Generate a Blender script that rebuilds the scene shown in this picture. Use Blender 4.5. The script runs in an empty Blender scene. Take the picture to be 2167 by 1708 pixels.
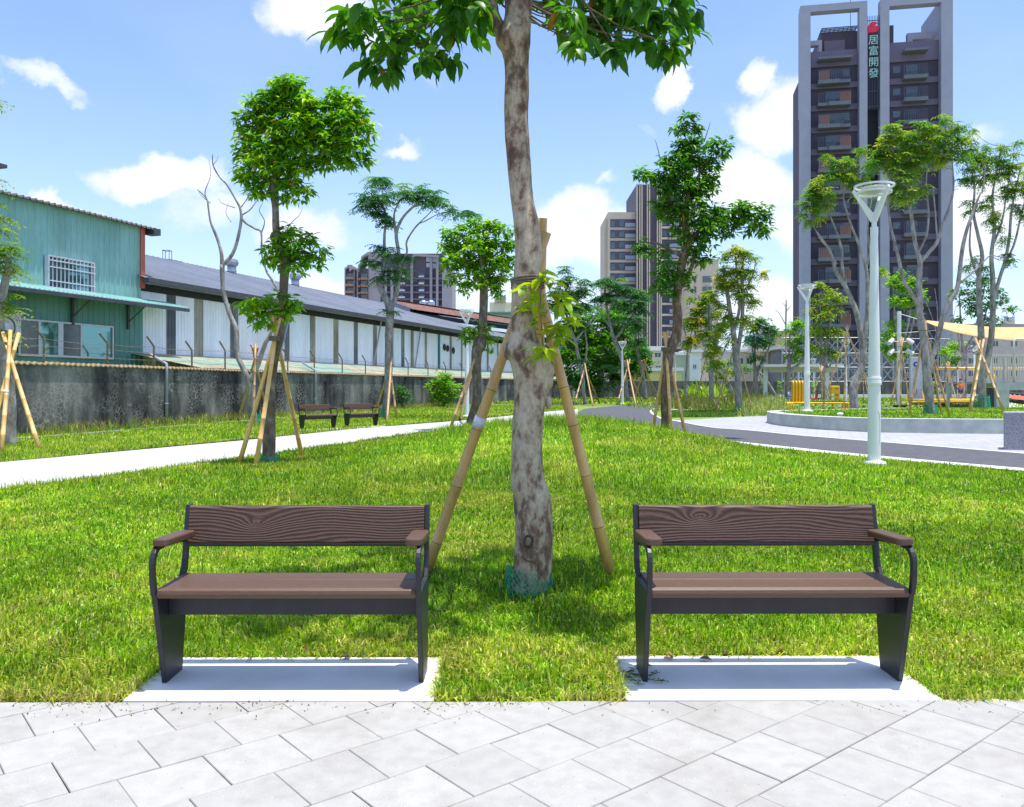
import bpy, bmesh, math, random
import numpy as np
from mathutils import Vector, Matrix, noise
from math import sin, cos, pi, radians, sqrt, atan2, atan, tan
random.seed(7)
RNG = np.random.default_rng(11)
sc = bpy.context.scene
COL = sc.collection

# ------------------------------------------------------------------ camera, sky, sun, exposure
F, CX, HY, EYE = 1770.0, 1083.5, 818.0, 1.40      # focal length / centre / horizon in units of a 2167-wide photograph
cam = bpy.data.cameras.new("camera"); camo = bpy.data.objects.new("camera", cam); COL.objects.link(camo)
camo.location = (0, 0, EYE); camo.rotation_euler = (pi/2, 0, 0)
cam.sensor_width = 36; cam.lens = 36*F/2167; cam.shift_y = -(854-HY)/2167; cam.clip_end = 3000; cam.clip_start = 0.05
sc.camera = camo
sc.view_settings.view_transform = 'Standard'; sc.view_settings.look = 'None'
sc.view_settings.exposure = 0.50; sc.view_settings.gamma = 1
SUNV = Vector((0.13, -0.05, 1)).normalized()
sun = bpy.data.lights.new("sun", 'SUN'); sun.energy = 4.2; sun.angle = radians(0.5); sun.color = (1, .96, .885)
suno = bpy.data.objects.new("sun", sun); COL.objects.link(suno)
suno.rotation_euler = SUNV.to_track_quat('Z', 'Y').to_euler(); suno.location = (0, 0, 60)

def sky():
    w = bpy.data.worlds.new("World"); sc.world = w; w.use_nodes = True
    nt = w.node_tree; N = nt.nodes; N.clear(); lk = nt.links.new
    def n(t, **k):
        x = N.new(t)
        for a, b in k.items(): setattr(x, a, b)
        return x
    def m(op, a, b=None, clamp=False):
        x = n('ShaderNodeMath', operation=op, use_clamp=clamp)
        for i, v in enumerate((a, b)):
            if v is None: continue
            if isinstance(v, (int, float)): x.inputs[i].default_value = v
            else: lk(v, x.inputs[i])
        return x.outputs[0]
    out = n('ShaderNodeOutputWorld'); bg = n('ShaderNodeBackground')
    st = n('ShaderNodeTexSky'); st.sky_type = 'NISHITA'; st.sun_disc = False
    st.sun_elevation = math.asin(SUNV.z); st.sun_rotation = atan2(SUNV.x, SUNV.y)
    st.air_density = 1.0; st.dust_density = 1.2; st.ozone_density = 1.6; st.altitude = 10
    tc = n('ShaderNodeTexCoord'); sep = n('ShaderNodeSeparateXYZ'); lk(tc.outputs['Generated'], sep.inputs[0])
    az = m('ARCTAN2', sep.outputs[0], sep.outputs[1]); el = m('ARCSINE', sep.outputs[2])
    cmb = n('ShaderNodeCombineXYZ'); lk(az, cmb.inputs[0]); lk(el, cmb.inputs[1])
    # clouds: px, py, rx, ry, strength in the photograph's units -> azimuth / elevation of the sky
    cl = [(330,362,135,52,1),(655,15,120,62,1),(125,190,70,24,.62),(135,445,85,34,.9),(430,440,90,50,.5),(640,480,130,50,.8),
          (840,335,60,22,.5),(1215,480,130,78,1),(1290,520,90,60,.9),(1650,250,95,110,.95),(1585,160,50,45,.95),(1590,410,130,85,1),
          (1440,185,34,58,.75),(1280,400,52,20,.6),(1660,640,120,60,.8),(1700,480,80,70,.8),(2120,470,140,110,.85),(690,610,90,36,.8),
          (1400,300,50,20,.45),(880,150,60,40,.35),(770,100,60,50,.5),(1100,610,200,50,.7),(2100,290,60,25,.5),
          (-500,300,300,100,1),(2700,200,250,120,1),(2600,-400,300,160,.9),(-300,-500,320,150,.9),(1300,-700,320,160,.8)]
    dn = n('ShaderNodeTexNoise'); dn.inputs['Scale'].default_value = 7; dn.inputs['Detail'].default_value = 7; dn.inputs['Roughness'].default_value = .6; lk(tc.outputs['Generated'], dn.inputs['Vector'])
    dv = n('ShaderNodeVectorMath', operation='SUBTRACT'); lk(dn.outputs['Color'], dv.inputs[0]); dv.inputs[1].default_value = (.5, .5, .5)
    ds = n('ShaderNodeVectorMath', operation='MULTIPLY'); lk(dv.outputs[0], ds.inputs[0]); ds.inputs[1].default_value = (.17, .13, 0)
    da = n('ShaderNodeVectorMath', operation='ADD'); lk(cmb.outputs[0], da.inputs[0]); lk(ds.outputs[0], da.inputs[1]); cmb = da
    cur = None
    for px, py, rx, ry, s in cl:
        a = atan((px-CX)/F); e = atan((HY-py)/F*cos(a))
        v = n('ShaderNodeVectorMath', operation='SUBTRACT'); lk(cmb.outputs[0], v.inputs[0]); v.inputs[1].default_value = (a, e, 0)
        v2 = n('ShaderNodeVectorMath', operation='MULTIPLY'); lk(v.outputs[0], v2.inputs[0])
        v2.inputs[1].default_value = (F/rx/1.0, F/ry/1.0, 0)
        d = n('ShaderNodeVectorMath', operation='DOT_PRODUCT'); lk(v2.outputs[0], d.inputs[0]); lk(v2.outputs[0], d.inputs[1])
        q = m('SUBTRACT', 1.0, m('MULTIPLY', d.outputs['Value'], .9)); q = m('MULTIPLY', m('MAXIMUM', q, 0), s)
        cur = q if cur is None else m('MAXIMUM', cur, q)
    nz = n('ShaderNodeTexNoise'); nz.inputs['Scale'].default_value = 11; nz.inputs['Detail'].default_value = 9; nz.inputs['Roughness'].default_value = .58
    mp = n('ShaderNodeMapping'); mp.inputs['Scale'].default_value = (1, 1, 1.5); lk(tc.outputs['Generated'], mp.inputs[0]); lk(mp.outputs[0], nz.inputs['Vector'])
    dens = m('ADD', m('MULTIPLY', cur, 1.25), m('MULTIPLY', m('SUBTRACT', nz.outputs[0], .5), 1.5))
    mr = n('ShaderNodeMapRange'); mr.interpolation_type = 'SMOOTHSTEP'; lk(dens, mr.inputs[0]); mr.inputs[1].default_value = .08; mr.inputs[2].default_value = .95
    # only where some cloud stands
    mr2 = n('ShaderNodeMapRange'); lk(cur, mr2.inputs[0]); mr2.inputs[1].default_value = 0.0; mr2.inputs[2].default_value = .35
    mask = m('MULTIPLY', mr.outputs[0], mr2.outputs[0], True)
    # thin veil
    nz3 = n('ShaderNodeTexNoise'); nz3.inputs['Scale'].default_value = 4; nz3.inputs['Detail'].default_value = 6; lk(mp.outputs[0], nz3.inputs['Vector'])
    mr3 = n('ShaderNodeMapRange'); lk(nz3.outputs[0], mr3.inputs[0]); mr3.inputs[1].default_value = .45; mr3.inputs[2].default_value = .8; mr3.inputs[4].default_value = .14
    lowm = n('ShaderNodeMapRange'); lk(el, lowm.inputs[0]); lowm.inputs[1].default_value = .42; lowm.inputs[2].default_value = 0.0; lowm.inputs[3].default_value = 0; lowm.inputs[4].default_value = .75
    veil = m('MAXIMUM', mr3.outputs[0], m('MULTIPLY', lowm.outputs[0], lowm.outputs[0]))
    # colours
    nz2 = n('ShaderNodeTexNoise'); nz2.inputs['Scale'].default_value = 16; nz2.inputs['Detail'].default_value = 5; lk(mp.outputs[0], nz2.inputs['Vector'])
    cc = n('ShaderNodeMix', data_type='RGBA'); lk(nz2.outputs[0], cc.inputs[0]); cc.inputs[6].default_value = (4.7, 5.1, 6.2, 1); cc.inputs[7].default_value = (6.6, 6.7, 6.9, 1)
    tint = n('ShaderNodeMix', data_type='RGBA', blend_type='MULTIPLY'); tint.inputs[0].default_value = 1; lk(st.outputs[0], tint.inputs[6]); tint.inputs[7].default_value = (SKT[0], SKT[1], SKT[2], 1)
    va = n('ShaderNodeMix', data_type='RGBA'); lk(veil, va.inputs[0]); lk(tint.outputs[2], va.inputs[6]); va.inputs[7].default_value = (5.1, 5.95, 7.5, 1)
    mx = n('ShaderNodeMix', data_type='RGBA'); lk(mask, mx.inputs[0]); lk(va.outputs[2], mx.inputs[6]); lk(cc.outputs[2], mx.inputs[7])
    lk(mx.outputs[2], bg.inputs[0]); bg.inputs[1].default_value = 0.13; lk(bg.outputs[0], out.inputs[0])
SKT = (1.16, 1.24, 1.47)
sky()

# ------------------------------------------------------------------ geometry of the place
def P(px, py, d): return Vector(((px-CX)/F*d, d, EYE-(py-HY)/F*d))
def G(px, py, z=0.0):
    d = (EYE-z)*F/(py-HY); return Vector(((px-CX)/F*d, d, z))
def S(px, d): return px/F*d
def crop(x0, y0, s): return lambda cx, cy: ((x0+cx*s)/1.8903, (y0+cy*s)/1.8903)
def conv(l): return [(x*.9333, y*1.0325) for x, y in l]

PATH_NEAR = [G(-250,1065),G(0,1037),G(200,1012),G(400,985),G(640,952),G(900,915),G(1000,905),G(1120,893),G(1225,884)]
PATH_FAR = [G(-250,1003),G(0,980),G(515,933),G(755,908),G(987,890),G(1156,872),G(1222,866)]
ROAD_NEAR = [Vector((a,b,0)) for a,b in conv([(14.5,6.5),(11.2,10.8),(9.2,13.6),(7.76,16.1),(6.7,18.5),(5.6,21.5),(4.9,24.5),(4.4,28),(3.9,32)])]+[PATH_NEAR[-1]]
ROAD_FAR = [Vector((a,b,0)) for a,b in conv([(17.5,8.3),(13.5,13.2),(11.3,16.7),(9.8,20.3),(8.7,22.9),(8.0,25.5),(7.2,27.3),(7.0,32.4)])]+[G(1396,886),G(1376,869),G(1420,861),G(1520,856)]
def seg_dist(x, y, poly):
    d = np.full(np.shape(x), 1e9)
    for a, b in zip(poly[:-1], poly[1:]):
        vx, vy = b[0]-a[0], b[1]-a[1]; t = np.clip(((x-a[0])*vx+(y-a[1])*vy)/(vx*vx+vy*vy), 0, 1)
        d = np.minimum(d, np.hypot(x-a[0]-t*vx, y-a[1]-t*vy))
    return d
def inpoly(x, y, poly):
    c = np.zeros(np.shape(x), bool); n = len(poly)
    for i in range(n):
        a, b = poly[i], poly[(i+1) % n]
        if a[1] == b[1]: continue
        k = ((a[1] > y) != (b[1] > y)) & (x < (b[0]-a[0])*(y-a[1])/(b[1]-a[1])+a[0]); c ^= k
    return c
LAWN = [(-18,3.70)]+[(v.x,v.y) for v in PATH_NEAR]+[(v.x,v.y) for v in ROAD_NEAR[::-1][1:]]+[(22,3.66)]
def sst(a, b, t):
    t = np.clip((t-a)/(b-a), 0, 1); return t*t*(3-2*t)
def HZ(x, y):
    x = np.asarray(x, float); y = np.asarray(y, float)
    dl = seg_dist(x, y, PATH_NEAR); dr = seg_dist(x, y, ROAD_NEAR)
    z = .46*sst(0.1, 4.2, dl)*sst(0, 1, (dr-(1.5-.9*sst(15, 19, y)))/2.3)*np.exp(-((y-22.5)/5.8)**2/2)*np.exp(-(np.minimum(x+1,0)/4)**2)
    z = z*inpoly(x, y, LAWN)
    z = z+.10*np.exp(-((x-.4)/1.8)**2-((y-6.0)/1.3)**2)*inpoly(x, y, LAWN)*sst(0,1,y-4.6)
    return z
def hz(x, y): return float(HZ(np.array([x]), np.array([y]))[0])

# ------------------------------------------------------------------ helpers: things, parts, mesh builder
ORG = {}
def tag(o, label=None, cat=None, group=None, kind=None):
    if label: o['label'] = label
    if cat: o['category'] = cat
    if group: o['group'] = group
    if kind: o['kind'] = kind
    return o
def empty(name, loc, label, cat, group=None):
    o = bpy.data.objects.new(name, None); COL.objects.link(o); o.location = loc; o.empty_display_size = .2
    ORG[o.name] = Vector(loc); return tag(o, label, cat, group)
def org(o):
    while o is not None:
        if o.name in ORG: return ORG[o.name]
        o = o.parent
    return Vector((0,0,0))
class MB:
    def __init__(s, mat=None): s.v = []; s.f = []; s.m = mat
    def pt(s, p):
        p = Vector(p); s.v.append(s.m @ p if s.m else p); return len(s.v)-1
    def face(s, *pts): s.f.append([s.pt(p) for p in pts])
    def box(s, x0, x1, y0, y1, z0, z1):
        i = [s.pt(p) for p in ((x0,y0,z0),(x1,y0,z0),(x1,y1,z0),(x0,y1,z0),(x0,y0,z1),(x1,y0,z1),(x1,y1,z1),(x0,y1,z1))]
        for q in ((3,2,1,0),(4,5,6,7),(0,1,5,4),(1,2,6,5),(2,3,7,6),(3,0,4,7)): s.f.append([i[k] for k in q])
    def prism(s, poly, h, axis='z', a=0.0):
        n = len(poly)
        mk = {'z': lambda p, t: (p[0], p[1], t), 'x': lambda p, t: (t, p[0], p[1]), 'y': lambda p, t: (p[0], t, p[1])}[axis]
        A = [s.pt(mk(p, a)) for p in poly]; B = [s.pt(mk(p, a+h)) for p in poly]
        s.f.append(A[::-1]); s.f.append(B)
        for k in range(n): s.f.append([A[k], A[(k+1)%n], B[(k+1)%n], B[k]])
    def tube(s, pts, rad, seg=10, cap=True, flat=1.0, wob=0.0, wf=3.0):
        pts = [Vector(p) for p in pts]; n = len(pts)
        if isinstance(rad, (int, float)): rad = [rad]*n
        ref = None; rings = []
        for i in range(n):
            t = (pts[min(i+1,n-1)]-pts[max(i-1,0)]).normalized()
            if ref is None:
                ref = Vector((1,0,0)) if abs(t.x) < .8 else Vector((0,1,0))
            a = (ref-t*ref.dot(t)).normalized(); b = t.cross(a); ref = a
            ring = []
            for k in range(seg):
                an = 2*pi*k/seg; r = rad[i]
                q = pts[i]+a*cos(an)*r+b*sin(an)*r*flat
                if wob: r2 = r*(1+wob*noise.noise(q*wf)); q = pts[i]+a*cos(an)*r2+b*sin(an)*r2*flat
                ring.append(s.pt(q))
            rings.append(ring)
        for i in range(n-1):
            for k in range(seg): s.f.append([rings[i][k], rings[i][(k+1)%seg], rings[i+1][(k+1)%seg], rings[i+1][k]])
        if cap: s.f.append(rings[0][::-1]); s.f.append(rings[-1])
    def lathe(s, prof, c=(0,0,0), seg=24):
        rings = [[s.pt((c[0]+r*cos(2*pi*k/seg), c[1]+r*sin(2*pi*k/seg), c[2]+z)) for k in range(seg)] for r, z in prof]
        for a, b in zip(rings[:-1], rings[1:]):
            for k in range(seg): s.f.append([a[k], a[(k+1)%seg], b[(k+1)%seg], b[k]])
        s.f.append(rings[0][::-1]); s.f.append(rings[-1])
    def blob(s, c, r, seg=10, rings=6, nz=0.0):
        c = Vector(c); r = Vector(r) if not isinstance(r, (int,float)) else Vector((r,r,r)); R = []
        for i in range(1, rings):
            th = pi*i/rings; R.append([])
            for k in range(seg):
                ph = 2*pi*k/seg; d = Vector((sin(th)*cos(ph), sin(th)*sin(ph), cos(th)))
                kk = 1+nz*noise.noise(d*1.7+c)
                R[-1].append(s.pt(c+Vector((d.x*r.x, d.y*r.y, d.z*r.z))*kk))
        t = s.pt(c+Vector((0,0,r.z))); b = s.pt(c-Vector((0,0,r.z)))
        for k in range(seg):
            s.f.append([t, R[0][k], R[0][(k+1)%seg]]); s.f.append([b, R[-1][(k+1)%seg], R[-1][k]])
        for i in range(len(R)-1):
            for k in range(seg): s.f.append([R[i][k], R[i+1][k], R[i+1][(k+1)%seg], R[i][(k+1)%seg]])
    def build(s, name, mat, parent=None, smooth=False, bevel=0, label=None):
        o_ = org(parent) if parent is not None else Vector((0,0,0))
        me = bpy.data.meshes.new(name); me.from_pydata([tuple(v-o_) for v in s.v], [], s.f); me.update()
        me.materials.append(mat)
        if smooth: me.shade_smooth()
        o = bpy.data.objects.new(name, me); COL.objects.link(o); o.parent = parent
        if bevel:
            b = o.modifiers.new("bevel", 'BEVEL'); b.width = bevel; b.segments = 2; b.limit_method = 'ANGLE'
        if label: o['label'] = label
        return o
def np_mesh(name, V, faces, mat, parent=None, col=None, smooth=False):
    """faces: list of (n,k) index arrays"""
    o_ = org(parent) if parent is not None else Vector((0,0,0))
    me = bpy.data.meshes.new(name); V = np.asarray(V, np.float32)-np.array(o_, np.float32)
    me.vertices.add(len(V)); me.vertices.foreach_set('co', V.ravel())
    idx = np.concatenate([f.ravel() for f in faces]).astype(np.int32)
    tot = np.concatenate([np.full(len(f), f.shape[1]) for f in faces]).astype(np.int32)
    st = np.concatenate([[0], np.cumsum(tot)[:-1]]).astype(np.int32)
    me.loops.add(len(idx)); me.loops.foreach_set('vertex_index', idx)
    me.polygons.add(len(tot)); me.polygons.foreach_set('loop_start', st)
    try: me.polygons.foreach_set('loop_total', tot)
    except Exception: pass
    if col is not None:
        a = me.color_attributes.new('Col', 'FLOAT_COLOR', 'POINT')
        c = np.ones((len(V), 4), np.float32); c[:, :3] = col; a.data.foreach_set('color', c.ravel())
    me.update(calc_edges=True); me.validate()
    if smooth: me.shade_smooth()
    me.materials.append(mat)
    o = bpy.data.objects.new(name, me); COL.objects.link(o); o.parent = parent
    return o
def copy_tree(o, parent=None):
    c = o.copy(); COL.objects.link(c); c.parent = parent
    for ch in [x for x in bpy.data.objects if x.parent == o and x != c]: copy_tree(ch, c)
    return c
def smoothpath(pts, k=4):
    pts = [Vector(p) for p in pts]
    if len(pts) < 3: return pts
    out = []
    for i in range(len(pts)-1):
        p0 = pts[max(i-1,0)]; p1 = pts[i]; p2 = pts[i+1]; p3 = pts[min(i+2,len(pts)-1)]
        for j in range(k):
            t = j/k
            out.append(.5*((2*p1)+(p2-p0)*t+(2*p0-5*p1+4*p2-p3)*t*t+(3*p1-p0-3*p2+p3)*t*t*t))
    out.append(pts[-1]); return out

# ------------------------------------------------------------------ materials
def nodes(name):
    m = bpy.data.materials.new(name); m.use_nodes = True
    nt = m.node_tree; b = nt.nodes['Principled BSDF']; return m, nt, b
def tex(nt, kind, scale=5, detail=4, vec=(1,1,1), coord='Object', rot=(0,0,0), **kw):
    tc = nt.nodes.new('ShaderNodeTexCoord'); mp = nt.nodes.new('ShaderNodeMapping'); t = nt.nodes.new('ShaderNodeTex'+kind)
    nt.links.new(tc.outputs[coord], mp.inputs[0]); mp.inputs['Scale'].default_value = vec; mp.inputs['Rotation'].default_value = rot
    nt.links.new(mp.outputs[0], t.inputs['Vector']); t.inputs['Scale'].default_value = scale
    if 'Detail' in t.inputs and detail is not None: t.inputs['Detail'].default_value = detail
    for k, v in kw.items():
        if k in t.inputs: t.inputs[k].default_value = v
        else: setattr(t, k, v)
    return t
def ramp(nt, src, stops):
    r = nt.nodes.new('ShaderNodeValToRGB'); nt.links.new(src, r.inputs[0]); e = r.color_ramp.elements
    while len(e) < len(stops): e.new(.5)
    for x, (p, c) in zip(e, stops):
        x.position = p; x.color = (c[0], c[1], c[2], 1) if hasattr(c, '__len__') else (c, c, c, 1)
    return r.outputs[0]
def mixc(nt, fac, a, b, mode='MIX'):
    x = nt.nodes.new('ShaderNodeMix'); x.data_type = 'RGBA'; x.blend_type = mode
    for i, v in ((0, fac), (6, a), (7, b)):
        if isinstance(v, (int, float)): x.inputs[i].default_value = v
        elif isinstance(v, tuple): x.inputs[i].default_value = (*v[:3], 1)
        else: nt.links.new(v, x.inputs[i])
    return x.outputs[2]
def bump(nt, b, h, strength=.3, dist=.01):
    bp = nt.nodes.new('ShaderNodeBump'); nt.links.new(h, bp.inputs['Height']); bp.inputs['Strength'].default_value = strength
    bp.inputs['Distance'].default_value = dist; nt.links.new(bp.outputs[0], b.inputs['Normal'])
def M(name, c1, c2=None, rough=.6, scale=6, detail=5, vec=(1,1,1), metal=0, bmp=0, bdist=.005, spec=.5, lo=.35, hi=.65):
    m, nt, b = nodes(name); b.inputs['Roughness'].default_value = rough; b.inputs['Metallic'].default_value = metal
    b.inputs['Specular IOR Level'].default_value = spec
    if c2 is None: c2 = tuple(x*.82 for x in c1)
    t = tex(nt, 'Noise', scale, detail, vec); nt.links.new(ramp(nt, t.outputs[0], [(lo, c1), (hi, c2)]), b.inputs['Base Color'])
    if bmp: bump(nt, b, t.outputs[0], bmp, bdist)
    return m
def leafmat(name, rough=.40, trans=.42, tint=(1,1,1)):
    m, nt, b = nodes(name); a = nt.nodes.new('ShaderNodeAttribute'); a.attribute_name = 'Col'
    c = mixc(nt, 1.0, a.outputs['Color'], tuple(tint), 'MULTIPLY')
    nt.links.new(c, b.inputs['Base Color']); b.inputs['Roughness'].default_value = rough; b.inputs['Specular IOR Level'].default_value = .35
    tr = nt.nodes.new('ShaderNodeBsdfTranslucent'); c2 = mixc(nt, 1.0, c, (1.5, 1.65, .6), 'MULTIPLY'); nt.links.new(c2, tr.inputs[0])
    mx = nt.nodes.new('ShaderNodeMixShader'); mx.inputs[0].default_value = trans
    nt.links.new(b.outputs[0], mx.inputs[1]); nt.links.new(tr.outputs[0], mx.inputs[2])
    nt.links.new(mx.outputs[0], nt.nodes['Material Output'].inputs[0]); return m
def glass(name, tintc=(.9,.97,.95), alpha=.25):
    m, nt, b = nodes(name); b.inputs['Base Color'].default_value = (*tintc, 1); b.inputs['Roughness'].default_value = .05
    b.inputs['Alpha'].default_value = alpha; return m

m_leaf = leafmat('leaf'); m_leaf_young = leafmat('young_leaf', trans=.45); m_grass = leafmat('grass_blade', rough=.38, trans=.38)
def mk_ground(name, stops, sc1=2.2, sc2=60, bm=.6):
    m, nt, b = nodes(name); b.inputs['Roughness'].default_value = .9
    t = tex(nt, 'Noise', sc1, 6); t2 = tex(nt, 'Noise', sc2, 5)
    c = mixc(nt, .55, ramp(nt, t.outputs[0], stops), ramp(nt, t2.outputs[0], stops)); nt.links.new(c, b.inputs['Base Color']); bump(nt, b, t2.outputs[0], bm, .03); return m
m_lawn = mk_ground('lawn_ground', [(.3,(.10,.17,.012)),(.5,(.17,.27,.018)),(.62,(.25,.32,.03)),(.75,(.28,.27,.08))])
m_far = mk_ground('far_ground', [(.3,(.09,.15,.03)),(.55,(.14,.20,.04)),(.75,(.20,.20,.07))], 1.2, 20)
def mk_concrete(name, c1, c2, speck=.5, s=9, bm=.15):
    m, nt, b = nodes(name); b.inputs['Roughness'].default_value = .85; b.inputs['Specular IOR Level'].default_value = .25
    a = tex(nt, 'Noise', s, 8); f = tex(nt, 'Noise', 260, 3); g = tex(nt, 'Noise', 1.3, 5)
    c = ramp(nt, a.outputs[0], [(.35, c1), (.68, c2)]); c = mixc(nt, speck, c, ramp(nt, f.outputs[0], [(.33, .72), (.5, 1.0), (.7, 1.12)]), 'MULTIPLY')
    c = mixc(nt, .6, c, ramp(nt, g.outputs[0], [(.35, .86), (.6, 1.0)]), 'MULTIPLY')
    nt.links.new(c, b.inputs['Base Color']); bump(nt, b, f.outputs[0], bm, .002); return m
m_pad = mk_concrete('pad_concrete', (.76,.745,.69), (.68,.665,.62), .35, 4)
m_path = mk_concrete('path_concrete', (.50,.485,.45), (.43,.42,.39), .35, 3)
m_conc = mk_concrete('grey_concrete', (.52,.55,.50), (.38,.41,.38), .4, 2.5)
m_granite = mk_concrete('speckled_granite', (.42,.41,.42), (.20,.20,.22), .9, 40)
def mk_paver():
    m, nt, b = nodes('paver'); b.inputs['Roughness'].default_value = .88; b.inputs['Specular IOR Level'].default_value = .25
    a = nt.nodes.new('ShaderNodeAttribute'); a.attribute_name = 'Col'
    n1 = tex(nt, 'Noise', 14, 8); n2 = tex(nt, 'Noise', 420, 2); v = tex(nt, 'Voronoi', 45, None)
    c = mixc(nt, .8, a.outputs['Color'], ramp(nt, n1.outputs[0], [(.3, .88), (.62, 1.03)]), 'MULTIPLY')
    c = mixc(nt, .7, c, ramp(nt, n2.outputs[0], [(.3, .74), (.5, 1.0), (.7, 1.1)]), 'MULTIPLY')
    c = mixc(nt, ramp(nt, v.outputs['Distance'], [(.03, 1.0), (.08, 0.0)]), c, (.85,.85,.82))
    n3 = tex(nt, 'Noise', 2.1, 7, Roughness=.65); c = mixc(nt, .9, c, ramp(nt, n3.outputs[0], [(.34, (.88,.865,.84)), (.50, (1.01,1.01,1.0))]), 'MULTIPLY'); v2 = tex(nt, 'Voronoi', 17, None); c = mixc(nt, ramp(nt, v2.outputs['Distance'], [(.03, .55), (.07, 0.0)]), c, (.10,.075,.05))
    nt.links.new(c, b.inputs['Base Color']); bump(nt, b, n2.outputs[0], .25, .002); return m
m_paver = mk_paver()
m_soilstrip = M('bare_soil', (.10,.065,.04), (.20,.14,.09), .95, 30, bmp=.6)
m_joint = M('joint_sand', (.16,.12,.08), (.06,.045,.035), .95, 60)
m_asph = mk_concrete('asphalt', (.115,.115,.125), (.085,.085,.095), .8, 5)
m_white = M('white_paint', (.80,.80,.78), (.70,.71,.70), .5, 8)
m_lamp = M('lamp_paint', (.86,.85,.81), (.82,.81,.77), .35, 3)
m_frame = M('charcoal_metal', (.013,.015,.019), (.020,.022,.027), .42, 14, bmp=.05)
m_bolt = M('steel_bolt', (.5,.5,.5), (.35,.35,.35), .35, 20, metal=.9)
def mk_wood(name, ox, knot):
    m, nt, b = nodes(name); b.inputs['Roughness'].default_value = .55
    tc = nt.nodes.new('ShaderNodeTexCoord'); mp = nt.nodes.new('ShaderNodeMapping'); nt.links.new(tc.outputs['Object'], mp.inputs[0])
    mp.inputs['Location'].default_value = (ox, 0, 0); mp.inputs['Scale'].default_value = (.8, 1, 3.2)
    n1 = nt.nodes.new('ShaderNodeTexNoise'); n1.inputs['Scale'].default_value = 1.9; n1.inputs['Detail'].default_value = 1.2; n1.inputs['Roughness'].default_value = .4
    nt.links.new(mp.outputs[0], n1.inputs['Vector'])
    def mt(op, a, bb):
        x = nt.nodes.new('ShaderNodeMath'); x.operation = op
        for i, v in enumerate((a, bb)):
            if v is None: continue
            if isinstance(v, (int, float)): x.inputs[i].default_value = v
            else: nt.links.new(v, x.inputs[i])
        return x.outputs[0]
    n2 = nt.nodes.new('ShaderNodeTexNoise'); n2.inputs['Scale'].default_value = 30; n2.inputs['Detail'].default_value = 3; nt.links.new(mp.outputs[0], n2.inputs['Vector'])
    sp = nt.nodes.new('ShaderNodeSeparateXYZ'); nt.links.new(tc.outputs['Object'], sp.inputs[0])
    vd = nt.nodes.new('ShaderNodeVectorMath'); vd.operation = 'DISTANCE'
    mp2 = nt.nodes.new('ShaderNodeMapping'); nt.links.new(tc.outputs['Object'], mp2.inputs[0]); mp2.inputs['Scale'].default_value = (.55, 0, 1.4)
    nt.links.new(mp2.outputs[0], vd.inputs[0]); vd.inputs[1].default_value = (knot[0]*.55, 0, knot[1]*1.4)
    kn = mt('MULTIPLY', mt('POWER', 2.718, mt('MULTIPLY', vd.outputs['Value'], -16)), .62)
    ph = mt('ADD', mt('ADD', mt('MULTIPLY', mt('ADD', n1.outputs[0], kn), 66), mt('MULTIPLY', mt('SUBTRACT', sp.outputs[2], .7), 430)), mt('MULTIPLY', n2.outputs[0], 2.6))
    sn = mt('SINE', ph, None)
    s2 = mt('ADD', mt('MULTIPLY', sn, .5), .5)
    c = ramp(nt, s2, [(.0, (.048,.022,.012)), (.35, (.080,.038,.022)), (.8, (.098,.048,.028)), (1.0, (.15,.084,.052))])
    nt.links.new(c, b.inputs['Base Color']); bump(nt, b, s2, .5, .003); return m
m_woodA = mk_wood('grained_board_swirl', .3, (-.25, .70)); m_woodB = mk_wood('grained_board_knot', 4.1, (-.28, .73))
m_seat = M('seat_board', (.116,.060,.033), (.090,.046,.025), .5, 26, 6, (1,7,7), bmp=.25, bdist=.0015)
m_bamboo = None
def mk_bamboo():
    m, nt, b = nodes('bamboo'); b.inputs['Roughness'].default_value = .42
    a = nt.nodes.new('ShaderNodeAttribute'); a.attribute_name = 'Col'; t = tex(nt, 'Noise', 12, 6, (1,1,.35)); t2 = tex(nt, 'Noise', 70, 3, (1,1,.4))
    c = mixc(nt, .9, a.outputs['Color'], ramp(nt, t.outputs[0], [(.3, (.78,.74,.66)), (.6, (1.05,1.02,.98))]), 'MULTIPLY')
    c = mixc(nt, ramp(nt, t2.outputs[0], [(.62, 0.0), (.74, .55)]), c, (.16,.11,.05)); nt.links.new(c, b.inputs['Base Color']); return m
m_bamboo = mk_bamboo()
m_rope = M('hemp_rope', (.22,.18,.11), (.12,.10,.06), .9, 60, bmp=.4)
m_tag = M('paper_tag', (.75,.75,.78), (.6,.6,.65), .6, 40)
def M_(nt, op, a, b):
    x = nt.nodes.new('ShaderNodeMath'); x.operation = op
    for i, v in enumerate((a, b)):
        if isinstance(v, (int, float)): x.inputs[i].default_value = v
        else: nt.links.new(v, x.inputs[i])
    return x.outputs[0]
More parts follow.
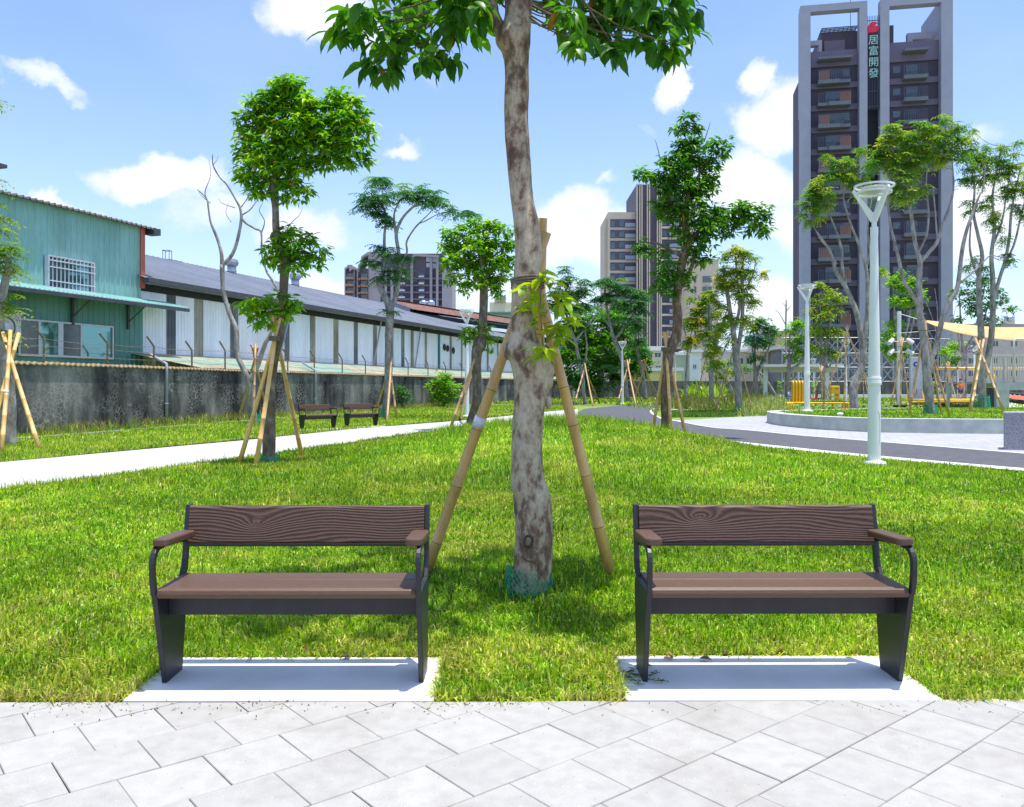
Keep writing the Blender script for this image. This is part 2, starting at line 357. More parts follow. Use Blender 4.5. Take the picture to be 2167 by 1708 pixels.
def mk_bark(name, cols, s=7, bm=.6, vec=(1,1,.45)):
    m, nt, b = nodes(name); b.inputs['Roughness'].default_value = .85; b.inputs['Specular IOR Level'].default_value = .2
    t = tex(nt, 'Noise', s, 8, vec, Roughness=.62); t2 = tex(nt, 'Noise', s*6, 6, (1,1,.5))
    src = t.outputs[0]
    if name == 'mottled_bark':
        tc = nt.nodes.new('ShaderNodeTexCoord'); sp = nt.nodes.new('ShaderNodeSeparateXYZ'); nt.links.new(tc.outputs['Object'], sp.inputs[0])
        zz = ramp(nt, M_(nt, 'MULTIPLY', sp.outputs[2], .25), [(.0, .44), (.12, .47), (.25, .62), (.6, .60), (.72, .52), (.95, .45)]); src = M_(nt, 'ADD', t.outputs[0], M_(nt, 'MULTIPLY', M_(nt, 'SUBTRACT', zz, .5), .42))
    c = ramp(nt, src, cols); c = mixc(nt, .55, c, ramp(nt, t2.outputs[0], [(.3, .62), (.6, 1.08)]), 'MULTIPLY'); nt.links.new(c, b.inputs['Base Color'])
    bump(nt, b, mixc(nt, .5, t.outputs[0], t2.outputs[0]), bm, .012); return m
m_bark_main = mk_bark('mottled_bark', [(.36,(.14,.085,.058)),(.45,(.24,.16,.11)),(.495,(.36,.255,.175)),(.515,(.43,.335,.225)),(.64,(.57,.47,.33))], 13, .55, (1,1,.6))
m_bark = mk_bark('brown_bark', [(.35,(.10,.07,.05)),(.55,(.20,.15,.115)),(.68,(.34,.29,.24))], 9)
m_bark_grey = mk_bark('grey_bark', [(.35,(.17,.15,.13)),(.5,(.30,.27,.25)),(.66,(.44,.42,.39))], 6)
m_bark_rough = mk_bark('red_brown_bark', [(.35,(.10,.06,.04)),(.55,(.22,.14,.09)),(.68,(.36,.27,.2))], 9)
m_net = M('green_net', (.005,.36,.20), (.005,.28,.15), .5, 10)

# ------------------------------------------------------------------ ground, paths, paving
def sheet(name, pts, z, mat, kind='structure'):
    bm = bmesh.new(); vs = [bm.verts.new((p[0], p[1], z)) for p in pts]; f = bm.faces.new(vs)
    bmesh.ops.triangulate(bm, faces=[f], quad_method='BEAUTY', ngon_method='EAR_CLIP'); bmesh.ops.recalc_face_normals(bm, faces=bm.faces[:])
    for f in bm.faces:
        if f.normal.z < 0: f.normal_flip()
    me = bpy.data.meshes.new(name); bm.to_mesh(me); bm.free(); me.materials.append(mat)
    o = bpy.data.objects.new(name, me); COL.objects.link(o); o['kind'] = kind; return o
g = MB(); g.face((-1500,-300,-.06),(1500,-300,-.06),(1500,2500,-.06),(-1500,2500,-.06)); g.build('ground', mk_ground('town_ground', [(.3,(.20,.19,.17)),(.55,(.26,.25,.22)),(.75,(.30,.29,.26))], .05, 3))['kind'] = 'structure'
def field(name, x0, x1, y0, y1, step, hfun, mat, z=0):
    xs = np.arange(x0, x1+step/2, step); ys = np.arange(y0, y1+step/2, step); X, Y = np.meshgrid(xs, ys); Z = hfun(X, Y)+z
    V = np.stack([X.ravel(), Y.ravel(), Z.ravel()], 1); nx = len(xs); i, j = np.meshgrid(np.arange(len(xs)-1), np.arange(len(ys)-1)); a = (j*nx+i).ravel()
    o = np_mesh(name, V, [np.stack([a, a+1, a+nx+1, a+nx], 1)], mat, smooth=True); o['kind'] = 'structure'; return o
def FARZ(x, y): return .40*np.exp(-((x-20.6)/7)**2-((y-62)/6)**2)+.55*np.exp(-((x-14)/5)**2-((y-47)/4)**2)*0
field('lawn', -22, 20, 3.70, 60.1, .3, lambda x, y: HZ(x, y)-.012+.012*np.sin(x*9)*np.sin(y*7.3), m_lawn)
field('far_lawn', -40, 90, 38, 138, 1.0, lambda x, y: FARZ(x, y)-.03, m_far)
pl = [(p.x, p.y) for p in PATH_NEAR]+[(p.x, p.y) for p in PATH_FAR[::-1]]
sheet('path', pl, .016, m_path)
rn = [(p.x, p.y) for p in ROAD_NEAR]; rf = [(p.x, p.y) for p in ROAD_FAR]
def rel(l, w):
    out = []
    for i, p in enumerate(l):
        a = l[max(i-1,0)]; b = l[min(i+1,len(l)-1)]; dx, dy = b[0]-a[0], b[1]-a[1]; L = math.hypot(dx, dy); out.append((p[0]+dy/L*w, p[1]-dx/L*w))
    return out
road = rn+[(G(1222,873).x, G(1222,873).y),(G(1237,865.6).x, G(1237,865.6).y),(G(1300,860).x,G(1300,860).y),(G(1374,857).x,G(1374,857).y),(G(1520,852.5).x,G(1520,852.5).y)]+rf[::-1]
sheet('road', road, .020, m_asph)
def strip(name, line, w, z, mat, h=None):
    a = line; b = rel(line, w); mb = MB()
    for i in range(len(a)-1):
        if h is None: mb.face((*a[i], z), (*a[i+1], z), (*b[i+1], z), (*b[i], z))
        else:
            mb.face((*a[i], z+h), (*a[i+1], z+h), (*b[i+1], z+h), (*b[i], z+h)); mb.face((*a[i], z), (*a[i+1], z), (*a[i+1], z+h), (*a[i], z+h)); mb.face((*b[i+1], z), (*b[i], z), (*b[i], z+h), (*b[i+1], z+h))
    o = mb.build(name, mat); o['kind'] = 'structure'; return o
sm = lambda l, k=4: [(p.x, p.y) for p in smoothpath([Vector((a[0], a[1], 0)) for a in l], k)]
strip('kerb', sm(rn[:-2]), -.46, .030, m_pad)
strip('kerb_line', sm(rf), .10, .026, m_white)
plaza = [(rf[0][0]+.1, rf[0][1]-.1)]+rf[:9]+[(G(1440,890).x,G(1440,890).y),(G(1560,883).x,G(1560,883).y),(G(1640,880).x,G(1640,880).y),(16,40),(30,40),(34,8)]
m_plaza = None
def mk_plaza():
    m, nt, b = nodes('plaza_paving'); b.inputs['Roughness'].default_value = .85
    t = tex(nt, 'Brick', 1, None, (1,1,1), rot=(0,0,.35)); t.inputs['Color1'].default_value = (.40,.40,.40,1); t.inputs['Color2'].default_value = (.34,.34,.345,1); t.inputs['Mortar'].default_value = (.25,.25,.25,1)
    t.inputs['Brick Width'].default_value = .6; t.inputs['Row Height'].default_value = .3; t.inputs['Mortar Size'].default_value = .012
    n1 = tex(nt, 'Noise', 5, 6); c = mixc(nt, .8, t.outputs[0], ramp(nt, n1.outputs[0], [(.3,.85),(.65,1.08)]), 'MULTIPLY'); nt.links.new(c, b.inputs['Base Color']); return m
sheet('plaza', plaza, .012, mk_plaza())
sheet('playground_floor', [(G(x,y).x, G(x,y).y) for x, y in ((1780,860),(1850,851),(2300,851),(2400,866),(2200,872))], .014, m_pad)
# near paving of real slabs, 0.30 m, running bond laid at 39 degrees
def paving():
    T = .3; ang = radians(39.4); e1 = np.array([cos(ang), sin(ang)]); e2 = np.array([-sin(ang), cos(ang)]); o0 = np.array([1.338, 3.644])
    YL = lambda x: 3.683+.006*x
    V = []; FQ = []; C = []; n = 0
    base = MB(); base.face((-16,-6,-.045),(16,-6,-.045),(16,3.74,-.045),(-16,3.66,-.045)); base.build('paving_bed', m_joint)['kind'] = 'structure'
    bm = bmesh.new(); cl = bm.verts.layers.float_color.new('Col'); r = random.Random(5)
    for j in range(-36, 40):
        for i in range(-40, 40):
            off = T*.5*(j % 2)
            c0 = o0+e1*(i*T+off)+e2*(j*T)
            mid = c0+e1*T/2+e2*T/2
            if mid[1] > 4.0 or mid[1] < .6 or abs(mid[0]) > 4.5: continue
            gp = .0011; q = []
            for a, b2 in ((gp,gp),(T-gp,gp),(T-gp,T-gp),(gp,T-gp)):
                jt = r.uniform(-.0012,.0012); q.append(c0+e1*(a+jt)+e2*(b2+r.uniform(-.0012,.0012)))
            # clip to the straight front line
            out = []
            for k in range(4):
                A = q[k]; B = q[(k+1)%4]; da = A[1]-YL(A[0]); db = B[1]-YL(B[0])
                if da <= 0: out.append(A)
                if da*db < 0: out.append(A+(B-A)*(da/(da-db)))
            if len(out) < 3: continue
            z = r.uniform(-.0015,.0015); sh = r.uniform(.94, 1.04); col = (.39*sh, .378*sh, .35*sh, 1)
            bot = [bm.verts.new((p[0], p[1], -.04)) for p in out]
            cen = sum(out)/len(out); top0 = [bm.verts.new((p[0], p[1], .0095+z)) for p in out]
            top = [bm.verts.new((p[0]+(cen[0]-p[0])*.018, p[1]+(cen[1]-p[1])*.018, .013+z)) for p in out]
            for v in bot: v[cl] = col
            for v in top0: v[cl] = (col[0]*.86, col[1]*.85, col[2]*.82, 1)
            for v in top: v[cl] = col
            m_ = len(out); bm.faces.new(top)
            for k in range(m_):
                bm.faces.new((bot[k], bot[(k+1)%m_], top0[(k+1)%m_], top0[k])); bm.faces.new((top0[k], top0[(k+1)%m_], top[(k+1)%m_], top[k]))
    me = bpy.data.meshes.new('paving'); bm.to_mesh(me); bm.free(); me.materials.append(m_paver); o = bpy.data.objects.new('paving', me); COL.objects.link(o); o['kind'] = 'structure'
paving()
PADS = [(-1.72,-.345,3.688,4.275),(.505,1.905,3.695,4.30)]
for i, (a, b_, c, d) in enumerate(PADS):
    mb = MB(); mb.box(a, b_, c, d, -.05, .018); o = mb.build('concrete_pad', m_pad, bevel=.006)
    tag(o, ['pale concrete slab under the left front bench', 'pale concrete slab under the right front bench'][i], 'slab', 'concrete slabs under the two front benches')
mb = MB(); mb.box(-14,-1.725,3.66,3.684,-.05,.008); mb.box(-.34,.5,3.676,3.690,-.05,.006); mb.box(1.91,14,3.70,3.722,-.05,.008); mb.build('lawn_edging', m_pad)['kind'] = 'structure'

# ------------------------------------------------------------------ grass
def blades(name, xy, h, w, zf, cols, mat=None, lean=.55, kindv='stuff', droop=.35):
    n = len(xy); a = RNG.uniform(0, 2*pi, n); l = np.abs(RNG.normal(0, lean, n)).clip(0, 1.4); b = RNG.uniform(0, 2*pi, n)
    H = h*RNG.uniform(.55, 1.25, n); W = w*RNG.uniform(.6, 1.3, n)
    dirx, diry = np.cos(b), np.sin(b); sx, sy = np.cos(a)*W/2, np.sin(a)*W/2
    z0 = zf(xy[:,0], xy[:,1])-.004; x, y = xy[:,0], xy[:,1]
    mx = x+dirx*H*l*.42; my = y+diry*H*l*.42; mz = z0+H*.62*np.cos(l*.6)
    tx = x+dirx*H*l*1.15; ty = y+diry*H*l*1.15; tz = z0+H*(1-droop*l)
    V = np.empty((n,5,3)); V[:,0] = np.stack([x-sx,y-sy,z0],1); V[:,1] = np.stack([x+sx,y+sy,z0],1)
    V[:,2] = np.stack([mx+sx*.8,my+sy*.8,mz],1); V[:,3] = np.stack([mx-sx*.8,my-sy*.8,mz],1); V[:,4] = np.stack([tx,ty,tz],1)
    i = np.arange(n)*5; Fq = np.stack([i,i+1,i+2,i+3],1); Ft = np.stack([i+3,i+2,i+4],1)
    C = np.repeat(cols[:,None,:], 5, 1).reshape(-1,3)
    o = np_mesh(name, V.reshape(-1,3), [Fq,Ft], mat or m_grass, col=C); o['kind'] = kindv; return o
def vnoise(x, y, s, seed=0):
    X = np.asarray(x)*s+seed*17.3; Y = np.asarray(y)*s+seed*5.1; xi = np.floor(X); yi = np.floor(Y); fx = X-xi; fy = Y-yi; fx = fx*fx*(3-2*fx); fy = fy*fy*(3-2*fy)
    def h(a, b): return np.modf(np.abs(np.sin(a*127.1+b*311.7+seed*74.7)*43758.5453))[0]
    return (h(xi,yi)*(1-fx)+h(xi+1,yi)*fx)*(1-fy)+(h(xi,yi+1)*(1-fx)+h(xi+1,yi+1)*fx)*fy
GREEN = np.array([[.10,.26,.008],[.18,.37,.010],[.30,.47,.014],[.43,.54,.025],[.56,.54,.08],[.70,.60,.24]])
def gcols(x, y, yel=.0, bias=0):
    n = len(x); t = vnoise(x, y, .9, 1)*.5+vnoise(x, y, 3.1, 2)*.5
    u = np.clip(t*3.0+RNG.normal(0, .9, n)+.3+bias, 0, 3.4); straw = RNG.random(n) < (.07+.30*sst(.5,.75,t)+yel+.5*np.exp(-np.maximum(y-3.7,0)/.07))
    u = np.where(straw, RNG.uniform(3.6, 5, n), u); i = np.clip(u.astype(int), 0, 4); f = (u-i)[:,None].clip(0,1); c = GREEN[i]*(1-f)+GREEN[i+1]*f
    return c*RNG.uniform(.32, 1.4, (n,1))*(.72+.5*vnoise(x, y, .45, 6))[:,None]*(.8+.38*vnoise(x, y, 7, 3))[:,None]
def scatter(x0, x1, y0, y1, dens, ok):
    n = int((x1-x0)*(y1-y0)*dens); p = np.stack([RNG.uniform(x0,x1,n), RNG.uniform(y0,y1,n)],1); return p[ok(p[:,0],p[:,1])]
def lawn_ok(x, y, mar=0.03):
    k = inpoly(x, y, LAWN) & (np.abs(x) < .68*y+2.0) & (y > 3.70)
    for a, b_, c, d in PADS: k &= ~((x > a+mar-.03) & (x < b_-mar+.03) & (y > c) & (y < d-mar*0))
    k &= seg_dist(x, y, ROAD_NEAR[:-2]) > .50
    return k & (np.hypot(x-.113, y-5.42) > .10)
for (ya, yb, den, h, w) in ((3.70,5.2,8500,.052,.0088),(5.2,7.5,5200,.056,.0100),(7.5,11,2500,.064,.012),(11,16,950,.085,.013),(16,23,520,.095,.018),(23,36,260,.10,.024)):
    xm = .68*yb+2; p = scatter(-xm, xm, ya, yb, den, lawn_ok)
    blades('grass', p, h*(.8+.5*vnoise(p[:,0],p[:,1],1.3,4)), w, HZ, gcols(p[:,0],p[:,1]), lean=.85 if yb < 12 else .6, droop=.5)
# taller tufts
p = scatter(-9, 9, 4.6, 24, 60, lambda x, y: lawn_ok(x, y) & (vnoise(x,y,.8,9) > .62)); blades('tall_grass', p, .19, .006, HZ, gcols(p[:,0],p[:,1]), lean=.35)
p = scatter(-2, 5, 19, 27, 160, lambda x, y: lawn_ok(x, y) & (vnoise(x,y,1.5,9) > .45)); blades('tall_grass', p, .24, .012, HZ, gcols(p[:,0],p[:,1], bias=-.5), lean=.4)
# blades leaning over the edges of slabs and paving
e_ = np.concatenate([np.stack([RNG.uniform(-5,5,5200), RNG.uniform(3.695,3.735,5200)],1)]+[np.stack([x_+RNG.normal(0,.012,900), RNG.uniform(3.72,4.3,900)],1) for x_ in (-1.735,-.33,.49,1.92)]+[np.stack([RNG.uniform(a_,b_,1500), RNG.uniform(c_,c_+.04,1500)],1) for a_, b_, c_ in ((-1.72,-.34,4.28),(.5,1.9,4.305))])
e_ = e_[(e_[:,1] > 3.745) | ~(((e_[:,0] > -1.74)&(e_[:,0] < -.33))|((e_[:,0] > .49)&(e_[:,0] < 1.92)))]; e_ = e_[RNG.random(len(e_)) < .25+.9*vnoise(e_[:,0],e_[:,1],4,2)]
blades('grass', e_, .07, .006, lambda x, y: x*0+.005, gcols(e_[:,0],e_[:,1]), lean=1.0, droop=.6)
# grit and clippings on the paving next to the lawn
g_ = np.stack([RNG.uniform(-4.5,4.5,1500), 3.69-np.abs(RNG.normal(0,.09,1500))],1); c_ = np.array([[.20,.13,.07],[.12,.09,.06],[.35,.30,.14]])[RNG.integers(0,3,1500)]; g_ = g_[RNG.random(1500) < vnoise(g_[:,0],g_[:,1],2.3,8)**2*1.2]
blades('grit', g_, .012, .006, lambda x, y: x*0+.0165, c_[:len(g_)], lean=1.3, droop=.75)
# dry straw at the slab edges
ok = lambda x, y: (seg_dist(x, y, [(-1.72,4.30),(-.345,4.30)]) < .05) | (seg_dist(x, y, [(.505,4.33),(1.905,4.33)]) < .05)
p = scatter(-1.8, 2.0, 4.25, 4.4, 1500, ok); blades('dry_straw', p, .05, .004, lambda x, y: x*0+.01, np.tile(np.array([[.30,.22,.12]]), (len(p),1))*RNG.uniform(.4,1.3,(len(p),1)), lean=1.3, droop=.7)

FENCE = [Vector((x, y, 0)) for x, y in ((-18.5,3.0),(-14.2,23.8),(-11.6,36.4),(-8.9,45.9),(-3.9,65),(.1,76),(9.0,108))]
FW = [(v.x, v.y) for v in FENCE]
def left_ok(x, y):
    xp = np.interp(y, [v.y for v in PATH_FAR], [v.x for v in PATH_FAR]); xf = np.interp(y, [v.y for v in FENCE], [v.x for v in FENCE])
    return (x < xp-.05) & (x > xf+.1) & (np.abs(x) < .66*y+1)
for ya, yb, den, h, w in ((12,22,420,.09,.014),(22,36,210,.10,.022),(36,60,90,.12,.04)):
    p = scatter(-19, 4, ya, yb, den, left_ok); blades('grass', p, h, w, lambda x, y: x*0, gcols(p[:,0],p[:,1], .08))
def weed_ok(x, y): return left_ok(x, y) & (seg_dist(x, y, FW) < 1.5) & (vnoise(x, y, .6, 3) > .33)
p = scatter(-19, 4, 14, 60, 60, weed_ok)
blades('dry_weeds', p, .42, .016, lambda x, y: x*0, np.array([[.36,.30,.12]])*RNG.uniform(.35,1.2,(len(p),1)), lean=.35)
p2 = scatter(-19, 4, 14, 60, 26, weed_ok); blades('green_weeds', p2, .36, .03, lambda x, y: x*0, gcols(p2[:,0],p2[:,1], bias=-.6), lean=.6)
# pale edging line in the grass strip beside the wall
ek = [Vector((np.interp(y, [v.y for v in FENCE], [v.x for v in FENCE])+1.55, y, 0)) for y in (17,22,26,30,36,46,58)]
strip('grass_edging', [(v.x, v.y) for v in ek], .09, 0, m_path, .05)
p = scatter(-2, 22, 66, 100, 10, lambda x, y: x > -2); blades('grass', p, .22, .12, lambda x, y: FARZ(x,y), gcols(p[:,0],p[:,1], .1))
p = scatter(8, 60, 42, 100, 7, lambda x, y: (x < .66*y) & ((y > 50)|(x<14))); blades('grass', p, .16, .10, lambda x, y: FARZ(x,y)-.03, gcols(p[:,0],p[:,1], .0, -.5))

# ------------------------------------------------------------------ leaves and trees
T8 = np.array([[0,0,0],[.16,.34,.04],[.16,-.34,.04],[.18,0,0],[.42,.50,.04],[.42,-.50,.04],[.42,0,-.02],[.70,.36,-.05],[.70,-.36,-.05],[.72,0,-.11],[.86,.15,-.14],[.86,-.15,-.14],[1.02,0,-.27]])
F8q = np.array([[3,1,4,6],[3,6,5,2],[6,4,7,9],[6,9,8,5]]); F8t = np.array([[0,1,3],[0,3,2],[9,7,10],[9,11,8],[9,10,12],[9,12,11]])
T4 = np.array([[0,0,0],[.45,.5,.03],[.45,-.5,.03],[1,0,-.22]]); F4t = np.array([[0,3,1],[0,2,3]])
def leaf_mesh(base, d, L, W, rough, det):
    n = len(base); up = np.array([0,0,1.])+RNG.normal(0, rough, (n,3)); s = np.cross(d, up); s /= np.linalg.norm(s, axis=1)[:,None]+1e-9; nn = np.cross(s, d)
    T = T8 if det else T4
    V = base[:,None,:]+L[:,None,None]*(T[None,:,0:1]*d[:,None,:]+T[None,:,2:3]*nn[:,None,:])+W[:,None,None]*(T[None,:,1:2]*s[:,None,:])
    i = (np.arange(n)*len(T))[:,None,None]
    fs = [(i+F8q[None]).reshape(-1,4), (i+F8t[None]).reshape(-1,3)] if det else [(i+F4t[None]).reshape(-1,3)]
    return V.reshape(-1,3), fs, len(T)
def shell(blobs, dens, depth=1.0, inner=.55):
    """cluster centres in/on world-space blobs (centre, radius)"""
    out = []; nr = []
    for c, r in blobs:
        n = max(3, int(dens*r*r)); d = RNG.normal(size=(n,3)); d /= np.linalg.norm(d,axis=1)[:,None]; d[:,2] = np.where(d[:,2] < -.6, -d[:,2]*.6, d[:,2])
        rr = r*(inner+(1-inner)*RNG.random(n)**.6)*(1+.22*RNG.normal(size=n)); q = d*rr[:,None]; q[:,1] *= depth; q[:,2] *= .85
        out.append(np.array(c)+q); nr.append(d)
    return np.concatenate(out), np.concatenate(nr)
def crown(name, parent, blobs, L, W, k, dens, pal, mat, det=False, depth=1.0, elev=(-.9,.35), rough=.35, inner=.5, yellow=.12, brown=.02, top=None):
    C, nr = shell(blobs, dens, depth, inner); n = len(C)
    az = (np.arange(k)[None,:]*2*pi/k+RNG.uniform(0,2*pi,(n,1))+RNG.normal(0,.35,(n,k))).ravel(); el = RNG.uniform(elev[0], elev[1], (n,k)).ravel()
    d = np.stack([np.cos(az)*np.cos(el), np.sin(az)*np.cos(el), np.sin(el)],1)+np.repeat(nr,k,0)*.35; d /= np.linalg.norm(d,axis=1)[:,None]
    base = np.repeat(C,k,0)+d*L*.15+RNG.normal(0,L*.15,(n*k,3)); LL = L*RNG.uniform(.6,1.2,n*k); WW = W*RNG.uniform(.75,1.15,n*k)
    V, fs, m = leaf_mesh(base, d, LL, WW, rough, det)
    ct = RNG.random(n); pal = np.array(pal); u = np.clip(np.repeat(ct,k)*.7+RNG.random(n*k)*.3, 0, .999)*(len(pal)-1); i = u.astype(int); f = (u-i)[:,None]; c = pal[i]*(1-f)+pal[i+1]*f
    yl = np.repeat(RNG.random(n) < yellow, k); c[yl] = c[yl]*np.array([1.9,1.35,.7]); br = RNG.random(n*k) < brown; c[br] = np.array([.30,.14,.03])
    c = c*RNG.uniform(.8,1.2,(n*k,1)); return np_mesh(name, V, fs, mat, parent, col=np.repeat(c,m,0))
def fronds(name, parent, blobs, L, dens, pal, mat, pairs=6, kf=5, depth=1.0, lw=.02, ll=.09, yellow=.1, inner=.35, elev=(-.5,.35)):
    C, nr = shell(blobs, dens, depth, inner); n = len(C)
    az = (np.arange(kf)[None,:]*2*pi/kf+RNG.uniform(0,2*pi,(n,1))+RNG.normal(0,.3,(n,kf))).ravel(); el = RNG.uniform(elev[0],elev[1],n*kf)
    d = np.stack([np.cos(az)*np.cos(el),np.sin(az)*np.cos(el),np.sin(el)],1); N = n*kf; s = np.cross(d,[0,0,1.]); s /= np.linalg.norm(s,axis=1)[:,None]
    B0 = np.repeat(C,kf,0); LF = L*RNG.uniform(.6,1.2,N); bb = []; dd = []
    for j in range(pairs):
        t = (j+.7)/pairs; p = B0+d*(LF*t)[:,None]; p[:,2] -= LF*.35*t*t
        for sg in (-1,1):
            q = s*sg+d*.45+RNG.normal(0,.12,(N,3)); q[:,2] -= .25; q /= np.linalg.norm(q,axis=1)[:,None]; bb.append(p); dd.append(q)
    base = np.concatenate(bb); D = np.concatenate(dd); m0 = len(base); V, fs, m = leaf_mesh(base, D, ll*RNG.uniform(.7,1.2,m0), np.full(m0,lw), .3, False)
    pal = np.array(pal); u = np.tile(np.repeat(RNG.random(n)*.75+.1,kf)+RNG.random(N)*.1, pairs*2).clip(0,.999)*(len(pal)-1); i = u.astype(int); f = (u-i)[:,None]; c = pal[i]*(1-f)+pal[i+1]*f
    yl = np.tile(np.repeat(RNG.random(n) < yellow,kf), pairs*2); c[yl] = c[yl]*np.array([2.3,1.4,.9]); return np_mesh(name, V, fs, mat, parent, col=np.repeat(c,m,0))
PG = [(.045,.17,.010),(.10,.28,.012),(.19,.40,.014),(.32,.52,.020)]
PG_DARK = [(.028,.115,.012),(.05,.175,.014),(.085,.25,.016),(.15,.35,.02)]
PG_MAIN = [(.024,.11,.012),(.045,.17,.013),(.085,.25,.014),(.16,.36,.018)]
PG_BLUE = [(.02,.10,.035),(.035,.14,.045),(.055,.19,.05),(.10,.27,.05)]
PG_OLIVE = [(.09,.21,.015),(.15,.27,.02),(.25,.34,.03),(.36,.38,.08)]
def limb(mb, pts, seg=8, k=4, wob=.10, wf=4):
    """pts: (Vector, radius) list"""
    ps = smoothpath([Vector((*p,)) for p, r in pts], k); rs = []
    for i in range(len(pts)-1):
        for j in range(k): rs.append(pts[i][1]+(pts[i+1][1]-pts[i][1])*j/k)
    rs.append(pts[-1][1])
    if len(pts) < 3: ps = [pts[0][0], pts[1][0]]; rs = [pts[0][1], pts[1][1]]
    mb.tube(ps, rs, seg, wob=wob, wf=wf)
def pxl(d, l, dd=0.0):
    """(px, py, half width px[, depth offset]) -> world limb points at distance d"""
    return [(P(t[0], t[1], d+(t[3] if len(t) > 3 else 0)), S(t[2], d)) for t in l]
def wblobs(d, l, spread=.6):
    r = random.Random(len(l)*7+int(d)); return [(tuple(P(px, py, d+r.uniform(-1,1)*S(rp, d)*spread)), S(rp, d)) for px, py, rp in l]
def sticks_to_blobs(mb, src, blobs, r0, seg=5):
    for c, r in blobs:
        c = Vector(c); s = min(src, key=lambda q: (q-c).length+max(0, q.z-c.z)*1.5); m = (s+c)/2+Vector((random.uniform(-.1,.1), random.uniform(-.1,.1), -.12*(c-s).length)); limb(mb, [(s, r0), (m, r0*.7), (c, r0*.35)], seg, 3)
def tree(name, label, d, px, py, trunks, bark, crowns, group=None, base=None, twigs=None, r0=None):
    b = base or P(px, py, d); t = empty(name, b, label, 'tree', group); mb = MB()
    if name == 'bare_tree': trunks = [[(q_[0], q_[1], q_[2]*.78, *q_[3:]) for q_ in tr] for tr in trunks]
    for tr in trunks: limb(mb, pxl(d, tr), 10)
    if twigs:
        tips = [P(a[0], a[1], d) for tr in trunks for a in tr[len(tr)//2:]]; sticks_to_blobs(mb, tips, twigs, r0 or .02)
    mb.build('trunk', bark, t, smooth=True)
    for f in crowns: f(t)
    return t
def bl(fn, l, k=None):
    """blob list given in pixels of an enlargement"""
    return [(*fn(a, b), c*(k or .2787)) for a, b, c in l]
c3 = crop(700,200,.5269); c4 = crop(900,1100,.4978); c4b = crop(2200,400,.5269); c1 = crop(0,600,.4684); c1350 = crop(1350,950,.29995)

